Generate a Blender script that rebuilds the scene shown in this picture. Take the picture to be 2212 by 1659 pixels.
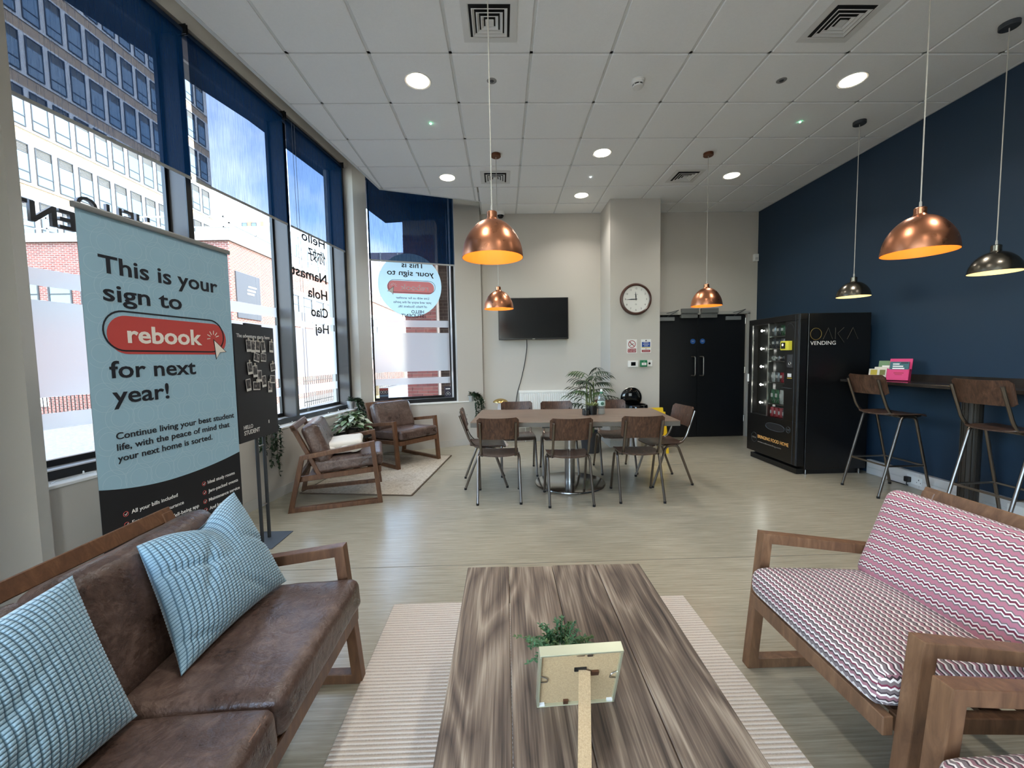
import bpy, bmesh, math, random
import numpy as np
from mathutils import Vector, Matrix, noise

for _o in list(bpy.data.objects):
    bpy.data.objects.remove(_o, do_unlink=True)
SC = bpy.context.scene
COL = SC.collection
PI = math.pi

# ------------------------------------------------------------------ camera, sky, sun, exposure
HC, CEIL = 1.38, 3.627
F_PX, YAW, PITCH, ROLL = 885.284, 0.0233173, -0.0662391, -0.0174784
fw = Vector((math.sin(YAW) * math.cos(PITCH), math.cos(YAW) * math.cos(PITCH), math.sin(PITCH)))
rt = fw.cross(Vector((0, 0, 1))).normalized()
up = rt.cross(fw)
rt, up = math.cos(ROLL) * rt + math.sin(ROLL) * up, -math.sin(ROLL) * rt + math.cos(ROLL) * up
camd = bpy.data.cameras.new('camera')
camd.sensor_fit = 'HORIZONTAL'
camd.sensor_width = 36.0
camd.lens = 36.0 * F_PX / 2212.0
camd.clip_start = 0.02
camd.clip_end = 500
cam = bpy.data.objects.new('camera', camd)
COL.objects.link(cam)
cam.matrix_world = Matrix(((rt.x, up.x, -fw.x, 0), (rt.y, up.y, -fw.y, 0), (rt.z, up.z, -fw.z, HC), (0, 0, 0, 1)))
SC.camera = cam

world = bpy.data.worlds.new('sky')
SC.world = world
world.use_nodes = True
wn = world.node_tree.nodes
wl = world.node_tree.links
sky = wn.new('ShaderNodeTexSky')
sky.sky_type = 'NISHITA'
sky.sun_disc = False
sky.sun_elevation = math.radians(50)
sky.sun_rotation = math.radians(120)
sky.air_density = 1.1
sky.dust_density = 1.6
sky.altitude = 50
# a few fair-weather clouds all round the sky
wtc = wn.new('ShaderNodeTexCoord')
wno = wn.new('ShaderNodeTexNoise')
wno.inputs['Scale'].default_value = 3.2
wno.inputs['Detail'].default_value = 6
wramp = wn.new('ShaderNodeValToRGB')
wramp.color_ramp.elements[0].position = 0.50
wramp.color_ramp.elements[1].position = 0.66
wmix = wn.new('ShaderNodeMixRGB')
wmix.inputs[2].default_value = (5.0, 5.15, 5.4, 1)
wl.new(wtc.outputs['Generated'], wno.inputs['Vector'])
wl.new(wno.outputs['Fac'], wramp.inputs['Fac'])
wl.new(wramp.outputs['Color'], wmix.inputs[0])
wl.new(sky.outputs['Color'], wmix.inputs[1])
wl.new(wmix.outputs['Color'], wn['Background'].inputs['Color'])
wn['Background'].inputs['Strength'].default_value = 1.35

sund = bpy.data.lights.new('sun', 'SUN')
sund.energy = 3.4
sund.angle = math.radians(0.6)
sund.color = (1.0, 0.95, 0.86)
sun = bpy.data.objects.new('sun', sund)
COL.objects.link(sun)
sun.rotation_euler = Vector((0.62, -0.45, 0.85)).to_track_quat('Z', 'Y').to_euler()

SC.view_settings.view_transform = 'Standard'
SC.view_settings.look = 'None'
SC.view_settings.gamma = 1.0
SC.view_settings.use_curve_mapping = False
SC.view_settings.exposure = 1.5
SC.cycles.max_bounces = 12
SC.cycles.diffuse_bounces = 8
SC.cycles.glossy_bounces = 4
SC.cycles.transmission_bounces = 6
SC.cycles.transparent_max_bounces = 16
SC.cycles.caustics_reflective = False
SC.cycles.caustics_refractive = False
SC.cycles.sample_clamp_indirect = 6.0

# ------------------------------------------------------------------ helpers
def lin(c):
    c = c / 255.0
    return c / 12.92 if c <= 0.04045 else ((c + 0.055) / 1.055) ** 2.4

def S(r, g, b):
    return (lin(r), lin(g), lin(b), 1.0)

class MB:
    """collects geometry; build() links it as one mesh object"""
    def __init__(self, M=None):
        self.v = []; self.f = []; self.M = M
    def add(self, vs, fs):
        n = len(self.v)
        if self.M is not None:
            vs = [self.M @ Vector(p) for p in vs]
        self.v.extend([tuple(p) for p in vs])
        self.f.extend([tuple(i + n for i in f) for f in fs])
        return self
    def box(self, x0, x1, y0, y1, z0, z1):
        vs = [(x, y, z) for z in (z0, z1) for y in (y0, y1) for x in (x0, x1)]
        return self.add(vs, [(0, 2, 3, 1), (4, 5, 7, 6), (0, 1, 5, 4), (2, 6, 7, 3), (0, 4, 6, 2), (1, 3, 7, 5)])
    def beam(self, p0, p1, w, h, upv=(0, 0, 1)):
        p0, p1 = Vector(p0), Vector(p1)
        d = (p1 - p0).normalized()
        s = d.cross(Vector(upv)).normalized()
        u = s.cross(d)
        vs = [p + s * (a * w / 2) + u * (b * h / 2) for p in (p0, p1) for (a, b) in ((-1, -1), (1, -1), (1, 1), (-1, 1))]
        return self.add(vs, [(3, 2, 1, 0), (4, 5, 6, 7), (0, 1, 5, 4), (1, 2, 6, 5), (2, 3, 7, 6), (3, 0, 4, 7)])
    def tube(self, pts, r, n=10, cap=True, closed=False, flat=None):
        P = [Vector(p) for p in pts]
        m = len(P)
        rr = [r] * m
        if isinstance(r, (list, tuple)):
            rr = [r[min(len(r) - 1, int(round(i * (len(r) - 1) / max(1, m - 1))))] for i in range(m)]
        up0 = None; vs = []
        for i in range(m):
            if closed:
                t = (P[(i + 1) % m] - P[i - 1]).normalized()
            else:
                t = (P[min(i + 1, m - 1)] - P[max(i - 1, 0)]).normalized()
            if up0 is None:
                a = Vector((0, 0, 1)) if abs(t.z) < 0.9 else Vector((1, 0, 0))
                up0 = (a - t * a.dot(t)).normalized()
            else:
                up0 = (up0 - t * up0.dot(t)).normalized()
            s = t.cross(up0)
            for k in range(n):
                an = 2 * PI * k / n
                vs.append(P[i] + (up0 * math.cos(an) + s * math.sin(an)) * rr[i])
        fs = []
        for i in range(m if closed else m - 1):
            j = (i + 1) % m
            for k in range(n):
                l = (k + 1) % n
                fs.append((i * n + k, i * n + l, j * n + l, j * n + k))
        if cap and not closed:
            fs.append(tuple(range(n - 1, -1, -1)))
            fs.append(tuple((m - 1) * n + k for k in range(n)))
        return self.add(vs, fs)
    def lathe(self, prof, n=24, o=(0, 0, 0), axis='z', cap=False):
        vs = []; fs = []
        for (r, z) in prof:
            for k in range(n):
                a = 2 * PI * k / n
                p = (r * math.cos(a), r * math.sin(a), z)
                if axis == 'y':
                    p = (p[0], -p[2], p[1])
                elif axis == 'x':
                    p = (p[2], p[0], p[1])
                vs.append((p[0] + o[0], p[1] + o[1], p[2] + o[2]))
        m = len(prof)
        for i in range(m - 1):
            for k in range(n):
                l = (k + 1) % n
                fs.append((i * n + k, i * n + l, (i + 1) * n + l, (i + 1) * n + k))
        if cap:
            fs.append(tuple(range(n - 1, -1, -1)))
            fs.append(tuple((m - 1) * n + k for k in range(n)))
        return self.add(vs, fs)
    def prism(self, poly, z0, z1):
        n = len(poly)
        vs = [(x, y, z0) for x, y in poly] + [(x, y, z1) for x, y in poly]
        fs = [tuple(range(n - 1, -1, -1)), tuple(range(n, 2 * n))]
        fs += [(i, (i + 1) % n, n + (i + 1) % n, n + i) for i in range(n)]
        return self.add(vs, fs)
    def quad(self, *p):
        return self.add(p, [tuple(range(len(p)))])
    def build(self, name, mat, parent=None, smooth=True, bevel=0.0, seg=1, kind=None, label=None):
        me = bpy.data.meshes.new(name)
        me.from_pydata(self.v, [], self.f)
        bm = bmesh.new(); bm.from_mesh(me)
        bmesh.ops.recalc_face_normals(bm, faces=bm.faces)
        if bevel > 0:
            ed = [e for e in bm.edges if len(e.link_faces) == 2 and e.calc_face_angle(0) > 0.7]
            bmesh.ops.bevel(bm, geom=ed, offset=bevel, segments=seg, affect='EDGES', clamp_overlap=True, profile=0.7)
        if smooth:
            for f in bm.faces:
                f.smooth = True
            for e in bm.edges:
                if len(e.link_faces) == 2 and e.calc_face_angle(0) > 0.62:
                    e.smooth = False
        bm.to_mesh(me); bm.free()
        o = bpy.data.objects.new(name, me)
        COL.objects.link(o)
        if mat is not None:
            me.materials.append(mat)
        if parent is not None:
            o.parent = parent
        if kind: o['kind'] = kind
        if label: o['label'] = label
        return o

def mesh_obj(name, me, mat, parent=None, M=None):
    o = bpy.data.objects.new(name, me)
    COL.objects.link(o)
    if mat is not None and not me.materials:
        me.materials.append(mat)
    if parent is not None: o.parent = parent
    if M is not None: o.matrix_local = M
    return o

def tag(o, label=None, cat=None, group=None, kind=None):
    if label: o['label'] = label
    if cat: o['category'] = cat
    if group: o['group'] = group
    if kind: o['kind'] = kind
    return o

def thing(name, label, cat, loc=(0, 0, 0), rotz=0.0, group=None, kind=None):
    o = bpy.data.objects.new(name, None)
    o.empty_display_size = 0.1
    COL.objects.link(o)
    o.location = loc
    o.rotation_euler = (0, 0, rotz)
    return tag(o, label, cat, group, kind)

def dup(root, loc, rotz, label=None, group=None):
    def cp(o, par):
        c = o.copy(); COL.objects.link(c)
        if par is not None: c.parent = par
        for ch in o.children: cp(ch, c)
        return c
    r = cp(root, None)
    r.location = loc; r.rotation_euler = (0, 0, rotz)
    if label: r['label'] = label
    if group: r['group'] = group
    return r

def smooth_path(pts, rad, n=5):
    """polyline with rounded corners"""
    P = [Vector(p) for p in pts]
    out = [P[0]]
    for i in range(1, len(P) - 1):
        a, b, c = P[i - 1], P[i], P[i + 1]
        u, w = (a - b), (c - b)
        r = min(rad, u.length * 0.49, w.length * 0.49)
        s, e = b + u.normalized() * r, b + w.normalized() * r
        for k in range(n + 1):
            t = k / n
            out.append(s * (1 - t) ** 2 + b * 2 * t * (1 - t) + e * t ** 2)
    out.append(P[-1])
    return out

def spline(pts, n=6):
    P = [Vector(p) for p in pts]
    Q = [P[0] * 2 - P[1]] + P + [P[-1] * 2 - P[-2]]
    out = []
    for i in range(1, len(Q) - 2):
        for k in range(n):
            t = k / n
            out.append(0.5 * ((2 * Q[i]) + (Q[i + 1] - Q[i - 1]) * t + (2 * Q[i - 1] - 5 * Q[i] + 4 * Q[i + 1] - Q[i + 2]) * t * t
                              + (3 * Q[i] - Q[i - 1] - 3 * Q[i + 1] + Q[i + 2]) * t ** 3))
    out.append(P[-1])
    return out

def frame_M(origin, xdir, ydir):
    x = Vector(xdir).normalized(); y = Vector(ydir).normalized(); z = x.cross(y)
    o = Vector(origin)
    return Matrix(((x.x, y.x, z.x, o.x), (x.y, y.y, z.y, o.y), (x.z, y.z, z.z, o.z), (0, 0, 0, 1)))

def text(body, h, mat, parent, M, align='LEFT', bold=0.0, width=None, extrude=0.0006, name='lettering', mirror=False):
    """flat lettering; h = capital height, width = fitted width, M maps (x right, y up, z out) into the parent's space"""
    cu = bpy.data.curves.new('t', 'FONT')
    cu.body = body
    cu.size = h / 0.728
    cu.align_x = align
    cu.offset = bold * h
    cu.extrude = extrude
    cu.resolution_u = 3
    o = bpy.data.objects.new('t', cu)
    me = bpy.data.meshes.new_from_object(o)
    bpy.data.objects.remove(o); bpy.data.curves.remove(cu)
    if width:
        xs = [v.co.x for v in me.vertices]
        if xs:
            w = max(xs) - min(xs)
            x0 = min(xs) if align == 'LEFT' else (max(xs) if align == 'RIGHT' else 0.5 * (max(xs) + min(xs)))
            me.transform(Matrix.Translation((-x0, 0, 0)))
            me.transform(Matrix.Diagonal((width / w, 1, 1, 1)))
    if mirror:
        me.transform(Matrix.Diagonal((-1, 1, 1, 1)))
        me.flip_normals()
    me.transform(M)
    me.materials.clear()
    me.materials.append(mat)
    ob = bpy.data.objects.new(name, me)
    COL.objects.link(ob)
    if parent is not None: ob.parent = parent
    return ob

# ------------------------------------------------------------------ materials
MATS = {}
def new_mat(name):
    m = bpy.data.materials.new(name)
    m.use_nodes = True
    nt = m.node_tree
    b = nt.nodes['Principled BSDF']
    return m, nt.nodes, nt.links, b

def mat(name, col, rough=0.5, metal=0.0, spec=0.5, emit=None, estr=0.0, bump=0.0, bscale=100.0, var=0.0, vscale=4.0, coat=0.0, sheen=0.0):
    if name in MATS: return MATS[name]
    m, n, l, b = new_mat(name)
    b.inputs['Base Color'].default_value = col
    b.inputs['Roughness'].default_value = rough
    b.inputs['Metallic'].default_value = metal
    b.inputs['Specular IOR Level'].default_value = spec
    if coat: b.inputs['Coat Weight'].default_value = coat
    if sheen: b.inputs['Sheen Weight'].default_value = sheen
    if emit:
        b.inputs['Emission Color'].default_value = emit
        b.inputs['Emission Strength'].default_value = estr
    tc = n.new('ShaderNodeTexCoord')
    if var:
        t = n.new('ShaderNodeTexNoise'); t.inputs['Scale'].default_value = vscale; t.inputs['Detail'].default_value = 5
        mx = n.new('ShaderNodeMixRGB')
        mx.inputs[1].default_value = tuple(c * (1 - var) for c in col[:3]) + (1,)
        mx.inputs[2].default_value = tuple(min(1, c * (1 + var)) for c in col[:3]) + (1,)
        l.new(tc.outputs['Object'], t.inputs['Vector']); l.new(t.outputs['Fac'], mx.inputs[0]); l.new(mx.outputs[0], b.inputs['Base Color'])
    if bump:
        t = n.new('ShaderNodeTexNoise'); t.inputs['Scale'].default_value = bscale; t.inputs['Detail'].default_value = 3
        bp = n.new('ShaderNodeBump'); bp.inputs['Strength'].default_value = bump; bp.inputs['Distance'].default_value = 0.01
        l.new(tc.outputs['Object'], t.inputs['Vector']); l.new(t.outputs['Fac'], bp.inputs['Height']); l.new(bp.outputs[0], b.inputs['Normal'])
    MATS[name] = m
    return m

def ramp(n, stops, interp='LINEAR'):
    r = n.new('ShaderNodeValToRGB')
    cr = r.color_ramp
    cr.interpolation = interp
    while len(cr.elements) < len(stops): cr.elements.new(0.5)
    for e, (p, c) in zip(cr.elements, stops):
        e.position = p; e.color = c
    return r

def grain_mat(name, stops, scale, rough=0.5, bump=0.15, detail=6, dist=0.6, rscale=None, fine=0.35, coords='Object', spec=0.4):
    """streaky grain: noise stretched by a per-axis scale"""
    m, n, l, b = new_mat(name)
    tc = n.new('ShaderNodeTexCoord')
    mp = n.new('ShaderNodeMapping'); mp.inputs['Scale'].default_value = scale
    oi = n.new('ShaderNodeObjectInfo')
    ad = n.new('ShaderNodeVectorMath'); ad.operation = 'ADD'
    ml = n.new('ShaderNodeVectorMath'); ml.operation = 'SCALE'; ml.inputs[3].default_value = 7.3
    cx = n.new('ShaderNodeCombineXYZ')
    l.new(oi.outputs['Random'], cx.inputs[0]); l.new(oi.outputs['Random'], cx.inputs[1]); l.new(oi.outputs['Random'], cx.inputs[2])
    l.new(cx.outputs[0], ml.inputs[0])
    l.new(tc.outputs[coords], mp.inputs['Vector'])
    l.new(mp.outputs[0], ad.inputs[0]); l.new(ml.outputs[0], ad.inputs[1])
    t = n.new('ShaderNodeTexNoise'); t.inputs['Scale'].default_value = 1.0; t.inputs['Detail'].default_value = detail; t.inputs['Distortion'].default_value = dist
    t.inputs['Roughness'].default_value = 0.62
    l.new(ad.outputs[0], t.inputs['Vector'])
    r = ramp(n, stops)
    l.new(t.outputs['Fac'], r.inputs['Fac'])
    l.new(r.outputs[0], b.inputs['Base Color'])
    bp = n.new('ShaderNodeBump'); bp.inputs['Strength'].default_value = bump; bp.inputs['Distance'].default_value = 0.004
    l.new(t.outputs['Fac'], bp.inputs['Height']); l.new(bp.outputs[0], b.inputs['Normal'])
    b.inputs['Roughness'].default_value = rough
    b.inputs['Specular IOR Level'].default_value = spec
    MATS[name] = m
    return m

WALL = mat('warm grey wall paint', S(190, 185, 176), 0.75, bump=0.04, bscale=220)
WALLW = mat('light grey wall paint', S(214, 213, 210), 0.75, bump=0.04, bscale=220)
BLUE = mat('navy wall paint', S(20, 44, 64), 0.6, bump=0.04, bscale=200)
CEILT = mat('mineral fibre ceiling tile', S(244, 245, 244), 0.9, bump=0.25, bscale=260, var=0.03, vscale=60)
CEILG = mat('white ceiling grid', S(216, 218, 217), 0.55)
WHITE = mat('white plastic', S(228, 228, 224), 0.4)
WHITEP = mat('white gloss paint', S(232, 232, 228), 0.35)
BLACKM = mat('black satin metal', S(17, 18, 20), 0.38)
BLACKG = mat('black gloss', S(8, 8, 9), 0.12)
CHARC = mat('charcoal powder coat', S(58, 63, 68), 0.45)
ALU = mat('mid grey aluminium frame', S(78, 73, 71), 0.45, metal=0.2)
STEEL = mat('brushed steel', S(176, 172, 166), 0.28, metal=1.0)
TUBE = mat('gunmetal tube', S(128, 120, 112), 0.28, metal=1.0)
CHROME = mat('polished chrome', S(205, 205, 205), 0.12, metal=1.0)
NAVYF = mat('navy door paint', S(7, 10, 14), 0.42)
RED = mat('red print', S(190, 70, 66), 0.6)
CREAMP = mat('cream print', S(232, 226, 216), 0.6)
INK = mat('dark ink', S(14, 20, 32), 0.6)
INKW = mat('white ink', S(225, 225, 222), 0.6)
PINK = mat('magenta card', S(206, 52, 108), 0.5)
# ------------------------------------------------------------------ room shell
AW = math.radians(8.5)
Tw = Vector((math.sin(AW), math.cos(AW), 0)); Ow = Vector((-math.cos(AW), math.sin(AW), 0))
W0 = Vector((-2.345, 3.70, 0))
WM = Matrix(((Tw.x, Ow.x, 0, W0.x), (Tw.y, Ow.y, 0, W0.y), (0, 0, 1, 0), (0, 0, 0, 1)))       # window wall: x along, y outward
BW = math.atan(0.365)
V0 = Vector((-0.81, 6.34, 0))
VM = Matrix(((math.cos(BW), -math.sin(BW), 0, V0.x), (math.sin(BW), math.cos(BW), 0, V0.y), (0, 0, 1, 0), (0, 0, 0, 1)))
XB, YB = 4.149, 6.62
Y_REAR = -3.6

# floor: sheet vinyl with fine streaks across the room
m, n, l, b = new_mat('streaked sheet vinyl')
tc = n.new('ShaderNodeTexCoord')
mp = n.new('ShaderNodeMapping'); mp.inputs['Scale'].default_value = (3.0, 95.0, 1.0)
t1 = n.new('ShaderNodeTexNoise'); t1.inputs['Scale'].default_value = 1.0; t1.inputs['Detail'].default_value = 7; t1.inputs['Roughness'].default_value = 0.68
t2 = n.new('ShaderNodeTexNoise'); t2.inputs['Scale'].default_value = 1.3; t2.inputs['Detail'].default_value = 3
r1 = ramp(n, [(0.30, S(140, 135, 118)), (0.52, S(168, 161, 142)), (0.72, S(190, 183, 164))])
mx = n.new('ShaderNodeMixRGB'); mx.blend_type = 'MULTIPLY'; mx.inputs[0].default_value = 0.35
r2 = ramp(n, [(0.35, (0.78, 0.8, 0.8, 1)), (0.65, (1, 1, 1, 1))])
l.new(tc.outputs['Object'], mp.inputs[0]); l.new(mp.outputs[0], t1.inputs['Vector']); l.new(t1.outputs['Fac'], r1.inputs[0])
l.new(tc.outputs['Object'], t2.inputs['Vector']); l.new(t2.outputs['Fac'], r2.inputs[0])
l.new(r1.outputs[0], mx.inputs[1]); l.new(r2.outputs[0], mx.inputs[2]); l.new(mx.outputs[0], b.inputs['Base Color'])
b.inputs['Roughness'].default_value = 0.24
b.inputs['Specular IOR Level'].default_value = 0.45
FLOORM = m
wx = lambda y: W0.x + math.tan(AW) * (y - W0.y)
fl = MB().prism([(-3.5, Y_REAR), (XB + 0.1, Y_REAR), (XB + 0.1, YB + 0.1), (-0.5, YB + 0.1), (-2.4, 6.1), (-3.2, 1.9), (-3.5, 1.9)], -0.12, 0.0)
floor = tag(fl.build('floor', FLOORM, smooth=False), 'beige-grey sheet vinyl floor with fine streaks and welded seams', kind='structure')
SEAM = mat('weld seam', S(120, 115, 102), 0.5)
for ys in (2.655, 5.0, 0.35):
    MB().box(-2.35, XB - 0.02, ys - 0.003, ys + 0.003, 0.0001, 0.0006).build('weld_seam', SEAM, floor, smooth=False)

# ceiling: exposed grid, one object per tile
ceiling = thing('ceiling', 'suspended ceiling of pale square tiles in an exposed grid', None, (0, 0, 0), kind='structure')
GX0, GY0, G = -0.939, 2.599, 0.6
def clip(poly, a, b_, c):
    out = []
    for i in range(len(poly)):
        p, q = poly[i - 1], poly[i]
        dp, dq = a * p[0] + b_ * p[1] + c, a * q[0] + b_ * q[1] + c
        if (dp >= 0) != (dq >= 0):
            t = dp / (dp - dq); out.append((p[0] + (q[0] - p[0]) * t, p[1] + (q[1] - p[1]) * t))
        if dq >= 0: out.append(q)
    return out
E1, E2, E3, E4 = (-1.987, 2.747), (-1.584, 5.642), (-0.283, 6.105), (-0.288, YB)
def halfplane(p, q):       # keep the right-hand side of p->q
    a, b_ = (q[1] - p[1]), -(q[0] - p[0])
    return a, b_, -(a * p[0] + b_ * p[1])
H1, H2 = halfplane(E1, E2), halfplane(E2, E3)
tile_mesh = None
TZ0, TZ1 = CEIL, CEIL + 0.02
full = MB().box(0.011, 0.589, 0.011, 0.589, TZ0, TZ1).build('ceiling_tile', CEILT, ceiling, smooth=False, bevel=0.004)
first_used = False
def put_tile(poly, isfull, x, y):
    global first_used
    if isfull:
        if not first_used:
            first_used = True; o = full
        else:
            o = full.copy(); COL.objects.link(o); o.parent = ceiling
        o.location = (x, y, 0)
    else:
        if len(poly) < 3: return
        ar = abs(sum(poly[i - 1][0] * poly[i][1] - poly[i][0] * poly[i - 1][1] for i in range(len(poly)))) / 2
        if ar < 0.002: return
        MB().prism(poly, TZ0, TZ1).build('ceiling_tile', CEILT, ceiling, smooth=False)
for i in range(-3, 9):
    for j in range(-2, 7):
        x0, y0 = GX0 + G * i, GY0 + G * j
        x1, y1 = min(x0 + G, XB), min(y0 + G, YB)
        a, b_, c, d = x0 + 0.011, x1 - 0.011, y0 + 0.011, y1 - 0.011
        if b_ - a < 0.02 or d - c < 0.02: continue
        pieces = []
        if a < E3[0] < b_ and d > 5.6:
            pieces = [(a, E3[0] - 0.012), (E3[0] + 0.012, b_)]
        else:
            pieces = [(a, b_)]
        for (u, w) in pieces:
            if w - u < 0.01: continue
            poly = [(u, c), (w, c), (w, d), (u, d)]
            q = clip(poly, *H1)
            if w < E3[0] and q: q = clip(q, *H2)
            if not q: continue
            isf = (q == poly and abs(w - u - 0.578) < 1e-6 and abs(d - c - 0.578) < 1e-6) or (len(q) == 4 and abs(w - u - 0.578) < 1e-6 and abs(d - c - 0.578) < 1e-6 and set(q) == set(poly))
            # the column stands through the tiles at the back
            put_tile(q, isf, x0, y0)
YR0 = GY0 - 2 * G
def seg_left(y):                       # where the ceiling edge lies for a given y
    t = (y - E1[1]) / (E2[1] - E1[1]); return E1[0] + t * (E2[0] - E1[0])
for i in range(-2, 9):
    x = GX0 + G * i
    ye = YB
    if x < E2[0]: ye = E1[1] + (x - E1[0]) / (E2[0] - E1[0]) * (E2[1] - E1[1])
    elif x < E3[0]: ye = E2[1] + (x - E2[0]) / (E3[0] - E2[0]) * (E3[1] - E2[1])
    if ye > YR0 and x < XB: MB().box(x - 0.012, x + 0.012, YR0, ye, CEIL + 0.009, CEIL + 0.03).build('grid_rail', CEILG, ceiling, smooth=False)
for j in range(-2, 7):
    y = GY0 + G * j
    xs = seg_left(y) if y < E2[1] else (E2[0] + (y - E2[1]) / (E3[1] - E2[1]) * (E3[0] - E2[0]) if y < E3[1] else E3[0])
    MB().box(xs, XB, y - 0.012, y + 0.012, CEIL + 0.009, CEIL + 0.03).build('grid_rail', CEILG, ceiling, smooth=False)
def edge_trim(p, q, w=0.03, z0=CEIL - 0.004, z1=CEIL + 0.12):
    d = (Vector((q[0] - p[0], q[1] - p[1], 0))).normalized(); nn = Vector((d.y, -d.x, 0)) * w
    return MB().prism([p, q, (q[0] + nn.x, q[1] + nn.y), (p[0] + nn.x, p[1] + nn.y)], z0, z1).build('edge_trim', CEILG, ceiling, smooth=False)
edge_trim((seg_left(YR0), YR0), E2); edge_trim(E2, E3); edge_trim(E3, E4, 0.024)
edge_trim((XB - 0.0, YB), (XB - 0.0, YR0), 0.02, CEIL - 0.002, CEIL + 0.02); edge_trim((E3[0], YB), (XB, YB), 0.02, CEIL - 0.002, CEIL + 0.02)
# plain ceiling over the part of the room behind the camera, void above the tiles
MB().box(-3.5, XB + 0.1, Y_REAR, YR0, CEIL, CEIL + 0.1).build('ceiling_panel', CEILT, ceiling, smooth=False)
MB().prism([(-4.0, YR0), (XB + 0.1, YR0), (XB + 0.1, YB + 0.15), (-2.6, YB + 0.15)], 4.28, 4.36).build('slab_soffit', mat('grey slab', S(120, 119, 116), 0.9), ceiling, smooth=False)

# walls
wl_ = MB(WM)
wl_.box(-1.42, 2.2, 0.0, 0.42, -0.12, 0.68)                    # spandrel under the windows
wl_.box(-1.52, 2.2, 0.06, 0.42, 4.02, 4.34)                  # wall above the windows
wl_.box(-1.475, -1.42, -0.03, 0.42, -0.12, 4.34)              # pier at the near end
wl_.box(-1.475, -1.42, 0.42, 1.05, -0.12, 4.34)                # return towards the street
A_, B_, C_, D_ = WM @ Vector((2.2, 0.42, 0)), WM @ Vector((2.2, 0.0, 0)), VM @ Vector((-1.125, 0.0, 0)), VM @ Vector((-1.125, 0.3, 0))
wl_2 = MB().prism([(p.x, p.y) for p in (A_, B_, C_, D_)], -0.12, 4.34)
wl_.v += wl_2.v; wl_.f += [tuple(i + len(wl_.v) - len(wl_2.v) for i in f) for f in wl_2.f]
wall_left = tag(wl_.build('wall_left', WALL, smooth=False), 'warm grey wall under and between the street windows', kind='structure')
MB(WM).box(-1.42, 2.2, -0.008, 0.14, 0.68, 0.70).build('window_sill', WHITEP, wall_left, smooth=False, bevel=0.003)
wc = MB(VM)
wc.box(-1.125, 0.56, 0.0, 0.30, -0.12, 0.68)
wc.box(0.125, 0.535, 0.0, 0.30, 0.68, 4.34)
wc.box(-1.125, 0.125, 0.06, 0.30, 4.0, 4.34)
wall_corner = tag(wc.build('wall_corner', WALL, smooth=False), 'warm grey angled wall below the corner window', kind='structure')
MB(VM).box(-1.125, 0.56, -0.008, 0.12, 0.68, 0.70).build('window_sill', WHITEP, wall_corner, smooth=False, bevel=0.003)
wb = MB()
DX0, DX1, DZ = 2.44, 3.995, 2.03
wb.box(-0.40, DX0, YB, YB + 0.15, -0.12, 4.34)
wb.box(DX1, XB + 0.15, YB, YB + 0.15, -0.12, 4.34)
wb.box(DX0, DX1, YB, YB + 0.15, DZ, 4.34)
wall_back = tag(wb.build('wall_back', WALL, smooth=False), 'warm grey end wall with the television', kind='structure')
wall_column = tag(MB().box(1.60, 2.335, 6.03, YB, -0.12, 4.30).build('wall_column', WALL, smooth=False), 'boxed warm grey column against the end wall', kind='structure')
wall_right = tag(MB().box(XB, XB + 0.15, Y_REAR, YB, -0.12, 4.34).build('wall_right', BLUE, smooth=False), 'dark navy blue painted wall', kind='structure')
wr = MB().box(-3.55, XB + 0.15, Y_REAR - 0.15, Y_REAR, -0.12, 0.4).box(-3.55, XB + 0.15, Y_REAR - 0.15, Y_REAR, 3.45, 4.34)  # unseen rear wall, opened on one side to add daylight indoors
wr.box(-0.4, XB + 0.15, Y_REAR - 0.15, Y_REAR, 0.4, 3.45)
for k in range(3): wr.box(-3.55 + k * 1.55, -3.47 + k * 1.55, Y_REAR - 0.15, Y_REAR, 0.4, 3.45)
wall_rear = tag(wr.build('wall_rear', WALLW, smooth=False), 'unseen rear wall with glazing added for daylight', kind='structure')
# near part of the street front, outside the frame: spandrel, posts plus a glazed gap added for daylight
nl = MB()
nl.box(-3.55, -3.4, Y_REAR, 2.3, -0.12, 0.50); nl.box(-3.55, -3.4, Y_REAR, 2.3, 3.55, 4.34)
nl.box(-3.55, -3.4, -0.8, 2.3, 0.5, 3.55)
for yy in (Y_REAR, -2.2): nl.box(-3.55, -3.4, yy, yy + 0.08, 0.5, 3.55)
wall_near = tag(nl.build('wall_near', WALL, smooth=False), 'warm grey street wall beside the lounge', kind='structure')

tag(MB().box(-3.4, -2.1, -0.05, 0.07, -0.12, 4.34).build('wall_shade_stub', WALLW, smooth=False), 'unseen cross wall added to shade the end of the window wall', kind='structure')  # unseen stub added to keep the rear daylight off the near pier
BASE = mat('grey vinyl skirting', S(186, 184, 177), 0.5)
tag(MB().box(-0.36, 1.60, YB - 0.006, YB, 0.0, 0.1).box(2.335, DX0 - 0.03, YB - 0.006, YB, 0, 0.1).box(1.6, 2.335, 6.024, 6.03, 0, 0.1).box(1.594, 1.6, 6.03, YB, 0, 0.1)
    .build('baseboard_back', BASE, smooth=False), 'pale grey skirting along the end wall and column', kind='structure')
tag(MB(WM).box(-1.40, 2.2, -0.007, 0.0, 0.0, 0.1).build('baseboard_left', BASE, smooth=False), 'pale grey skirting under the street windows', kind='structure')
tag(MB(VM).box(-1.13, 0.54, -0.007, 0.0, 0.0, 0.1).build('baseboard_corner', BASE, smooth=False), 'pale grey skirting under the corner window', kind='structure')

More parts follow.
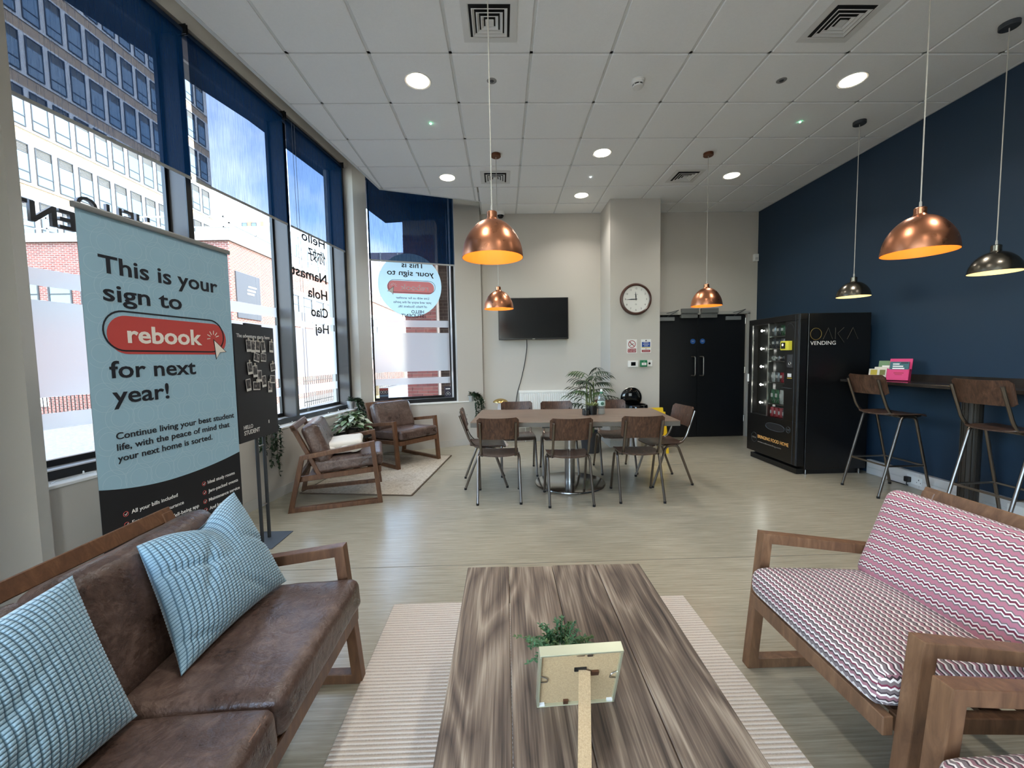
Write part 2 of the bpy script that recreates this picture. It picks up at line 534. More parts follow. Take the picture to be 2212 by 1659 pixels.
# ------------------------------------------------------------------ glazing materials
m, n, l, b = new_mat('clear glass'); n.remove(b)
tr = n.new('ShaderNodeBsdfTransparent'); tr.inputs[0].default_value = (0.64, 0.67, 0.67, 1)
gl = n.new('ShaderNodeBsdfGlossy'); gl.inputs['Roughness'].default_value = 0.0
lw = n.new('ShaderNodeLayerWeight'); lw.inputs[0].default_value = 0.5
pw = n.new('ShaderNodeMath'); pw.operation = 'POWER'; pw.inputs[1].default_value = 5.0; l.new(lw.outputs['Facing'], pw.inputs[0])
fr = n.new('ShaderNodeMath'); fr.operation = 'MULTIPLY_ADD'; fr.inputs[1].default_value = 0.93; fr.inputs[2].default_value = 0.06; l.new(pw.outputs[0], fr.inputs[0])
ms = n.new('ShaderNodeMixShader')
l.new(fr.outputs[0], ms.inputs[0]); l.new(tr.outputs[0], ms.inputs[1]); l.new(gl.outputs[0], ms.inputs[2]); l.new(ms.outputs[0], n['Material Output'].inputs['Surface'])
GLASS = m
GLASSC = m.copy(); GLASSC.name = 'untinted glass'; [q for q in GLASSC.node_tree.nodes if q.type == 'BSDF_TRANSPARENT'][0].inputs[0].default_value = (0.95, 0.97, 0.96, 1)
m, n, l, b = new_mat('frosted window film'); n.remove(b)
tr = n.new('ShaderNodeBsdfTranslucent'); tr.inputs[0].default_value = (0.66, 0.68, 0.68, 1)
rf = n.new('ShaderNodeBsdfRefraction'); rf.inputs['Color'].default_value = (0.62, 0.64, 0.64, 1); rf.inputs['Roughness'].default_value = 0.55; rf.inputs['IOR'].default_value = 1.12
df = n.new('ShaderNodeBsdfDiffuse'); df.inputs[0].default_value = (0.7, 0.72, 0.71, 1)
m1 = n.new('ShaderNodeMixShader'); m1.inputs[0].default_value = 0.55
m2 = n.new('ShaderNodeMixShader'); m2.inputs[0].default_value = 0.15
l.new(tr.outputs[0], m1.inputs[1]); l.new(rf.outputs[0], m1.inputs[2]); l.new(m1.outputs[0], m2.inputs[1]); l.new(df.outputs[0], m2.inputs[2]); l.new(m2.outputs[0], n['Material Output'].inputs['Surface'])
FROST = m
m, n, l, b = new_mat('navy screen blind fabric'); n.remove(b)
tc = n.new('ShaderNodeTexCoord'); mp = n.new('ShaderNodeMapping'); mp.inputs['Scale'].default_value = (160, 160, 6)
nz = n.new('ShaderNodeTexNoise'); nz.inputs['Scale'].default_value = 1.0; nz.inputs['Detail'].default_value = 3
rr = ramp(n, [(0.35, (0.060, 0.070, 0.092, 1)), (0.68, (0.086, 0.098, 0.124, 1))])
l.new(tc.outputs['Object'], mp.inputs[0]); l.new(mp.outputs[0], nz.inputs['Vector']); l.new(nz.outputs['Fac'], rr.inputs[0])
tr = n.new('ShaderNodeBsdfTransparent'); l.new(rr.outputs[0], tr.inputs[0])
df = n.new('ShaderNodeBsdfDiffuse'); df.inputs[0].default_value = S(13, 38, 66)
tl = n.new('ShaderNodeBsdfTranslucent'); tl.inputs[0].default_value = S(14, 40, 66)
m1 = n.new('ShaderNodeMixShader'); m1.inputs[0].default_value = 0.3
l.new(df.outputs[0], m1.inputs[1]); l.new(tl.outputs[0], m1.inputs[2])
ad = n.new('ShaderNodeAddShader'); l.new(tr.outputs[0], ad.inputs[0]); l.new(m1.outputs[0], ad.inputs[1])
l.new(ad.outputs[0], n['Material Output'].inputs['Surface'])
BLIND = m
ROLL_M = mat('navy blind roll', S(18, 38, 60), 0.7)

FB = [(1.862, 1.968), (1.18, 1.775), (0.98, 1.08)]              # frosted bands
def make_window(num, M, s0, s1, front, glass, zb, zt, label, mull_left=True, mull_right=True):
    c = M @ Vector(((s0 + s1) / 2, glass, zb))
    w = thing('window_%d' % num, label, None, c, kind='structure')
    Mi = Matrix.Translation(-c) @ M
    zg = zb + 0.09
    MB(Mi).box(s0, s1, front - 0.004, front + 0.035, zb, zb + 0.055).build('bottom_rail', BLACKM, w, smooth=False)
    MB(Mi).add([(s0, front + 0.035, zb + 0.03), (s1, front + 0.035, zb + 0.03), (s1, glass - 0.012, zb + 0.05), (s0, glass - 0.012, zb + 0.05),
                (s0, front + 0.035, zb), (s1, front + 0.035, zb), (s1, glass + 0.03, zb), (s0, glass + 0.03, zb), (s1, glass + 0.03, zb + 0.05), (s0, glass + 0.03, zb + 0.05)],
               [(0, 1, 2, 3), (3, 2, 8, 9), (4, 7, 6, 5), (9, 8, 6, 7), (0, 4, 5, 1)]).build('sill_plate', mat('pale anodised sill', S(190, 192, 192), 0.35, metal=0.3), w, smooth=False)
    MB(Mi).box(s0, s1, glass - 0.014, glass + 0.02, zb + 0.05, zg).build('glazing_bead', BLACKM, w, smooth=False)
    MB(Mi).box(s0, s1, front, glass + 0.03, zt - 0.05, zt).build('top_rail', ALU, w, smooth=False)
    MB(Mi).box(s0, s0 + 0.022, glass - 0.012, glass + 0.02, zg, zt - 0.05).build('glazing_bead', BLACKM, w, smooth=False)
    MB(Mi).box(s1 - 0.022, s1, glass - 0.012, glass + 0.02, zg, zt - 0.05).build('glazing_bead', BLACKM, w, smooth=False)
    p = MB(Mi).quad((s0, glass, zg), (s1, glass, zg), (s1, glass, zt - 0.05), (s0, glass, zt - 0.05)).build('pane', GLASS, w, smooth=False)
    for (a, b_) in FB:
        MB(Mi).quad((s0 + 0.022, glass - 0.004, a), (s1 - 0.022, glass - 0.004, a), (s1 - 0.022, glass - 0.004, b_), (s0 + 0.022, glass - 0.004, b_)).build('frosted_band', FROST, w, smooth=False)
    return w, Mi
def mullion(w, Mi, s0, s1, front, glass, zb, zt):
    o = MB(Mi).box(s0, s1, front + 0.008, glass + 0.03, zb, zt).build('mullion', ALU, w, smooth=False)
    MB(Mi).box(s0 - 0.002, s1 + 0.002, front - 0.004, front + 0.008, zb, zt).build('mullion_cap', BLACKM, o, smooth=False)
ms_ = [-1.42, -0.27, 0.955, 2.13]
wins = []
for k in range(3):
    lab = ['tall street window behind the banner, with mirrored grey lettering', 'tall street window behind the photo board', 'tall street window with mirrored foreign greetings on the glass'][k]
    s0 = ms_[k] + (0.045 if k else 0.03)
    w, Mi = make_window(k + 1, WM, s0, ms_[k + 1], 0.13, 0.30, 0.70, 4.02, lab)
    mullion(w, Mi, ms_[k + 1], ms_[k + 1] + 0.045, 0.13, 0.30, 0.70, 4.02)
    wins.append((w, Mi))
MB(wins[2][1]).box(2.175, 2.2, 0.13, 0.33, 0.70, 4.02).build('jamb', ALU, wins[2][0], smooth=False)
w4, M4 = make_window(4, VM, -1.10, 0.085, 0.11, 0.25, 0.70, 4.0, 'corner street window with a round blue sticker')
MB(M4).box(0.085, 0.125, 0.118, 0.28, 0.70, 4.0).build('mullion', mat('white anodised frame', S(210, 208, 206), 0.4), w4, smooth=False)
MB(M4).box(0.083, 0.127, 0.105, 0.118, 0.70, 4.0).build('mullion_cap', BLACKM, w4, smooth=False)
wins.append((w4, M4))
w5 = thing('window_5', 'unseen window added beside the lounge for daylight', None, (-3.475, -0.9, 0.5), kind='structure')  # unseen window added to bring daylight onto the ceiling
MB().quad((0, -2.7, 0), (0, 0.1, 0), (0, 0.1, 3.05), (0, -2.7, 3.05)).build('pane', GLASSC, w5, smooth=False)
w6 = thing('window_6', 'unseen glazing added behind the lounge for daylight', None, (0.3, Y_REAR - 0.075, 0.4), kind='structure')  # unseen pane added behind the camera to brighten the ceiling
MB().quad((-3.8, 0, 0), (-0.7, 0, 0), (-0.7, 0, 3.05), (-3.8, 0, 3.05)).build('pane', GLASSC, w6, smooth=False)

# roller blinds
def blind(M, s0, s1, off, zb, zt, label, chain=None, br=(True, True)):
    c = M @ Vector(((s0 + s1) / 2, off, zt))
    t = thing('roller_blind', label, 'blind', c, group='navy roller blinds')
    Mi = Matrix.Translation(-c) @ M
    MB(Mi).quad((s0, off, zb), (s1, off, zb), (s1, off, zt), (s0, off, zt)).build('fabric', BLIND, t, smooth=False)
    MB(Mi).lathe([(0.0, s0 - 0.01), (0.034, s0 - 0.01), (0.034, s1 + 0.01), (0.0, s1 + 0.01)], 16, (0, off + 0.03, zt + 0.005), 'x').build('roller_tube', ROLL_M, t)
    MB(Mi).box(s0, s1, off - 0.007, off + 0.007, zb - 0.018, zb + 0.004).build('bottom_bar', mat('pale grey bar', S(176, 178, 176), 0.45), t, smooth=False, bevel=0.003)
    for s in (s0 - 0.018, s1 + 0.012):
        MB(Mi).box(s, s + 0.006, off - 0.025, off + 0.1, zt - 0.02, zt + 0.055).build('bracket', BLACKM, t, smooth=False)
    if chain:
        pts = spline([(chain, off - 0.02, zt), (chain, off - 0.03, zt - 1.5), (chain, off - 0.035, zt - 3.0), (chain + 0.02, off - 0.04, zt - 3.13),
                      (chain + 0.045, off - 0.035, zt - 3.0), (chain + 0.045, off - 0.03, zt - 1.5), (chain + 0.045, off - 0.02, zt)], 6)
        MB(Mi).tube(pts, 0.0022, 5).build('pull_chain', mat('grey bead chain', S(120, 122, 122), 0.4), t)
    return t
blind(WM, -1.40, -0.285, 0.06, 2.85, 3.965, 'navy roller blind half lowered over the window behind the banner')
blind(WM, -0.24, 0.865, 0.06, 2.85, 3.965, 'navy roller blind half lowered over the window behind the photo board')
blind(WM, 0.915, 2.035, 0.06, 2.85, 3.965, 'navy roller blind half lowered over the window with mirrored greetings', chain=0.99)
blind(VM, -1.112, 0.15, 0.03, 2.80, 3.93, 'navy roller blind half lowered over the corner window with the round sticker')

# ------------------------------------------------------------------ doors
door = thing('door_1', 'pair of black-painted doors with silver pull handles', None, (3.2, YB, 0), kind='structure')
def D(mb_): return mb_
for (x0, x1, side) in ((DX0 + 0.012, 3.198, -1), (3.202, DX1 - 0.012, 1)):
    lf = MB().box(x0 - 3.2, x1 - 3.2, 0.03, 0.075, 0.008, DZ - 0.035).build('door_leaf', NAVYF, door, smooth=False, bevel=0.002)
    hx = -0.062 if side < 0 else 0.075
    MB().tube(smooth_path([(hx - 0.035, 0.03, 1.02), (hx, -0.03, 1.02), (hx, -0.03, 1.33), (hx - 0.035, 0.03, 1.33)], 0.03), 0.011, 8).build('pull_handle', STEEL, lf)
    dx = -0.08 if side < 0 else 0.08
    MB().lathe([(0, 0.0), (0.042, 0.0), (0.042, 0.003), (0, 0.003)], 24, (dx, 0.03, 1.58), 'y').build('fire_door_disc', mat('blue sign', S(34, 84, 150), 0.5), lf)
    text('FIRE DOOR', 0.006, INKW, lf, frame_M((dx, 0.0265, 1.585), (1, 0, 0), (0, 0, 1)), 'CENTER')
    text('KEEP SHUT', 0.006, INKW, lf, frame_M((dx, 0.0265, 1.572), (1, 0, 0), (0, 0, 1)), 'CENTER')
    cx = -0.52 if side < 0 else 0.57
    cl = MB().box(cx - 0.12, cx + 0.12, -0.015, 0.03, DZ - 0.115, DZ - 0.055).build('door_closer', mat('silver enamel', S(150, 152, 152), 0.4, metal=0.5), lf, smooth=False, bevel=0.004)
    MB().beam((cx, -0.02, DZ - 0.05), (cx + 0.17, -0.05, DZ + 0.05), 0.02, 0.008).beam((cx + 0.17, -0.05, DZ + 0.05), (cx - 0.02, 0.0, DZ - 0.0), 0.02, 0.008).build('closer_arm', CHARC, lf, smooth=False)
    MB().box(-0.30 if side < 0 else 0.02, -0.02 if side < 0 else 0.30, -0.05, 0.0, DZ + 0.0, DZ + 0.075).box(-0.30 if side < 0 else 0.02, -0.03 if side < 0 else 0.29, -0.03, 0.03, DZ - 0.075, DZ - 0.005).build('magnetic_lock', mat('grey enamel', S(120, 122, 120), 0.4, metal=0.3), lf, smooth=False, bevel=0.006, seg=2)
    for hz in (0.25, 1.05, 1.85):
        MB().lathe([(0, 0), (0.009, 0), (0.009, 0.1), (0, 0.1)], 10, ((x0 if side < 0 else x1) - 3.2, 0.022, hz)).build('hinge', STEEL, lf)
FRM = mat('grey door frame paint', S(170, 168, 162), 0.5)
MB().box(DX1 - 3.2, DX1 - 3.2 + 0.045, -0.012, 0.06, 0, DZ).box(DX0 - 3.2 - 0.045, DX0 - 3.2, -0.012, 0.06, 0, DZ).box(DX0 - 3.245, DX1 - 3.155, -0.012, 0.06, DZ - 0.02, DZ + 0.03).build('door_frame', FRM, door, smooth=False, bevel=0.002)
MB().box(DX0 - 3.2, DX1 - 3.2, 0.08, 0.14, 0, DZ).build('door_backing', BLACKM, door, smooth=False)
# ------------------------------------------------------------------ the street outside
GZ = -0.9
m, n, l, b = new_mat('worn grey asphalt')
tc = n.new('ShaderNodeTexCoord'); t1 = n.new('ShaderNodeTexNoise'); t1.inputs['Scale'].default_value = 9; t1.inputs['Detail'].default_value = 8; t1.inputs['Roughness'].default_value = 0.8
r1 = ramp(n, [(0.35, S(71, 71, 73)), (0.6, S(99, 99, 98))])
l.new(tc.outputs['Object'], t1.inputs['Vector']); l.new(t1.outputs['Fac'], r1.inputs[0]); l.new(r1.outputs[0], b.inputs['Base Color']); b.inputs['Roughness'].default_value = 0.85
road = tag(MB().box(-80, 20, -40, 110, GZ - 0.3, GZ).build('road', m, smooth=False), 'pale worn asphalt street outside the windows', kind='structure')
pav = MB(WM).box(-12, 7, 0.43, 2.3, GZ, GZ + 0.1)
tag(pav.build('pavement', mat('red-grey paving', S(109, 95, 90), 0.85, var=0.2, vscale=14), smooth=False), 'narrow paved footway under the street windows', kind='structure')
tag(MB(WM).box(-12, 7, 2.3, 2.42, GZ, GZ + 0.11).build('kerb', mat('concrete', S(137, 134, 127), 0.8, var=0.1), smooth=False), 'concrete kerb along the footway', kind='structure')
tag(MB().box(-11.4, -9.6, 16, 75, GZ, GZ + 0.12).build('far_pavement', mat('concrete', S(137, 134, 127), 0.8), smooth=False), 'pavement along the low brick building', kind='structure')
tag(MB(WM).box(-1.6, 5.5, 0.33, 0.98, 4.36, 4.7).build('overhang_soffit', mat('dark soffit panel', S(45, 45, 46), 0.7), smooth=False), 'dark overhang of the floors above the windows', kind='structure')
tag(MB().prism([(-3.6, -4.2), (6, -4.2), (6, 9.0), (-2.45, 9.0), (-3.52, 2.36), (-3.6, 1.75)], 4.70, 9.5).build('upper_storeys', mat('dark soffit panel', S(45, 45, 46), 0.7), smooth=False), 'upper storeys of the building over the lounge', kind='structure')

def brick_mat(name, c1, c2, mortar, horiz='x', sc=1.0):
    m, n, l, b = new_mat(name)
    tc = n.new('ShaderNodeTexCoord'); sx = n.new('ShaderNodeSeparateXYZ'); cb = n.new('ShaderNodeCombineXYZ')
    l.new(tc.outputs['Object'], sx.inputs[0]); l.new(sx.outputs['X' if horiz == 'x' else 'Y'], cb.inputs[0]); l.new(sx.outputs['Z'], cb.inputs[1])
    bt = n.new('ShaderNodeTexBrick')
    bt.inputs['Scale'].default_value = 1.0
    bt.inputs['Brick Width'].default_value = 0.225; bt.inputs['Row Height'].default_value = 0.075; bt.inputs['Mortar Size'].default_value = 0.008
    bt.inputs['Color1'].default_value = c1; bt.inputs['Color2'].default_value = c2; bt.inputs['Mortar'].default_value = mortar
    l.new(cb.outputs[0], bt.inputs['Vector']); l.new(bt.outputs['Color'], b.inputs['Base Color']); b.inputs['Roughness'].default_value = 0.9
    MATS[name] = m
    return m
BRX = brick_mat('red brick facing the lounge', S(117, 65, 57), S(93, 53, 49), S(159, 148, 138), 'x')
BRY = brick_mat('red brick along the street', S(131, 81, 65), S(106, 67, 57), S(166, 152, 138), 'y')
YBRY = brick_mat('buff brick along the street', S(137, 115, 85), S(123, 99, 73), S(156, 143, 124), 'y')
STONE = mat('pale stone coping', S(156, 154, 148), 0.8, var=0.08, vscale=3)
PANEG = mat('dull blue window glass', S(71, 87, 96), 0.12, spec=0.8)
DARKW = mat('dark window frame', S(40, 43, 46), 0.5)
CONC = mat('white painted concrete', S(166, 165, 160), 0.8)
LOUV = mat('grey louvre', S(45, 45, 45), 0.6)

# low brick building
low = thing('brick_building', 'low red brick building with pale coping across the street', 'building', (-11.5, 18, GZ))
MB().box(-14.4, 0, 0, 30, 0, 7.4).build('wall', BRX, low, smooth=False)
MB().box(0.0, 0.03, 0.0, 30, 0, 7.4).build('side_wall', BRY, low, smooth=False)
MB().box(-14.5, 0.12, -0.12, 30.1, 7.4, 7.75).build('coping', STONE, low, smooth=False)
rail = MB()
for k in range(8):
    rail.box(-14 + k * 1.9, -13.94 + k * 1.9, 0.8, 0.86, 7.75, 8.7)
rail.box(-14, -0.4, 0.8, 0.86, 8.64, 8.72); rail.box(-14, -0.4, 0.8, 0.85, 8.2, 8.25)
for k in range(14):
    rail.box(-0.6, -0.54, 1 + k * 2.0, 1.06 + k * 2.0, 7.75, 8.5)
rail.box(-0.6, -0.54, 1, 28, 8.44, 8.5)
rail.build('roof_railing', mat('pale galvanised rail', S(117, 118, 118), 0.5), low, smooth=False)
def win_unit(parent, M, w, h, meshes={}):
    key = (round(w, 2), round(h, 2))
    if key not in meshes:
        a = MB().box(-w / 2, w / 2, -0.04, 0.02, 0, 0.06).box(-w / 2, w / 2, -0.04, 0.02, h - 0.06, h).box(-w / 2, -w / 2 + 0.06, -0.04, 0.02, 0, h).box(w / 2 - 0.06, w / 2, -0.04, 0.02, 0, h).box(-w / 2, w / 2, -0.03, 0.02, h * 0.62, h * 0.62 + 0.05)
        A = a.build('window', DARKW, parent, smooth=False)
        B = MB().box(-w / 2 + 0.05, w / 2 - 0.05, -0.015, 0.0, 0.05, h - 0.05).build('pane', PANEG, A, smooth=False)
        meshes[key] = (A.data, B.data)
        A.matrix_local = M
        return A
    A = bpy.data.objects.new('window', meshes[key][0]); COL.objects.link(A); A.parent = parent; A.matrix_local = M
    B = bpy.data.objects.new('pane', meshes[key][1]); COL.objects.link(B); B.parent = A
    return A
RY = Matrix.Rotation(PI / 2, 4, 'Z')
for k in range(7):
    x = -2.2 - k * 1.35
    if x < -13: break
    win_unit(low, Matrix.Translation((x - 2.2, 0.0, 4.3)), 0.98, 1.5)
for k in range(10):
    y = 5.2 + k * 1.62
    win_unit(low, Matrix.Translation((0.03, y, 4.5)) @ RY, 1.15, 1.45)
    win_unit(low, Matrix.Translation((0.03, y, 2.2)) @ RY, 1.15, 1.7)
MB().box(0.03, 0.08, 4.2, 21.0, 4.2, 4.5).box(0.03, 0.08, 4.2, 21.0, 5.95, 6.2).build('string_course', CONC, low, smooth=False)
for k in range(11):
    MB().box(0.03, 0.10, 4.2 + k * 1.62 + 0.02, 4.2 + k * 1.62 + 0.38, 2.0, 5.95).build('pilaster', CONC, low, smooth=False)
pent = MB().box(-6, -1.4, 7, 18, 7.75, 10.2).build('penthouse', mat('pale blue cladding', S(117, 137, 146), 0.3), low, smooth=False)
for k in range(7):
    MB().box(-1.4, -1.36, 7.3 + k * 1.5, 8.3 + k * 1.5, 8.1, 9.6).build('pane', PANEG, pent, smooth=False)
sg = MB().box(0.03, 0.09, 0.25, 2.0, 4.2, 6.2).build('sign_panel', mat('dark grey sign', S(54, 54, 57), 0.6), low, smooth=False)
MB().box(0.09, 0.095, 1.0, 1.6, 5.45, 5.52).box(0.09, 0.095, 1.0, 1.5, 5.3, 5.37).box(0.09, 0.095, 1.1, 1.7, 5.62, 5.68).build('sign_mark', INKW, sg, smooth=False)
MB().box(0.03, 0.12, 1.2, 4.6, 3.05, 3.5).build('blue_sign', mat('blue sign board', S(49, 71, 148), 0.5), low, smooth=False)
MB().box(0.12, 0.125, 1.4, 2.6, 3.1, 3.45).build('white_sign', INKW, low, smooth=False)
MB().box(-9.3, -8.0, -0.05, 0.0, 0.5, 1.15).build('notice_board', INKW, low, smooth=False)
MB().box(-9.3, -8.0, -0.055, 0.0, 0.95, 1.15).build('notice_header', mat('blue sign board', S(49, 71, 148), 0.5), low, smooth=False)

# street railing in front of the low building
fence = thing('railing_fence', 'dark vertical bar railing along the far pavement', 'fence', (-13, 17.2, GZ))
fb = MB().box(-0.012, 0.012, -0.012, 0.012, 0, 1.5).build('bar', BLACKM, fence, smooth=False)
for k in range(44):
    o = fb if k == 0 else fb.copy()
    if k: COL.objects.link(o); o.parent = fence
    o.location = (-6.5 + k * 0.16, 0, 0)
MB().box(-6.6, 0.5, -0.015, 0.015, 1.25, 1.29).box(-6.6, 0.5, -0.015, 0.015, 0.15, 0.19).build('rail', BLACKM, fence, smooth=False)
fence2 = thing('street_railing', 'dark bar railing beside the road seen through the greetings window', 'fence', (-9.35, 19.5, GZ))
fb2 = fb.copy(); COL.objects.link(fb2); fb2.parent = fence2; fb2.location = (0, 0, 0.1)
for k in range(1, 90):
    o = fb.copy(); COL.objects.link(o); o.parent = fence2; o.location = (0.04 * k * 0.2, k * 0.2, 0.1)
MB().beam((0, 0, 1.3), (0.72, 18, 1.3), 0.03, 0.04).beam((0, 0, 0.3), (0.72, 18, 0.3), 0.03, 0.04).build('rail', BLACKM, fence2, smooth=False)
verge = tag(MB().box(-8.2, -7.0, 17.5, 25, GZ + 0.0, GZ + 0.16).build('grass_verge', mat('dry grass', S(117, 117, 65), 0.95, var=0.3, vscale=6), smooth=False), 'dry grass verge beside the road', 'verge')
for k, yy in enumerate((18.6, 20.9, 24.2)):
    tag(MB().box(-7.5, -7.3, yy, yy + 0.2, GZ + 0.16, GZ + 1.1).build('bollard', mat('weathered timber post', S(85, 74, 54), 0.9), smooth=False, bevel=0.02), 'short timber bollard on the grass verge', 'bollard', 'bollards on the verge')

# tall buff brick block
tall = thing('office_block', 'tall buff brick block with rows of white framed windows', 'building', (-27, 20, GZ))
MB().box(-14, 0, -6, 20.4, 0, 33).build('wall', YBRY, tall, smooth=False)
wdat = None
for r in range(8):
    zc = 9.65 + r * 3.1
    MB().box(0, 0.05, -6, 20.3, zc - 0.15, zc + 2.3).build('window_band', CONC, tall, smooth=False)
    for c in range(17):
        y = -0.4 + c * 1.235
        M_ = Matrix.Translation((0.07, y, zc)) @ RY
        if wdat is None:
            A = MB().box(-0.45, 0.45, -0.05, 0.02, 0, 0.05).box(-0.45, 0.45, -0.05, 0.02, 2.1, 2.15).box(-0.45, -0.41, -0.05, 0.02, 0, 2.15).box(0.41, 0.45, -0.05, 0.02, 0, 2.15).box(-0.45, 0.45, -0.05, 0.02, 0.55, 0.6).build('window', DARKW, tall, smooth=False)
            B = MB().box(-0.42, 0.42, -0.02, 0.0, 0.05, 1.6).build('pane', PANEG, A, smooth=False)
            lv = MB()
            for q in range(6): lv.add([(-0.42, -0.02, 1.62 + q * 0.08), (0.42, -0.02, 1.62 + q * 0.08), (0.42, 0.02, 1.67 + q * 0.08), (-0.42, 0.02, 1.67 + q * 0.08)], [(0, 1, 2, 3)])
            Cc = lv.build('louvre', LOUV, A, smooth=False)
            wdat = (A.data, B.data, Cc.data); A.matrix_local = M_
        else:
            A = bpy.data.objects.new('window', wdat[0]); COL.objects.link(A); A.parent = tall; A.matrix_local = M_
            B = bpy.data.objects.new('pane', wdat[1]); COL.objects.link(B); B.parent = A
            Cc = bpy.data.objects.new('louvre', wdat[2]); COL.objects.link(Cc); Cc.parent = A

# further buildings
tower = thing('apartment_tower', 'distant pale tower with orange panels between its windows', 'building', (-41, 70, GZ))
MB().box(-2.3, 2.3, 0, 8, 0, 26.5).build('wall', CONC, tower, smooth=False)
for zz in (17.0, 20.5, 23.0):
    for xx in (-0.75, 0.75):
        win_unit(tower, Matrix.Translation((xx - 0.1, -0.05, zz)), 0.85, 2.0)
    MB().box(-0.42, 0.42, -0.06, 0, zz - 0.2, zz + 2.2).build('panel', mat('orange panel', S(152, 99, 74), 0.6), tower, smooth=False)
    MB().box(1.7, 2.2, -0.06, 0, zz - 0.2, zz + 2.2).build('panel', mat('orange panel', S(152, 99, 74), 0.6), tower, smooth=False)
    MB().box(-1.9, -1.3, -0.06, 0, zz - 0.2, zz + 2.2).build('panel', mat('grey panel', S(124, 126, 127), 0.6), tower, smooth=False)
cream = thing('cream_building', 'low cream rendered building further along the street', 'building', (-11.6, 49, GZ))
MB().box(-12, 0, 0, 45, 0, 8.6).build('wall', mat('cream render', S(176, 166, 143), 0.85), cream, smooth=False)
MB().box(-12, 0.15, -0.1, 45, 8.6, 9.0).build('coping', STONE, cream, smooth=False)
for k in range(6):
    win_unit(cream, Matrix.Translation((0.04, 3.0 + k * 4.0, 3.8)) @ RY, 1.8, 1.6)
clad = thing('clad_building', 'grey-violet panelled building behind the cream one', 'building', (-23, 98, GZ))
MB().box(-18, 4.5, 0, 20, 0, 27).build('wall', mat('violet grey cladding', S(117, 109, 117), 0.6, var=0.12, vscale=0.2), clad, smooth=False)
for k in range(6):
    MB().box(-17 + k * 4, -16.7 + k * 4, -0.2, 0, 0, 27).build('fin', CONC, clad, smooth=False)

# brick pier close outside the corner window, brick by brick
pier = thing('brick_pier', 'red brick pier of the same building close outside the corner window', 'pier', (-2.10, 9.1, GZ))
MORT = mat('pink-white mortar', S(160, 145, 135), 0.9)
MB().box(0.006, 0.70, 0.006, 0.9, 0, 5.25).build('mortar_core', MORT, pier, smooth=False)
BR = [mat('pier brick a', S(117, 60, 53), 0.85, var=0.15, vscale=20), mat('pier brick b', S(104, 53, 48), 0.85, var=0.15, vscale=20), mat('pier brick c', S(127, 71, 62), 0.85, var=0.15, vscale=20)]
bmesh_ = []
for q in range(3):
    me = MB().box(0.005, 0.22, -0.006, 0.1, 0.005, 0.068).build('brick', BR[q], pier, smooth=False)
    bmesh_.append(me)
half = MB().box(0.005, 0.1075, -0.006, 0.1, 0.005, 0.068).build('brick', BR[0], pier, smooth=False)
rnd = random.Random(5)
first = {0: True, 1: True, 2: True, 'h': True}
nrow = 0
for r in range(12, 66):
    z = r * 0.075
    offs = -0.1125 if r % 2 else 0.0
    for c in range(4):
        x = offs + c * 0.225
        if x < -0.01 or x + 0.2249 > 0.71:
            hx = 0.0 if x < 0 else x
            if hx + 0.1124 > 0.71: continue
            src, key = half, 'h'
        else:
            hx = x; key = rnd.randrange(3); src = bmesh_[key]
        if first[key]:
            o = src; first[key] = False
        else:
            o = src.copy(); COL.objects.link(o); o.parent = pier
        o.location = (hx, 0, z)
MB().box(0.70, 0.98, 0.32, 0.9, 0, 5.25).build('recess_wall', brick_mat('shaded brown brick', S(71, 57, 51), S(62, 49, 45), S(93, 81, 73), 'x'), pier, smooth=False)  # shade of the recess put into the darker brick colour
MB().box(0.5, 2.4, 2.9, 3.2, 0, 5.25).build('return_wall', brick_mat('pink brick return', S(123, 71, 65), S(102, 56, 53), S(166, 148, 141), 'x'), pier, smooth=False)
MB().box(-0.02, 3.0, -0.1, 3.2, 5.25, 9).build('upper_wall', mat('dark soffit panel', S(45, 45, 46), 0.7), pier, smooth=False)
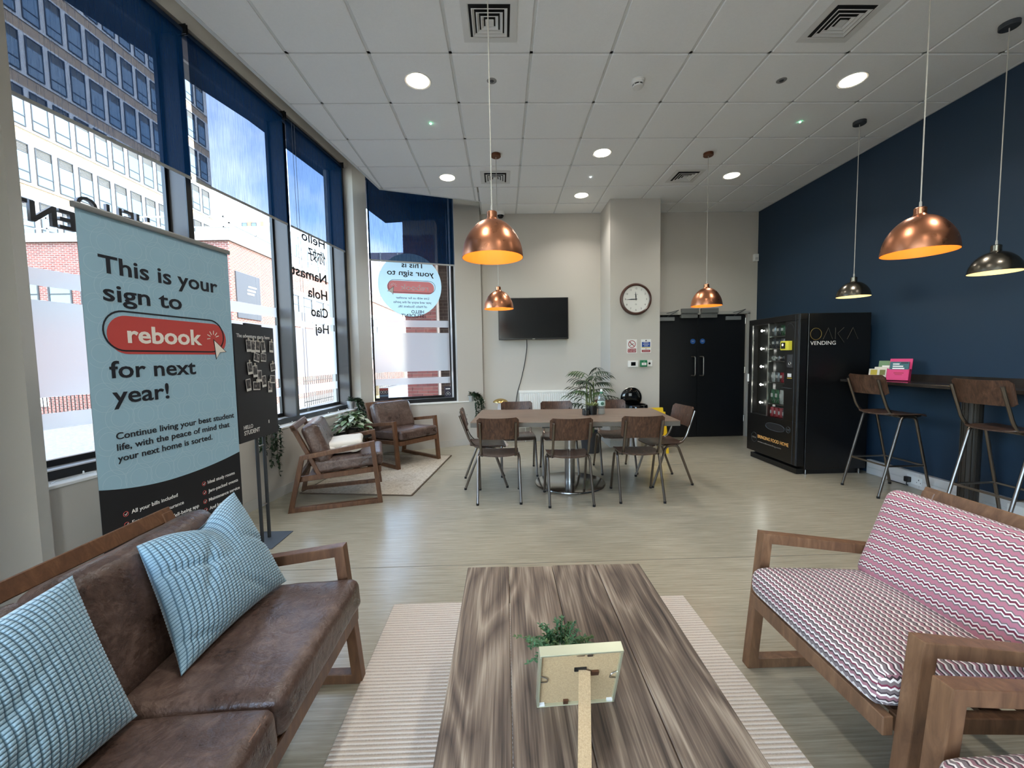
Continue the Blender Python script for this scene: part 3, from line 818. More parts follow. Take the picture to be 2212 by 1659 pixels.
# ------------------------------------------------------------------ upholstery
def leather_mat():
    m, n, l, b = new_mat('brown waxed leather')
    tc = n.new('ShaderNodeTexCoord')
    t1 = n.new('ShaderNodeTexNoise'); t1.inputs['Scale'].default_value = 5; t1.inputs['Detail'].default_value = 8; t1.inputs['Roughness'].default_value = 0.7
    t2 = n.new('ShaderNodeTexNoise'); t2.inputs['Scale'].default_value = 38; t2.inputs['Detail'].default_value = 6; t2.inputs['Distortion'].default_value = 1.5
    r1 = ramp(n, [(0.34, S(52, 38, 33)), (0.50, S(84, 66, 58)), (0.68, S(122, 102, 92))])
    mx = n.new('ShaderNodeMixRGB'); mx.inputs[0].default_value = 0.3
    l.new(tc.outputs['Object'], t1.inputs['Vector']); l.new(tc.outputs['Object'], t2.inputs['Vector'])
    l.new(t1.outputs['Fac'], mx.inputs[1]); l.new(t2.outputs['Fac'], mx.inputs[2]); l.new(mx.outputs[0], r1.inputs[0]); l.new(r1.outputs[0], b.inputs['Base Color'])
    rr = ramp(n, [(0.3, (0.22, 0.22, 0.22, 1)), (0.7, (0.42, 0.42, 0.42, 1))]); l.new(t1.outputs['Fac'], rr.inputs[0]); l.new(rr.outputs[0], b.inputs['Roughness'])
    vo = n.new('ShaderNodeTexVoronoi'); vo.inputs['Scale'].default_value = 220
    ad = n.new('ShaderNodeMath'); ad.operation = 'MULTIPLY_ADD'; ad.inputs[1].default_value = 0.25
    l.new(tc.outputs['Object'], vo.inputs['Vector']); l.new(vo.outputs['Distance'], ad.inputs[0]); l.new(t2.outputs['Fac'], ad.inputs[2])
    t3 = n.new('ShaderNodeTexNoise'); t3.inputs['Scale'].default_value = 13; t3.inputs['Detail'].default_value = 5; t3.inputs['Distortion'].default_value = 2.2; l.new(tc.outputs['Object'], t3.inputs['Vector'])
    ad2 = n.new('ShaderNodeMath'); ad2.operation = 'MULTIPLY_ADD'; ad2.inputs[1].default_value = 2.6; l.new(t3.outputs['Fac'], ad2.inputs[0]); l.new(ad.outputs[0], ad2.inputs[2])
    bp = n.new('ShaderNodeBump'); bp.inputs['Strength'].default_value = 0.3; bp.inputs['Distance'].default_value = 0.006
    l.new(ad2.outputs[0], bp.inputs['Height']); l.new(bp.outputs[0], b.inputs['Normal'])
    return m
LEATHER = leather_mat()
STITCH = mat('tan stitching', S(128, 98, 80), 0.7)
def zig_mat(name, period, stops, amp=0.006, wl_=0.022):
    m, n, l, b = new_mat(name)
    uv = n.new('ShaderNodeUVMap'); uv.uv_map = 'UVMap'
    sx = n.new('ShaderNodeSeparateXYZ'); l.new(uv.outputs[0], sx.inputs[0])
    pp = n.new('ShaderNodeMath'); pp.operation = 'PINGPONG'; pp.inputs[1].default_value = wl_ / 2
    l.new(sx.outputs[0], pp.inputs[0])
    sc = n.new('ShaderNodeMath'); sc.operation = 'MULTIPLY_ADD'; sc.inputs[1].default_value = amp / (wl_ / 2); l.new(pp.outputs[0], sc.inputs[0]); l.new(sx.outputs[1], sc.inputs[2])
    dv = n.new('ShaderNodeMath'); dv.operation = 'DIVIDE'; dv.inputs[1].default_value = period; l.new(sc.outputs[0], dv.inputs[0])
    fr = n.new('ShaderNodeMath'); fr.operation = 'FRACT'; l.new(dv.outputs[0], fr.inputs[0])
    r = ramp(n, stops, 'CONSTANT'); l.new(fr.outputs[0], r.inputs[0]); l.new(r.outputs[0], b.inputs['Base Color'])
    b.inputs['Roughness'].default_value = 0.85; b.inputs['Sheen Weight'].default_value = 0.15
    bw = n.new('ShaderNodeRGBToBW'); l.new(r.outputs[0], bw.inputs[0])
    bp = n.new('ShaderNodeBump'); bp.inputs['Strength'].default_value = 0.35; bp.inputs['Distance'].default_value = 0.003; l.new(bw.outputs[0], bp.inputs['Height']); l.new(bp.outputs[0], b.inputs['Normal'])
    return m
zW, zM, zG, zP, zK = S(226, 216, 210), S(112, 38, 60), S(116, 102, 102), S(176, 112, 126), S(58, 40, 44)
ZIG_BACK = zig_mat('pink zigzag weave', 0.040, [(0.0, zP), (0.16, zG), (0.28, zW), (0.40, zM), (0.58, zW), (0.70, zG), (0.80, zP)], 0.0065, 0.02)
ZIG_SEAT = zig_mat('mauve zigzag weave', 0.064, [(0.0, zW), (0.095, zK), (0.17, zG), (0.33, zW), (0.43, zM), (0.52, zG), (0.67, zW), (0.765, zK), (0.85, S(150, 104, 112))], 0.006, 0.02)

def cushion(name, mat_, parent, size, r, crown, M, uvmode='seat', cuts=14, wrinkle=0.0, seed=0, sag=0.0):
    sx, sy, sz = [s / 2 for s in size]
    bm = bmesh.new()
    bmesh.ops.create_cube(bm, size=2.0)
    bmesh.ops.subdivide_edges(bm, edges=bm.edges[:], cuts=cuts, use_grid_fill=True)
    off = Vector((seed * 3.1, seed * 1.7, seed * 2.3))
    for v in bm.verts:
        p = v.co.copy()
        # denser rows near the edges
        q = Vector([math.copysign(abs(c) ** 0.8, c) for c in p])
        e = Vector((q.x * sx, q.y * sy, q.z * sz))
        rr = min(r, min(sx, sy, sz) * 0.98)
        inn = Vector((max(-(sx - rr), min(sx - rr, e.x)), max(-(sy - rr), min(sy - rr, e.y)), max(-(sz - rr), min(sz - rr, e.z))))
        d = e - inn
        if d.length > 1e-6: e = inn + d.normalized() * min(rr, max(abs(d.x), abs(d.y), abs(d.z)))
        if uvmode == 'seat':
            k = (1 - q.x ** 2) * (1 - q.y ** 2)
            e.z += crown * k * q.z + sag * k * (1 if q.z > 0 else 0)
        else:
            k = (1 - q.x ** 2) * (1 - q.z ** 2)
            e.y += crown * k * q.y
        if wrinkle:
            nn = noise.noise_vector(Vector((e.x * 9, e.y * 9, e.z * 9)) + off)
            n2 = noise.noise(Vector((e.x * 26, e.y * 7, e.z * 7)) + off * 2)
            e += nn * wrinkle + d * 0 + Vector((0, 0, 1)) * n2 * wrinkle * 0.45
        v.co = e
    uvl = bm.loops.layers.uv.new('UVMap')
    bm.normal_update()
    for f in bm.faces:
        f.smooth = True
        c, nr = f.calc_center_median(), f.normal
        for lp in f.loops:
            p = lp.vert.co
            if abs(nr.x) > 0.75: uv = (p.y, p.z + 0.01)
            elif uvmode == 'seat': uv = (p.x, p.y - (p.z - sz) * (1 if p.y > 0 else -1) * (1.0 if abs(nr.y) > 0.3 else 0.3))
            else: uv = (p.x, p.z - (p.y - sy) * 0.6)
            lp[uvl].uv = uv
    me = bpy.data.meshes.new(name)
    bm.to_mesh(me); bm.free()
    o = bpy.data.objects.new(name, me); COL.objects.link(o)
    me.materials.append(mat_)
    o.parent = parent; o.matrix_local = M
    return o

def seam_loop(name, parent, M, pts, r=0.0016, mt=None):
    o = MB().tube(pts, r, 5, closed=True).build(name, mt or STITCH, parent)
    o.matrix_local = M
    return o

def wood(name, stops, sc=(30, 30, 6)): return grain_mat(name, stops, sc, rough=0.42, bump=0.08, dist=0.8)
WALNUT = wood('walnut stained frame', [(0.25, S(74, 49, 34)), (0.55, S(104, 72, 50)), (0.8, S(132, 96, 68))])
OAKD = wood('mid brown oiled frame', [(0.25, S(88, 62, 44)), (0.55, S(118, 86, 62)), (0.8, S(142, 108, 80))])

def side_ring(mb, x0, x1, th=0.042):
    outer = [(-0.41, 0.0), (0.41, 0.0), (0.353, 0.605), (-0.292, 0.515)]
    n = len(outer); inner = []
    for i in range(n):
        p0, p1, p2 = [Vector(q) for q in (outer[i - 1], outer[i], outer[(i + 1) % n])]
        e1, e2 = (p1 - p0).normalized(), (p2 - p1).normalized()
        n1, n2 = Vector((-e1.y, e1.x)), Vector((-e2.y, e2.x))
        bis = (n1 + n2).normalized(); inner.append(p1 + bis * (th / max(0.3, bis.dot(n1))))
    vs = []
    for x in (x0, x1):
        vs += [(x, p[0], p[1]) for p in outer] + [(x, p[0], p[1]) for p in inner]
    fs = []
    for i in range(n):
        j = (i + 1) % n
        fs.append((i, j, 4 + j, 4 + i)); fs.append((8 + i, 12 + i, 12 + j, 8 + j))
        fs.append((i, 8 + i, 8 + j, j)); fs.append((4 + i, 4 + j, 12 + j, 12 + i))
    mb.add(vs, fs)
    return mb
TILT = math.radians(21)
def lounge_seat(name, label, cat, loc, rotz, width, nseat, wood_m, seat_m, back_m, leather=True, group=None, seed=1):
    t = thing(name, label, cat, loc, rotz, group)
    hw = width / 2
    for s in (-1, 1):
        side_ring(MB(), s * hw, s * (hw - 0.045)).build('side_frame', wood_m, t, smooth=False, bevel=0.004, seg=2)
    fr = MB()
    for s in (-1, 1):
        fr.beam((s * (hw - 0.065), -0.32, 0.288), (s * (hw - 0.065), 0.365, 0.322), 0.032, 0.05)
    fr.beam((-hw + 0.05, 0.392, 0.322), (hw - 0.05, 0.392, 0.322), 0.032, 0.058)
    fr.beam((-hw + 0.05, -0.32, 0.288), (hw - 0.05, -0.32, 0.288), 0.032, 0.05)
    fr.build('seat_frame', wood_m, t, smooth=False, bevel=0.003)
    sl = MB()
    for k in range(5): sl.box(-hw + 0.07, hw - 0.07, -0.24 + k * 0.13, -0.18 + k * 0.13, 0.298 + k * 0.006, 0.312 + k * 0.006)
    sl.build('seat_slats', wood_m, t, smooth=False)
    bk = MB()
    for s in (-1, 1): bk.beam((s * (hw - 0.075), -0.135, 0.30), (s * (hw - 0.075), -0.345, 0.775), 0.05, 0.036, (0, 1, 0))
    bk.beam((-hw + 0.05, -0.345, 0.765), (hw - 0.05, -0.345, 0.765), 0.036, 0.055, (0, -0.4, 1))
    bk.beam((-hw + 0.1, -0.19, 0.44), (hw - 0.1, -0.19, 0.44), 0.025, 0.05, (0, -0.4, 1))
    bk.build('back_frame', wood_m, t, smooth=False, bevel=0.003)
    inner = width - 0.10
    cw = inner / nseat
    for k in range(nseat):
        cx = -inner / 2 + cw * (k + 0.5)
        Ms = Matrix.Translation((cx, 0.115, 0.402)) @ Matrix.Rotation(math.radians(3.2), 4, 'X')
        sw = cw - 0.006
        c = cushion('seat_cushion', seat_m, t, (sw, 0.625, 0.125), 0.035 if leather else 0.05, 0.012 if leather else 0.022, Ms, 'seat', 20 if leather else 16, 0.004 if leather else 0.0, seed + k)
        if leather:
            rr = sw / 2 - 0.02
            for zz in (0.052,):
                seam_loop('piping', c, Matrix.Identity(4), smooth_path([(-rr, -0.28, zz), (rr, -0.28, zz), (rr, 0.295, zz), (-rr, 0.295, zz), (-rr, -0.28, zz)], 0.02)[:-1], 0.0022)
        Mb = Matrix.Translation((cx, -0.155, 0.60)) @ Matrix.Rotation(TILT, 4, 'X')
        c2 = cushion('back_cushion', back_m, t, (sw, 0.15, 0.40), 0.055 if leather else 0.05, 0.02, Mb, 'back', 18 if leather else 16, 0.005 if leather else 0.0, seed + 5 + k)
        if leather:
            rr = sw / 2 - 0.025
            seam_loop('piping', c2, Matrix.Identity(4), smooth_path([(-rr, 0.04, -0.175), (rr, 0.04, -0.175), (rr, 0.04, 0.18), (-rr, 0.04, 0.18), (-rr, 0.04, -0.175)], 0.03)[:-1], 0.0022)
    return t
# leather sofa, facing +x; far side at y 1.72
lounge_seat('leather_sofa', 'brown leather two-seat sofa with a wooden frame, carrying two blue cushions', 'sofa', (-1.03, 1.045, 0), -PI / 2, 1.35, 2, WALNUT, LEATHER, LEATHER, True, None, 3)
ang1 = math.atan2(0.24, 0.803)
lounge_seat('leather_armchair', 'brown leather armchair with a cream blanket folded on its seat', 'armchair', (-1.67, 4.125, 0), ang1 - PI / 2, 0.72, 1, WALNUT, LEATHER, LEATHER, True, 'leather armchairs', 11)
lounge_seat('leather_armchair', 'empty brown leather armchair in front of the corner window', 'armchair', (-1.40, 5.55, 0), math.radians(-130.0), 0.70, 1, WALNUT, LEATHER, LEATHER, True, 'leather armchairs', 17)
lounge_seat('patterned_armchair', 'pink zigzag armchair beside the long rug, nearer the dining table', 'armchair', (1.46, 1.37, 0), PI / 2, 0.715, 1, OAKD, ZIG_SEAT, ZIG_BACK, False, 'zigzag armchairs', 21)
lounge_seat('patterned_armchair', 'pink zigzag armchair beside the long rug, further from the dining table', 'armchair', (1.39, 0.575, 0), PI / 2 + math.radians(4), 0.715, 1, OAKD, ZIG_SEAT, ZIG_BACK, False, 'zigzag armchairs', 25)

# ------------------------------------------------------------------ blue chunky cushions
m, n, l, b = new_mat('pale blue corded plush')
at = n.new('ShaderNodeAttribute'); at.attribute_name = 'cord'
r = ramp(n, [(0.0, S(60, 92, 112)), (0.35, S(104, 140, 160)), (0.8, S(150, 184, 202))]); l.new(at.outputs['Fac'], r.inputs[0]); l.new(r.outputs[0], b.inputs['Base Color'])
b.inputs['Roughness'].default_value = 0.8; b.inputs['Sheen Weight'].default_value = 0.4
PLUSH = m
def plush(name, label, corners, thick, seed, dent=0.07):
    """corners: bottom-near, bottom-far, top-far, top-near (world)"""
    P = [Vector(c) for c in corners]
    cen = sum(P, Vector()) / 4
    nu, nv = 29, 42
    ku, kv = 6, 6
    NU, NV = nu * ku, nv * kv
    u = np.linspace(-1, 1, NU + 1)[None, :]; v = np.linspace(-1, 1, NV + 1)[:, None]
    a, b_ = (1 + u) / 2, (1 + v) / 2
    u2 = u * (1 - 0.07 * (1 - v ** 2)); v2 = v * (1 - 0.07 * (1 - u ** 2)) - dent * np.exp(-(u / 0.42) ** 2) * np.clip(v, 0, 1) ** 2
    a2, b2 = (1 + u2) / 2, (1 + v2) / 2
    Pn = [np.array(p) for p in P]
    base = ((1 - a2) * (1 - b2))[..., None] * Pn[0] + (a2 * (1 - b2))[..., None] * Pn[1] + (a2 * b2)[..., None] * Pn[2] + ((1 - a2) * b2)[..., None] * Pn[3]
    nrm = (P[1] - P[0]).cross(P[3] - P[0]).normalized()
    if nrm.x < 0: nrm = -nrm
    N3 = np.array(nrm)
    prof = np.clip((1 - np.abs(u) ** 2.4) * (1 - np.abs(v) ** 2.4), 0, 1) ** 0.6
    fu = (a * nu) % 1.0; fv = (b_ * nv + 0 * u) % 1.0
    cell = np.clip(1 - np.abs(2 * fu - 1) ** 3.0, 0, 1) * np.clip(1 - np.abs(2 * fv - 1) ** 2.2, 0, 1)
    cell = np.sqrt(np.clip(cell, 0, 1))
    rn = random.Random(seed)
    fold = np.zeros_like(prof)
    for q in range(5):
        cu, cv, an, wd, dp = rn.uniform(-0.8, 0.8), rn.uniform(-0.8, 0.8), rn.uniform(0, PI), rn.uniform(0.05, 0.09), rn.uniform(0.006, 0.016)
        du = (u - cu) * math.cos(an) + (v - cv) * math.sin(an); dv_ = -(u - cu) * math.sin(an) + (v - cv) * math.cos(an)
        fold += dp * np.exp(-(dv_ / wd) ** 2) * np.exp(-(du / 0.45) ** 2)
    if dent > 0.05:
        fold += 0.03 * np.exp(-((u - 0.05) / 0.16) ** 2) * np.clip((v + 0.1), 0, 1) ** 1.0 * 1.2
    out_v = []; out_c = []
    for s in (1, -1):
        h = thick * prof - (fold if s > 0 else 0) * (prof > 0.02) + 0.0042 * (cell - 0.3) * np.clip(prof * 3, 0.25, 1)
        h = np.where(prof < 1e-6, 0.0, h)
        pos = base + (s * h)[..., None] * N3
        out_v.append(pos.reshape(-1, 3)); out_c.append((cell * np.ones_like(prof)).reshape(-1))
    vs = np.concatenate(out_v) - np.array(cen); cs = np.concatenate(out_c)
    W = NU + 1; cnt = W * (NV + 1)
    ii, jj = np.meshgrid(np.arange(NU), np.arange(NV))
    q0 = (jj * W + ii).ravel()
    f1 = np.stack([q0, q0 + 1, q0 + W + 1, q0 + W], 1); f2 = f1[:, ::-1] + cnt
    fs = np.concatenate([f1, f2]).astype(np.int32)
    me = bpy.data.meshes.new('cushion_cover')
    me.vertices.add(len(vs)); me.vertices.foreach_set('co', vs.astype(np.float32).ravel())
    me.loops.add(fs.size); me.loops.foreach_set('vertex_index', fs.ravel())
    me.polygons.add(len(fs)); me.polygons.foreach_set('loop_start', np.arange(0, fs.size, 4, dtype=np.int32)); me.polygons.foreach_set('loop_total', np.full(len(fs), 4, dtype=np.int32))
    me.update(calc_edges=True)
    me.polygons.foreach_set('use_smooth', np.ones(len(fs), dtype=bool))
    at_ = me.attributes.new('cord', 'FLOAT', 'POINT'); at_.data.foreach_set('value', cs.astype(np.float32))
    me.materials.append(PLUSH)
    o = bpy.data.objects.new(name, me); COL.objects.link(o); o.location = cen
    return tag(o, label, 'cushion', 'blue sofa cushions')
plush('blue_cushion', 'blue chunky corded cushion dented at its top, by the sofa arm nearer the photo board',
      [(-0.945, 1.15, 0.475), (-0.905, 1.655, 0.475), (-1.155, 1.745, 0.825), (-1.165, 1.285, 0.805)], 0.085, 3, 0.20)
plush('blue_cushion', 'plump blue chunky corded cushion at the sofa end away from the photo board',
      [(-0.96, 0.52, 0.475), (-0.955, 1.02, 0.475), (-1.155, 1.085, 0.82), (-1.17, 0.60, 0.82)], 0.095, 8, 0.03)

# ------------------------------------------------------------------ coffee table and rugs
def plank_mat(name, seed, tint):
    m, n, l, b = new_mat(name)
    tc = n.new('ShaderNodeTexCoord')
    mp = n.new('ShaderNodeMapping'); mp.inputs['Scale'].default_value = (1.0, 0.16, 1.0); mp.inputs['Location'].default_value = (seed * 1.37, seed * 0.71, 0)
    wv = n.new('ShaderNodeTexNoise'); wv.inputs['Scale'].default_value = 4.2; wv.inputs['Detail'].default_value = 2.0
    mul = n.new('ShaderNodeMath'); mul.operation = 'MULTIPLY'; mul.inputs[1].default_value = 26.0
    pp = n.new('ShaderNodeMath'); pp.operation = 'PINGPONG'; pp.inputs[1].default_value = 1.0
    l.new(tc.outputs['Object'], mp.inputs[0]); l.new(mp.outputs[0], wv.inputs['Vector']); l.new(wv.outputs['Fac'], mul.inputs[0]); l.new(mul.outputs[0], pp.inputs[0])
    mp2 = n.new('ShaderNodeMapping'); mp2.inputs['Scale'].default_value = (190, 4, 1); mp2.inputs['Location'].default_value = (seed * 3.3, seed, 0)
    fn = n.new('ShaderNodeTexNoise'); fn.inputs['Scale'].default_value = 1.0; fn.inputs['Detail'].default_value = 6
    l.new(tc.outputs['Object'], mp2.inputs[0]); l.new(mp2.outputs[0], fn.inputs['Vector'])
    mp3 = n.new('ShaderNodeMapping'); mp3.inputs['Scale'].default_value = (11, 0.9, 1); mp3.inputs['Location'].default_value = (seed * 5.1, seed * 2.2, 0)
    bn = n.new('ShaderNodeTexNoise'); bn.inputs['Scale'].default_value = 1.0; bn.inputs['Detail'].default_value = 4
    l.new(tc.outputs['Object'], mp3.inputs[0]); l.new(mp3.outputs[0], bn.inputs['Vector'])
    a1 = n.new('ShaderNodeMath'); a1.operation = 'MULTIPLY_ADD'; a1.inputs[1].default_value = 0.42
    l.new(pp.outputs[0], a1.inputs[0]); l.new(fn.outputs['Fac'], a1.inputs[2])
    a2 = n.new('ShaderNodeMath'); a2.operation = 'MULTIPLY_ADD'; a2.inputs[1].default_value = 1.0
    l.new(bn.outputs['Fac'], a2.inputs[0]); l.new(a1.outputs[0], a2.inputs[2])
    sc = n.new('ShaderNodeMath'); sc.operation = 'MULTIPLY'; sc.inputs[1].default_value = 0.5; l.new(a2.outputs[0], sc.inputs[0])
    k = tint
    r = ramp(n, [(0.34, S(42 * k, 34 * k, 28 * k)), (0.47, S(84 * k, 70 * k, 59 * k)), (0.60, S(116 * k, 100 * k, 85 * k)), (0.76, S(162 * k, 147 * k, 128 * k))])
    l.new(sc.outputs[0], r.inputs[0])
    # knots
    mp4 = n.new('ShaderNodeMapping'); mp4.inputs['Scale'].default_value = (5.0, 2.2, 1); mp4.inputs['Location'].default_value = (seed * 2.9, seed * 4.2, 0)
    vo = n.new('ShaderNodeTexVoronoi'); vo.inputs['Scale'].default_value = 1.0; l.new(tc.outputs['Object'], mp4.inputs[0]); l.new(mp4.outputs[0], vo.inputs['Vector'])
    kr = ramp(n, [(0.03, (1, 1, 1, 1)), (0.09, (0, 0, 0, 1))]); l.new(vo.outputs['Distance'], kr.inputs[0])
    mk = n.new('ShaderNodeMixRGB'); mk.inputs[2].default_value = S(48, 34, 26); l.new(kr.outputs[0], mk.inputs[0]); l.new(r.outputs[0], mk.inputs[1])
    l.new(mk.outputs[0], b.inputs['Base Color'])
    b.inputs['Roughness'].default_value = 0.6
    bp = n.new('ShaderNodeBump'); bp.inputs['Strength'].default_value = 0.35; bp.inputs['Distance'].default_value = 0.003; l.new(sc.outputs[0], bp.inputs['Height']); l.new(bp.outputs[0], b.inputs['Normal'])
    return m
CT = thing('coffee_table', 'low coffee table of weathered reclaimed planks on the long rug', 'table', (0.215, 1.18, 0), math.radians(-0.4))
px = [-0.395, -0.205, -0.008, 0.19, 0.395]
for k in range(4):
    pmb = MB().box(px[k] + 0.001, px[k + 1] - 0.001, -0.64, 0.64 + (0.003, -0.002, 0.004, 0.0)[k], 0.378, 0.42 - (0, 0.001, 0.0005, 0)[k])
    pmb.build('plank', plank_mat('reclaimed plank %s' % 'abcd'[k], 1.3 + k * 2.17, (0.98, 1.0, 0.94, 0.96)[k]), CT, smooth=False, bevel=0.003)
LEGW = grain_mat('rough timber leg', [(0.3, S(70, 54, 42)), (0.7, S(128, 104, 82))], (20, 20, 4), rough=0.7)
for sx_ in (-1, 1):
    for sy_ in (-1, 1):
        MB().box(sx_ * 0.33 - 0.035, sx_ * 0.33 + 0.035, sy_ * 0.56 - 0.035, sy_ * 0.56 + 0.035, 0.012, 0.378).build('leg', LEGW, CT, smooth=False, bevel=0.003)
MB().box(-0.35, 0.35, 0.55, 0.57, 0.30, 0.378).box(-0.35, 0.35, -0.57, -0.55, 0.30, 0.378).box(-0.34, -0.32, -0.55, 0.55, 0.30, 0.378).box(0.32, 0.34, -0.55, 0.55, 0.30, 0.378).build('apron', LEGW, CT, smooth=False)

def rug_mat(name, c1, c2, rows, axis):
    m, n, l, b = new_mat(name)
    tc = n.new('ShaderNodeTexCoord'); sx = n.new('ShaderNodeSeparateXYZ'); l.new(tc.outputs['Object'], sx.inputs[0])
    nz = n.new('ShaderNodeTexNoise'); nz.inputs['Scale'].default_value = 160; l.new(tc.outputs['Object'], nz.inputs['Vector'])
    mm = n.new('ShaderNodeMath'); mm.operation = 'MULTIPLY'; mm.inputs[1].default_value = rows; l.new(sx.outputs[axis], mm.inputs[0])
    pp = n.new('ShaderNodeMath'); pp.operation = 'PINGPONG'; pp.inputs[1].default_value = 1.0; l.new(mm.outputs[0], pp.inputs[0])
    ad = n.new('ShaderNodeMath'); ad.operation = 'MULTIPLY_ADD'; ad.inputs[1].default_value = 0.5; l.new(nz.outputs['Fac'], ad.inputs[0]); l.new(pp.outputs[0], ad.inputs[2])
    r = ramp(n, [(0.2, c1), (0.75, c2)]); l.new(ad.outputs[0], r.inputs[0]); l.new(r.outputs[0], b.inputs['Base Color'])
    b.inputs['Roughness'].default_value = 0.95
    bp = n.new('ShaderNodeBump'); bp.inputs['Strength'].default_value = 0.7; bp.inputs['Distance'].default_value = 0.006; l.new(ad.outputs[0], bp.inputs['Height']); l.new(bp.outputs[0], b.inputs['Normal'])
    return m
rg = MB()
tag(rg.box(-0.63, 1.005, -0.5, 2.225, 0.0, 0.012).build('long_rug', rug_mat('ribbed oatmeal wool', S(168, 156, 144), S(214, 205, 194), 110, 1), smooth=False, bevel=0.004), 'pale ribbed wool rug under the coffee table', 'rug')
m, n, l, b = new_mat('faded speckled rug')
tc = n.new('ShaderNodeTexCoord'); t1 = n.new('ShaderNodeTexNoise'); t1.inputs['Scale'].default_value = 26; t1.inputs['Detail'].default_value = 8; t1.inputs['Roughness'].default_value = 0.8; t1.inputs['Distortion'].default_value = 1.4
r = ramp(n, [(0.36, S(150, 138, 120)), (0.5, S(190, 181, 165)), (0.66, S(210, 203, 190))]); l.new(tc.outputs['Object'], t1.inputs['Vector']); l.new(t1.outputs['Fac'], r.inputs[0]); l.new(r.outputs[0], b.inputs['Base Color']); b.inputs['Roughness'].default_value = 0.95
RUG2 = m
r2 = thing('faded_rug', 'faded speckled beige rug under the leather armchairs', 'rug', (0, 0, 0))
pl = [(-2.12, 4.22), (-0.936, 4.065), (-0.742, 5.732), (-1.93, 5.86)]
r2.location = (-1.43, 4.97, 0)
MB().prism([(x + 1.43, y - 4.97) for x, y in pl], 0.0, 0.008).build('pile', RUG2, r2, smooth=False)
ctr = Vector((-1.43, 4.97, 0))
bnd = MB()
for i in range(4):
    p, q = Vector(pl[i - 1] + (0,)) - ctr, Vector(pl[i] + (0,)) - ctr
    bnd.beam((p.x, p.y, 0.005), (q.x, q.y, 0.005), 0.016, 0.01)
bnd.build('binding', mat('brown rug binding', S(96, 84, 70), 0.9), r2, smooth=False)

# ------------------------------------------------------------------ dining table, chairs, stools
TOPM = grain_mat('grey-brown laminate top', [(0.28, S(94, 78, 66)), (0.5, S(122, 103, 88)), (0.75, S(146, 126, 108))], (3.0, 42, 1), rough=0.38, bump=0.03, dist=0.5)
EDGE = mat('dull brown-grey table edge', S(92, 86, 78), 0.5)
dt = thing('dining_table', 'long grey-brown dining table on a round steel pedestal', 'table', (0.712, 4.35, 0), math.radians(-4.2))
tp = MB().box(-1.0, 1.0, -0.475, 0.475, 0.742, 0.75).build('table_top', TOPM, dt, smooth=False)
MB().box(-1.0, 1.0, -0.475, 0.475, 0.70, 0.742).build('edge_band', EDGE, dt, smooth=False, bevel=0.002)
MB().lathe([(0, 0.0), (0.372, 0.0), (0.378, 0.008), (0.374, 0.018), (0.36, 0.022), (0.08, 0.03), (0.0, 0.03)], 48).build('pedestal_base', mat('mirror steel', S(170, 166, 160), 0.16, metal=1.0), dt)
MB().lathe([(0.055, 0.028), (0.055, 0.66)], 24).build('pedestal_column', STEEL, dt)
MB().box(-0.3, 0.3, -0.3, 0.3, 0.66, 0.70).box(-0.85, 0.85, -0.03, 0.03, 0.655, 0.70).build('top_support', BLACKM, dt, smooth=False)

VENEER = grain_mat('dark oak veneer', [(0.3, S(48, 32, 24)), (0.52, S(78, 54, 41)), (0.78, S(108, 78, 60))], (34, 34, 5.0), rough=0.36, bump=0.06, dist=1.6)
SEATV = grain_mat('dark seat veneer', [(0.3, S(50, 36, 29)), (0.55, S(80, 60, 49)), (0.8, S(104, 82, 68))], (40, 5, 20), rough=0.34, bump=0.05, dist=1.0)
def back_panel(name, parent, w, z0, z1, y0, y1, curve=0.03, th=0.011):
    """curved veneer backrest; bottom at (y0,z0), top at (y1,z1)"""
    nx, nz = 16, 8
    mb = MB(); vs = []
    for side in (0, 1):
        for j in range(nz + 1):
            for i in range(nx + 1):
                u, v_ = -1 + 2 * i / nx, j / nz
                x = u * w / 2
                zc = z0 + (z1 - z0) * v_
                # rounded corners, gently dipped top edge
                cr = 0.022
                dxe = max(0, abs(x) - (w / 2 - cr)); lim = cr - math.sqrt(max(0, cr * cr - dxe * dxe))
                zz = min(max(zc, z0 + lim), z1 - lim) - 0.006 * (1 - u * u) * v_
                y = y0 + (y1 - y0) * v_ - curve * (1 - u * u) + (th if side else 0)
                vs.append((x, y, zz))
    W = nx + 1; n_ = W * (nz + 1); fs = []
    for j in range(nz):
        for i in range(nx):
            a = j * W + i
            fs.append((a, a + 1, a + W + 1, a + W)); fs.append((n_ + a, n_ + a + W, n_ + a + W + 1, n_ + a + 1))
    ring = [i for i in range(W)] + [j * W + nx for j in range(1, nz + 1)] + [nz * W + i for i in range(nx - 1, -1, -1)] + [j * W for j in range(nz - 1, 0, -1)]
    for k in range(len(ring)):
        a, b_ = ring[k], ring[(k + 1) % len(ring)]
        fs.append((a, n_ + a, n_ + b_, b_))
    mb.add(vs, fs)
    return mb.build(name, VENEER, parent)
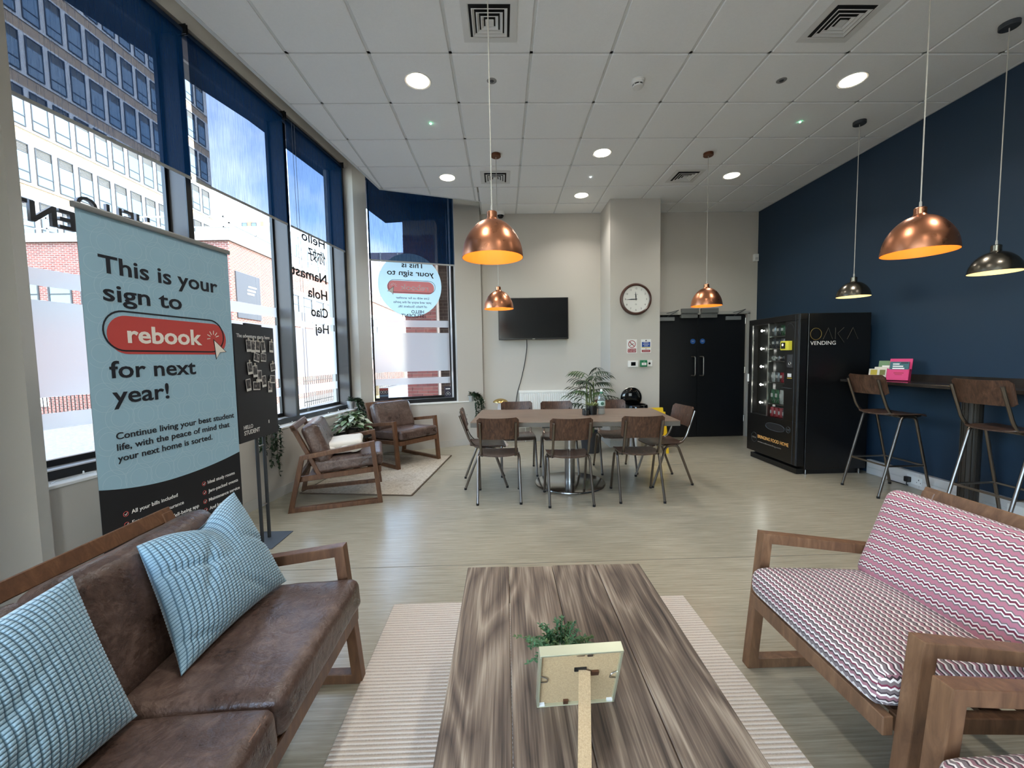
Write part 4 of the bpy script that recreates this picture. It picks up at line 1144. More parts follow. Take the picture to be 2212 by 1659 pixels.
def seat_panel(parent, w, d, z, yc):
    nx, ny = 14, 12
    vs = []; 
    for side in (0, 1):
        for j in range(ny + 1):
            for i in range(nx + 1):
                u, v_ = -1 + 2 * i / nx, -1 + 2 * j / ny
                # squircle plan
                k = (abs(u) ** 6 + abs(v_) ** 6) ** (1 / 6); q = max(abs(u), abs(v_)); f = q / k if k > 1e-6 else 1
                x, y = u * f * w / 2 * (1 + 0.04 * v_), v_ * f * d / 2
                zz = z - 0.018 * (1 - u * u) * (0.6 - 0.4 * v_) - (0.02 * max(0, v_ - 0.55) ** 2 * 5) + (0.012 * max(0, -v_ - 0.6) * 2)
                vs.append((x, y + yc, zz - (0.011 if side else 0)))
    W = nx + 1; n_ = W * (ny + 1); fs = []
    for j in range(ny):
        for i in range(nx):
            a = j * W + i
            fs.append((a, a + 1, a + W + 1, a + W)); fs.append((n_ + a, n_ + a + W, n_ + a + W + 1, n_ + a + 1))
    ring = [i for i in range(W)] + [j * W + nx for j in range(1, ny + 1)] + [ny * W + i for i in range(nx - 1, -1, -1)] + [j * W for j in range(ny - 1, 0, -1)]
    for k in range(len(ring)):
        a, b_ = ring[k], ring[(k + 1) % len(ring)]
        fs.append((a, n_ + a, n_ + b_, b_))
    return MB().add(vs, fs).build('seat', SEATV, parent)
RUB = mat('black rubber tip', S(18, 18, 18), 0.7)
def school_chair(name, label, cat, zs, zb0, zb1, rear, front, group, foot_ring=None):
    t = thing(name, label, cat, (0, 0, 0), 0, group)
    seat_panel(t, 0.385, 0.385, zs + 0.012, 0.03)
    back_panel('backrest', t, 0.39, zb0, zb1, -0.185, -0.235)
    r = 0.0122
    for s in (-1, 1):
        x = s * 0.158
        MB().tube(smooth_path([(x, 0.16, zs - 0.012), (x, -0.10, zs - 0.012), (x * 1.04, -0.165, zs + 0.06), (x * 1.04, -0.264, zb1 - 0.045)], 0.06, 6), r, 10).build('back_upright', TUBE, t)
        # rear and front leg
        xl = s * 0.198
        MB().tube(smooth_path([(s * 0.203, rear, 0.012), (xl, -0.055, zs - 0.02), (xl * 0.96, 0.0, zs - 0.016)], 0.05, 6), r, 10).build('leg', TUBE, t)
        MB().tube(smooth_path([(s * 0.203, front, 0.012), (xl, 0.075, zs - 0.02), (xl * 0.96, 0.0, zs - 0.016)], 0.05, 6), r, 10).build('leg', TUBE, t)
        for yy in (rear, front): MB().lathe([(0, 0), (0.0135, 0), (0.0135, 0.02), (0.0, 0.02)], 10, (s * 0.203, yy, 0)).build('rubber_tip', RUB, t)
        MB().lathe([(0, -0.0), (0.0065, 0.0), (0.005, 0.004), (0, 0.005)], 10, (x * 1.0, -0.197 + 0.012, zb1 - 0.085), 'y').build('rivet', CHROME, t)
    MB().tube([(-0.19, -0.055, zs - 0.014), (0.19, -0.055, zs - 0.014)], 0.009, 8).tube([(-0.19, 0.10, zs - 0.014), (0.19, 0.10, zs - 0.014)], 0.009, 8).build('cross_bar', TUBE, t)
    if foot_ring:
        k = foot_ring / zs
        yr, yf = rear + (-0.055 - rear) * k, front + (0.075 - front) * k
        xx = 0.203 - 0.005 * k
        MB().tube([(-xx, yr, foot_ring), (xx, yr, foot_ring), (xx, yf, foot_ring), (-xx, yf, foot_ring)], 0.009, 8, closed=True).build('foot_ring', TUBE, t)
    return t
G1 = 'dark wood dining chairs around the long table'
ch = school_chair('dining_chair', 'dark wood dining chair at the long table', 'chair', 0.445, 0.615, 0.825, -0.22, 0.22, G1)
spots = [((-0.05, 3.975), 0.0, 'dark wood dining chair turned away from the coffee table, nearest the leather armchairs'),
         ((0.612, 3.865), 0.5, 'dark wood dining chair turned away from the coffee table, in front of the steel pedestal'),
         ((1.295, 3.915), -3.3, 'dark wood dining chair turned away from the coffee table, nearest the vending machine'),
         ((-0.205, 4.44), -85.0, 'dark wood dining chair at the table end beside the leather armchairs'),
         ((1.735, 4.363), 96.6, 'dark wood dining chair at the table end beside the black doors'),
         ((0.175, 4.85), 181.0, 'dark wood dining chair with its back to the radiator, under the television'),
         ((0.655, 4.80), 179.0, 'dark wood dining chair with its back to the radiator, beside the palm'),
         ((1.335, 4.845), 180.0, 'dark wood dining chair with its back to the open pedal bin')]
for k, ((x, y), a, lb) in enumerate(spots):
    if k == 0:
        ch.location = (x, y, 0); ch.rotation_euler = (0, 0, math.radians(a)); ch['label'] = lb
    else:
        dup(ch, (x, y, 0), math.radians(a), lb, G1)
G2 = 'dark wood bar stools at the wall counter'
st = school_chair('bar_stool', 'dark wood bar stool beside the vending machine, at the leaflet end of the counter', 'stool', 0.775, 0.965, 1.155, -0.25, 0.25, G2, 0.30)
st.location = (3.74, 3.87, 0); st.rotation_euler = (0, 0, -PI / 2)
dup(st, (3.78, 2.955, 0), -PI / 2, 'dark wood bar stool in front of the counter post', G2)
# ------------------------------------------------------------------ ceiling fittings
LED = mat('lit downlight diffuser', S(255, 246, 230), 0.4, emit=(1.0, 0.93, 0.80, 1), estr=9.0)
def downlight(x, y, power=3.1, first=[None]):
    t = thing('downlight', 'round recessed downlight glowing white in a ceiling tile', 'light', (x, y, CEIL), 0, 'ceiling downlights')
    if first[0] is None:
        a = MB().lathe([(0.088, 0.0), (0.105, -0.004), (0.108, 0.0), (0.108, 0.008)], 32).build('trim_ring', WHITE, t)
        c = MB().lathe([(0.0, -0.0015), (0.088, -0.0015)], 32).build('diffuser', LED, t)
        first[0] = (a.data, c.data)
    else:
        for nm, d in zip(('trim_ring', 'diffuser'), first[0]): mesh_obj(nm, d, None, t)
    ld = bpy.data.lights.new('downlight_lamp', 'AREA'); ld.shape = 'DISK'; ld.size = 0.16; ld.energy = power; ld.color = (1.0, 0.965, 0.91); ld.spread = math.radians(125)
    lo = bpy.data.objects.new('downlight_lamp', ld); COL.objects.link(lo); lo.parent = t; lo.location = (0, 0, -0.006)
for (x, y) in ((-0.64, 3.5), (-0.64, 5.3), (1.16, 4.7), (1.16, 5.9), (2.96, 3.5), (2.96, 5.3), (-0.64, 1.7), (1.16, 2.3), (2.96, 1.7), (-0.64, -0.7), (1.16, -0.1), (2.96, -0.7)):
    downlight(x, y)
VENTD = mat('dark duct', S(20, 20, 20), 0.9)
def vent(x, y, first=[None]):
    t = thing('ceiling_vent', 'square four-way ceiling air diffuser with nested grey louvres', 'vent', (x, y, CEIL), 0, 'ceiling air diffusers')
    if first[0] is None:
        ms__ = []
        f_ = MB(); w = 0.185
        f_.add([(sx * a, sy * a, z) for (a, z) in ((0.185, -0.004), (0.142, -0.006), (0.132, 0.004)) for sx, sy in ((-1, -1), (1, -1), (1, 1), (-1, 1))],
               [(i + 4 * k, (i + 1) % 4 + 4 * k, (i + 1) % 4 + 4 * k + 4, i + 4 * k + 4) for k in range(2) for i in range(4)])
        f_.box(-0.185, 0.185, -0.185, 0.185, -0.0035, 0.0)
        f_.f = f_.f[:8] + [f_.f[8]]                                  # keep flange and its back plate
        a = f_.build('frame', mat('grey-white diffuser', S(222, 222, 219), 0.5), t, smooth=False)
        bk = MB().quad((-0.135, -0.135, -0.0042), (0.135, -0.135, -0.0042), (0.135, 0.135, -0.0042), (-0.135, 0.135, -0.0042)).build('duct_opening', VENTD, t, smooth=False)
        lv = []
        for a0, a1 in ((0.118, 0.098), (0.088, 0.068), (0.058, 0.038)):
            q = MB().add([(sx * r_, sy * r_, z) for (r_, z) in ((a0, -0.016), (a0 - 0.006, -0.0175), (a1, -0.006)) for sx, sy in ((-1, -1), (1, -1), (1, 1), (-1, 1))],
                         [(i + 4 * k, (i + 1) % 4 + 4 * k, (i + 1) % 4 + 4 * k + 4, i + 4 * k + 4) for k in range(2) for i in range(4)])
            lv.append(q.build('louvre', mat('grey-white diffuser', S(222, 222, 219), 0.5), t, smooth=False))
        ce = MB().add([(-0.028, -0.028, -0.014), (0.028, -0.028, -0.014), (0.028, 0.028, -0.014), (-0.028, 0.028, -0.014), (-0.02, -0.02, -0.0045), (0.02, -0.02, -0.0045), (0.02, 0.02, -0.0045), (-0.02, 0.02, -0.0045)],
                      [(3, 2, 1, 0), (0, 1, 5, 4), (1, 2, 6, 5), (2, 3, 7, 6), (3, 0, 4, 7)]).build('louvre', mat('grey-white diffuser', S(222, 222, 219), 0.5), t, smooth=False)
        first[0] = [('frame', a.data), ('duct_opening', bk.data)] + [('louvre', q.data) for q in lv + [ce]]
    else:
        for nm, d in first[0]: mesh_obj(nm, d, None, t)
for (x, y) in ((-0.04, 2.9), (2.36, 2.9), (-0.04, 5.3), (2.36, 5.3)): vent(x, y)
t = thing('smoke_detector', 'white domed smoke detector on the ceiling', 'detector', (1.16, 3.5, CEIL))
MB().lathe([(0.052, 0.0), (0.052, -0.012), (0.048, -0.016), (0.045, -0.022)], 28).build('base', WHITE, t)
MB().lathe([(0.045, -0.018), (0.047, -0.03), (0.044, -0.034)], 28).build('housing', WHITE, t)
MB().lathe([(0.039, -0.034), (0.039, -0.044)], 28).build('sensor_slots', BLACKM, t)
MB().lathe([(0.044, -0.044), (0.04, -0.054), (0.02, -0.058), (0, -0.058)], 28).build('cap', WHITE, t)
for k in range(6):
    a = k * PI / 3; MB().box(-0.004, 0.004, -0.0025, 0.0025, -0.045, -0.033).build('rib', WHITE, t, smooth=False).matrix_local = Matrix.Rotation(a, 4, 'Z') @ Matrix.Translation((0, 0.042, 0))
GREY = mat('mid grey plastic', S(140, 140, 138), 0.5)
for (x, y) in ((-0.04, 3.5), (2.36, 3.5)):
    t = thing('ceiling_sensor', 'small flush grey round sensor in the ceiling', 'sensor', (x, y, CEIL), 0, 'flush ceiling sensors')
    MB().lathe([(0.018, -0.003), (0.036, -0.003), (0.04, 0.0)], 24).build('bezel', GREY, t)
    MB().lathe([(0, -0.008), (0.014, -0.006), (0.018, -0.002)], 20).build('lens', CHARC, t)
for (x, y, c, nm, lb) in ((-0.64, 4.1, (0.25, 1.0, 0.55, 1), 'green', 'tiny green indicator light in a ceiling tile'), (2.96, 4.1, (0.25, 1.0, 0.55, 1), 'green', 'tiny green indicator light in a ceiling tile'), (1.16, 5.3, (0.9, 1, 1, 1), 'white', 'tiny white indicator light in a ceiling tile')):
    t = thing('indicator_light', lb, 'light', (x, y, CEIL), 0, 'ceiling indicator lights' if nm == 'green' else None)
    MB().lathe([(0.0, -0.003), (0.012, -0.002), (0.014, 0.0)], 14).build('bezel', WHITE, t)
    MB().lathe([(0, -0.012), (0.008, -0.009), (0.009, -0.003)], 12).build('led', mat('led ' + nm, c, 0.3, emit=c, estr=6), t)
t = thing('security_camera', 'white dome security camera under the ceiling by the end wall', 'camera', (0.02, 6.52, CEIL + 0.0))
MB().lathe([(0.06, 0.0), (0.062, -0.02), (0.06, -0.05), (0.05, -0.055)], 28).build('housing', WHITE, t)
MB().lathe([(0.05, -0.053), (0.046, -0.075), (0.03, -0.095), (0, -0.102)], 28).build('dome', BLACKG, t)

# ------------------------------------------------------------------ pendant lamps
m, n, l, b = new_mat('burnished copper')
b.inputs['Base Color'].default_value = S(198, 132, 98); b.inputs['Metallic'].default_value = 1.0
tc = n.new('ShaderNodeTexCoord'); t1 = n.new('ShaderNodeTexNoise'); t1.inputs['Scale'].default_value = 9; t1.inputs['Detail'].default_value = 4
rr = ramp(n, [(0.3, (0.24, 0.24, 0.24, 1)), (0.7, (0.36, 0.36, 0.36, 1))]); l.new(tc.outputs['Object'], t1.inputs['Vector']); l.new(t1.outputs['Fac'], rr.inputs[0]); l.new(rr.outputs[0], b.inputs['Roughness'])
COPPER = m
GUNM = mat('antique steel shade', S(112, 106, 96), 0.25, metal=1.0)
GOLDIN = mat('gold painted shade lining', S(250, 172, 72), 0.5)
CREAMIN = mat('cream painted shade lining', S(244, 228, 180), 0.5)
CORD = mat('silver twisted flex', S(176, 172, 164), 0.5)
BULB = mat('glowing bulb', S(255, 220, 170), 0.3, emit=(1.0, 0.72, 0.38, 1), estr=2)
def pendant(x, y, kind, label, group):
    D_ = 0.168 if kind == 'copper' else 0.142
    zr = 1.925
    t = thing('pendant_lamp', label, 'lamp', (x, y, CEIL - 0.002), 0, group)
    sm, im = (COPPER, GOLDIN) if kind == 'copper' else (GUNM, CREAMIN)
    kz = 1.0 if kind == 'copper' else 0.86
    ctl = [(1.0, 0.0), (0.985, 0.15), (0.96, 0.30), (0.92, 0.45), (0.86, 0.59), (0.78, 0.74), (0.68, 0.88), (0.56, 1.01), (0.43, 1.11), (0.31, 1.17), (0.22, 1.19)]
    prof = [(p.x, p.z) for p in spline([(D_ * r_, 0, -CEIL + zr + 0.002 + D_ * h_ * kz) for r_, h_ in ctl], 3)]
    top = prof[-1]
    sh = MB().lathe(prof + [(top[0] * 0.92, top[1] + 0.006), (0.03, top[1] + 0.012)], 48).build('shade', sm, t)
    MB().lathe([(r_ * 0.985, z_ - 0.0015 if k else z_) for k, (r_, z_) in enumerate(prof)] + [(0.0, top[1] - 0.002)], 48).build('shade_lining', im, t)
    MB().lathe([(0.0285, top[1] + 0.010), (0.0285, top[1] + 0.045), (0.022, top[1] + 0.05), (0.008, top[1] + 0.052)], 20).build('lamp_holder', sm, t)
    cz = top[1] + 0.05
    MB().tube([(0, 0, cz), (0, 0, cz + 0.03), (0, 0, cz + 0.035), (0, 0, -0.02)], [0.007, 0.006, 0.0032, 0.0032], 8).build('flex', CORD, t)
    MB().lathe([(0.0, -0.03), (0.05, -0.03), (0.054, -0.026), (0.054, 0.0)], 28).build('ceiling_rose', (mat('dark copper rose', S(118, 78, 60), 0.35, metal=1.0) if kind == 'copper' else CHARC), t)
    MB().lathe([(0.0, top[1] - 0.095), (0.018, top[1] - 0.09), (0.026, top[1] - 0.07), (0.02, top[1] - 0.045), (0.014, top[1] - 0.03), (0.014, top[1])], 18).build('bulb', BULB, t)
    ld = bpy.data.lights.new('bulb_light', 'POINT'); ld.energy = 0.3 if kind == 'copper' else 0.28; ld.color = (1, 0.78, 0.5) if kind == 'copper' else (1, 0.9, 0.72); ld.shadow_soft_size = 0.02
    lo = bpy.data.objects.new('bulb_light', ld); COL.objects.link(lo); lo.parent = t; lo.location = (0, 0, top[1] - 0.125)
pendant(-0.04, 2.30, 'copper', 'copper dome pendant lamp between the coffee table and the dining chairs', 'copper pendant lamps')
pendant(-0.025, 4.71, 'copper', 'copper dome pendant lamp over the dining table end by the leather armchairs', 'copper pendant lamps')
pendant(2.365, 4.715, 'copper', 'copper dome pendant lamp in front of the black doors', 'copper pendant lamps')
pendant(2.36, 2.30, 'copper', 'copper dome pendant lamp nearest the zigzag armchairs', 'copper pendant lamps')
pendant(3.555, 4.10, 'steel', 'dark steel dome pendant lamp beside the vending machine', 'steel pendant lamps')
pendant(3.562, 2.914, 'steel', 'dark steel dome pendant lamp over the stool by the counter post', 'steel pendant lamps')

# ------------------------------------------------------------------ end wall
tv = thing('television', 'black flat television on the end wall', 'television', (0.51, YB, 1.65))
MB().box(-0.555, 0.555, -0.085, -0.045, 0.0, 0.655).build('casing', mat('black tv plastic', S(12, 12, 13), 0.35), tv, smooth=False, bevel=0.004)
MB().box(-0.54, 0.54, -0.0865, -0.084, 0.022, 0.642).build('screen', mat('dark glossy screen', S(9, 10, 13), 0.16), tv, smooth=False)
MB().box(-0.02, 0.02, -0.09, -0.085, 0.004, 0.014).build('logo_plate', STEEL, tv, smooth=False)
MB().box(-0.2, 0.2, -0.045, -0.002, 0.15, 0.5).build('wall_bracket', BLACKM, tv, smooth=False)
pts = spline([(0.40, YB - 0.06, 1.66), (0.40, YB - 0.02, 1.5), (0.36, YB - 0.012, 1.25), (0.30, YB - 0.012, 1.0), (0.24, YB - 0.012, 0.8), (0.21, YB - 0.012, 0.6), (0.2, YB - 0.012, 0.35)], 6)
tag(MB().tube(pts, 0.006, 6).build('power_cable', BLACKM), 'thin black cable hanging from the television', 'cable')
rad = thing('radiator', 'white panel radiator under the television', 'radiator', (0.86, YB, 0))
MB().box(-0.59, 0.59, -0.10, -0.04, 0.24, 0.80).build('panel', WHITEP, rad, smooth=False, bevel=0.008, seg=2)
rb = MB().add([(-0.009, -0.10, 0.28), (-0.004, -0.112, 0.29), (0.004, -0.112, 0.29), (0.009, -0.10, 0.28), (-0.009, -0.10, 0.79), (-0.004, -0.112, 0.78), (0.004, -0.112, 0.78), (0.009, -0.10, 0.79)],
              [(0, 1, 5, 4), (1, 2, 6, 5), (2, 3, 7, 6), (0, 3, 2, 1), (4, 5, 6, 7)]).build('rib', WHITEP, rad, smooth=False)
for k in range(33):
    o = rb if k == 0 else rb.copy()
    if k: COL.objects.link(o); o.parent = rad
    o.location = (-0.56 + k * 0.035, 0, 0)
MB().box(-0.6, 0.6, -0.11, -0.01, 0.80, 0.835).build('top_grille', WHITEP, rad, smooth=False, bevel=0.004)
MB().tube([(-0.5, -0.05, 0.26), (-0.5, -0.05, 0.0)], 0.0075, 8).tube([(0.5, -0.05, 0.26), (0.5, -0.05, 0.0)], 0.0075, 8).build('pipe', WHITEP, rad)

ck = thing('wall_clock', 'round wall clock with a dark brown rim and white face', 'clock', (1.968, 6.03, 2.187))
MB().lathe([(0.205, -0.0), (0.228, 0.0), (0.231, 0.03), (0.222, 0.055), (0.205, 0.06), (0.192, 0.045)], 56, (0, 0, 0), 'y').build('rim', mat('dark brown wood rim', S(66, 36, 26), 0.35), ck)
MB().lathe([(0.0, 0.036), (0.196, 0.036)], 48, (0, 0, 0), 'y').build('face', mat('clock face white', S(228, 226, 220), 0.5), ck)
for h in range(1, 13):
    a = h * PI / 6
    text(str(h), 0.026, INK, ck, frame_M((0.155 * math.sin(a), -0.037, 0.155 * math.cos(a) - 0.013), (1, 0, 0), (0, 0, 1)), 'CENTER', name='numeral')
def hand(name, ang, ln, w):
    d = Vector((math.sin(ang), 0, math.cos(ang))); s = Vector((math.cos(ang), 0, -math.sin(ang)))
    y = Vector((0, -0.041, 0))
    MB().add([y - d * 0.02 - s * w * 0.5, y - d * 0.02 + s * w * 0.5, y + d * ln * 0.4 + s * w, y + d * ln, y + d * ln * 0.4 - s * w], [(0, 1, 2, 3, 4)]).build(name, INK, ck, smooth=False)
hand('minute_hand', math.radians(268), 0.165, 0.007); hand('hour_hand', math.radians(356), 0.115, 0.008)
MB().lathe([(0, 0.044), (0.009, 0.044), (0.009, 0.036)], 16, (0, 0, 0), 'y').build('hub', INK, ck)
for k in range(60):
    pass
MB().add([(0.013, -0.037, -0.075), (0, -0.037, -0.062), (-0.013, -0.037, -0.075), (0, -0.037, -0.088), (0.009, -0.037, -0.075), (0, -0.037, -0.066), (-0.009, -0.037, -0.075), (0, -0.037, -0.084)],
         [(0, 1, 5, 4), (1, 2, 6, 5), (2, 3, 7, 6), (3, 0, 4, 7)]).box(-0.03, 0.03, -0.0372, -0.0368, 0.066, 0.069).build('maker_mark', INK, ck, smooth=False)

YC = 6.03
s1 = thing('no_smoking_sign', 'white no smoking sign with a red ring', 'sign', (1.92, YC, 1.404))
MB().box(-0.074, 0.074, -0.004, 0, 0, 0.2).build('plate', WHITE, s1, smooth=False)
RD = mat('sign red', S(150, 28, 40), 0.5)
MB().box(-0.063, 0.063, -0.005, -0.004, 0.01, 0.064).build('caption_panel', RD, s1, smooth=False)
MB().lathe([(0.046, 0.0), (0.055, 0.0), (0.055, 0.001), (0.046, 0.001)], 40, (0, -0.0045, 0.132), 'y').beam((-0.034, -0.005, 0.166), (0.034, -0.005, 0.098), 0.002, 0.009).build('prohibition_ring', RD, s1)
MB().beam((-0.03, -0.0045, 0.112), (0.026, -0.0045, 0.14), 0.0006, 0.008).beam((-0.02, -0.0045, 0.14), (-0.03, -0.0045, 0.155), 0.0006, 0.004).build('cigarette', INK, s1, smooth=False)
text('No smoking', 0.014, INKW, s1, frame_M((0, -0.0055, 0.042), (1, 0, 0), (0, 0, 1)), 'CENTER', width=0.115, bold=0.02)
text('in this area', 0.014, INKW, s1, frame_M((0, -0.0055, 0.02), (1, 0, 0), (0, 0, 1)), 'CENTER', width=0.108, bold=0.02)
s2 = thing('fire_door_notice', 'white notice with a blue panel above a red strip', 'sign', (2.13, YC, 1.404))
MB().box(-0.074, 0.074, -0.004, 0, 0, 0.2).build('plate', WHITE, s2, smooth=False)
MB().box(-0.062, 0.062, -0.005, -0.004, 0.086, 0.16).build('blue_panel', mat('sign blue', S(26, 66, 142), 0.5), s2, smooth=False)
MB().box(-0.062, 0.062, -0.005, -0.004, 0.012, 0.045).build('red_strip', RD, s2, smooth=False)
MB().box(-0.066, 0.066, -0.0048, -0.004, 0.074, 0.084).build('yellow_strip', mat('sign yellow', S(212, 200, 110), 0.5), s2, smooth=False)
MB().lathe([(0, 0.001), (0.011, 0.001)], 20, (0, -0.004, 0.18), 'y').build('symbol', CHARC, s2)
MB().lathe([(0.008, 0.001), (0.011, 0.001)], 20, (0, -0.004, 0.06), 'y').build('ring_symbol', RD, s2)
for k, wd in enumerate((0.075, 0.09, 0.06)):
    MB().box(-wd / 2, wd / 2, -0.0054, -0.005, 0.144 - k * 0.022, 0.15 - k * 0.022).build('text_line', INKW, s2, smooth=False)
MB().box(-0.05, 0.05, -0.0054, -0.005, 0.026, 0.031).build('text_line', INKW, s2, smooth=False)
c1 = thing('thermostat', 'white wall controller with a small black screen', 'thermostat', (1.934, YC, 1.2))
MB().box(-0.074, 0.074, -0.022, 0, 0, 0.092).build('housing', WHITE, c1, smooth=False, bevel=0.004, seg=2)
MB().box(-0.032, 0.036, -0.0235, -0.022, 0.018, 0.072).build('screen', BLACKG, c1, smooth=False)
c2 = thing('break_glass_unit', 'green emergency door release call point', 'call point', (2.086, YC, 1.2))
GRN = mat('call point green', S(24, 112, 72), 0.4)
MB().box(-0.049, 0.049, -0.05, 0, 0, 0.097).build('housing', GRN, c2, smooth=False, bevel=0.008, seg=2)
MB().box(-0.034, 0.034, -0.052, -0.05, 0.024, 0.06).build('glass_element', WHITE, c2, smooth=False)
text('FIRE', 0.009, INKW, c2, frame_M((0, -0.0515, 0.074), (1, 0, 0), (0, 0, 1)), 'CENTER')
text('PRESS', 0.009, INK, c2, frame_M((0, -0.0535, 0.038), (1, 0, 0), (0, 0, 1)), 'CENTER', bold=0.02)
c3 = thing('exit_button', 'white square exit button plate with a black button', 'switch', (2.179, YC, 1.203))
MB().box(-0.042, 0.042, -0.015, 0, 0, 0.09).build('plate', WHITE, c3, smooth=False, bevel=0.004)
MB().lathe([(0, 0.022), (0.014, 0.022), (0.017, 0.015)], 24, (0, 0, 0.045), 'y').build('button', BLACKG, c3)
text('EXIT', 0.007, INK, c3, frame_M((0, -0.0155, 0.074), (1, 0, 0), (0, 0, 1)), 'CENTER')
c4 = thing('wall_sensor', 'small white alarm sensor high in the corner by the navy wall', 'sensor', (4.10, YB, 2.84))
MB().box(-0.036, 0.036, -0.05, 0, 0, 0.115).build('housing', WHITE, c4, smooth=False, bevel=0.01, seg=2)
MB().box(-0.022, 0.022, -0.054, -0.05, 0.02, 0.06).build('lens', mat('milky lens', S(200, 200, 198), 0.2), c4, smooth=False)

# steel pedal bin with raised lid, caution sign, mushroom lamp
pb = thing('pedal_bin', 'steel pedal bin with its round black lid standing open', 'bin', (1.91, 5.80, 0))
MB().lathe([(0.0, 0.015), (0.150, 0.015), (0.152, 0.03), (0.152, 0.60)], 40).build('body', STEEL, pb)
MB().lathe([(0.156, 0.0), (0.158, 0.03), (0.153, 0.034)], 40).build('base_ring', BLACKM, pb)
MB().lathe([(0.153, 0.60), (0.16, 0.605), (0.16, 0.655), (0.152, 0.67), (0.135, 0.672), (0.132, 0.60)], 40).build('collar', BLACKG, pb)
lid = MB().lathe([(0.0, 0.03), (0.08, 0.028), (0.135, 0.016), (0.155, 0.0), (0.155, -0.012), (0.0, -0.012)], 40, (0, 0, 0), 'y').build('lid', BLACKG, pb)
lid.matrix_local = Matrix.Translation((-0.03, 0.14, 0.75))
MB().lathe([(0.154, -0.008), (0.159, -0.004), (0.159, 0.004), (0.154, 0.008)], 40, (0, 0, 0), 'y').build('lid_rim', STEEL, lid)
MB().box(-0.043, 0.002, -0.032, -0.030, 0.03, 0.068).build('label', GREY, lid, smooth=False)
MB().box(-0.03, 0.03, -0.19, -0.15, 0.005, 0.02).build('pedal', BLACKM, pb, smooth=False)
ws = thing('caution_sign', 'yellow folding caution sign standing beside the pedal bin', 'sign', (2.15, 5.68, 0))
YEL = mat('caution yellow', S(236, 196, 36), 0.4)
for s in (-1, 1):
    pn = MB()
    def cp_(x, z): return (x, s * (0.13 - 0.115 * z / 0.63), z)
    for (x0, x1, z0, z1) in ((-0.13, -0.095, 0.0, 0.57), (0.095, 0.13, 0.0, 0.57), (-0.095, 0.095, 0.12, 0.50), (-0.10, 0.10, 0.57, 0.63), (-0.10, -0.05, 0.5, 0.57), (0.05, 0.10, 0.5, 0.57)):
        a = [cp_(x0, z0), cp_(x1, z0), cp_(x1, z1), cp_(x0, z1)]
        pn.add(a + [(p[0], p[1] - s * 0.012, p[2]) for p in a], [(0, 1, 2, 3), (7, 6, 5, 4), (0, 4, 5, 1), (1, 5, 6, 2), (2, 6, 7, 3), (3, 7, 4, 0)])
    pn.build('panel', YEL, ws, smooth=False)
ws.rotation_euler = (0, 0, math.radians(8))
ml = thing('mushroom_lamp', 'mushroom lamp with a brass dome shade and white stem', 'lamp', (-0.036, 6.30, 0))
BRASS = mat('satin brass', S(206, 176, 112), 0.25, metal=1.0)
MB().lathe([(0.118, 0.685), (0.112, 0.70), (0.085, 0.722), (0.045, 0.737), (0, 0.742)], 36).build('shade', BRASS, ml)
MB().lathe([(0.0, 0.0), (0.11, 0.0), (0.11, 0.02), (0.05, 0.10), (0.04, 0.3), (0.045, 0.6), (0.03, 0.70)], 32).build('stem', mat('white enamel stem', S(206, 198, 194), 0.4), ml)

# ------------------------------------------------------------------ things on the dining table
def leaf(mb, base, d, ln, w, curl=0.3, upv=(0, 0, 1)):
    d = Vector(d).normalized(); s = d.cross(Vector(upv))
    if s.length < 1e-3: s = Vector((1, 0, 0))
    s.normalize(); u = s.cross(d)
    b0 = Vector(base); p = []
    for (t_, ww) in ((0, 0.08), (0.3, 0.9), (0.6, 0.85), (1.0, 0.0)):
        c = b0 + d * ln * t_ - u * curl * ln * t_ * t_
        p.append((c, ww * w / 2))
    vs = [p[0][0], p[1][0] - s * p[1][1] + u * 0.1 * w, p[1][0], p[1][0] + s * p[1][1] + u * 0.1 * w, p[2][0] - s * p[2][1] + u * 0.1 * w, p[2][0], p[2][0] + s * p[2][1] + u * 0.1 * w, p[3][0]]
    mb.add(vs, [(0, 2, 1), (0, 3, 2), (1, 2, 5, 4), (2, 3, 6, 5), (4, 5, 7), (5, 6, 7)])
SOIL = mat('dark soil', S(40, 30, 24), 0.95)
DGRN = mat('deep green leaf', S(34, 54, 32), 0.5, var=0.3, vscale=30)
MGRN = mat('mid green leaf', S(62, 88, 44), 0.5, var=0.35, vscale=30)
TGRN = mat('fresh green leaf', S(58, 98, 62), 0.5, var=0.3, vscale=30)
VARI = mat('cream edged leaf', S(196, 206, 182), 0.5, var=0.18, vscale=40)
VARI2 = mat('pale green variegated leaf', S(132, 158, 118), 0.5, var=0.25, vscale=40)
YGRN = mat('yellow green leaf', S(128, 136, 84), 0.5, var=0.25, vscale=30)
tp_ = thing('small_potted_plant', 'small grey-green plant in a black pot on the dining table', 'plant', (0.954, 4.345, 0.75))
MB().lathe([(0, 0), (0.05, 0), (0.062, 0.095), (0.062, 0.10), (0.054, 0.10), (0.05, 0.085), (0, 0.085)], 24).build('pot', BLACKM, tp_)
rnd = random.Random(2); fm = MB()
for k in range(150):
    a = rnd.uniform(0, 2 * PI); r_ = 0.05 * math.sqrt(rnd.random()); e = rnd.uniform(0.2, 1.3)
    leaf(fm, (r_ * math.cos(a), r_ * math.sin(a), 0.088), (math.cos(a) * math.cos(e), math.sin(a) * math.cos(e), math.sin(e)), rnd.uniform(0.03, 0.06), 0.012, 0.2)
fm.build('foliage', YGRN, tp_, kind='stuff')
vs_ = thing('glass_votive', 'small dark glass candle jar on the dining table', 'jar', (0.878, 4.30, 0.75))
MB().lathe([(0, 0.0), (0.036, 0.0), (0.04, 0.02), (0.036, 0.065), (0.033, 0.065), (0.034, 0.02), (0, 0.012)], 24).build('glass', mat('smoky glass', S(40, 44, 44), 0.08, spec=0.8), vs_)
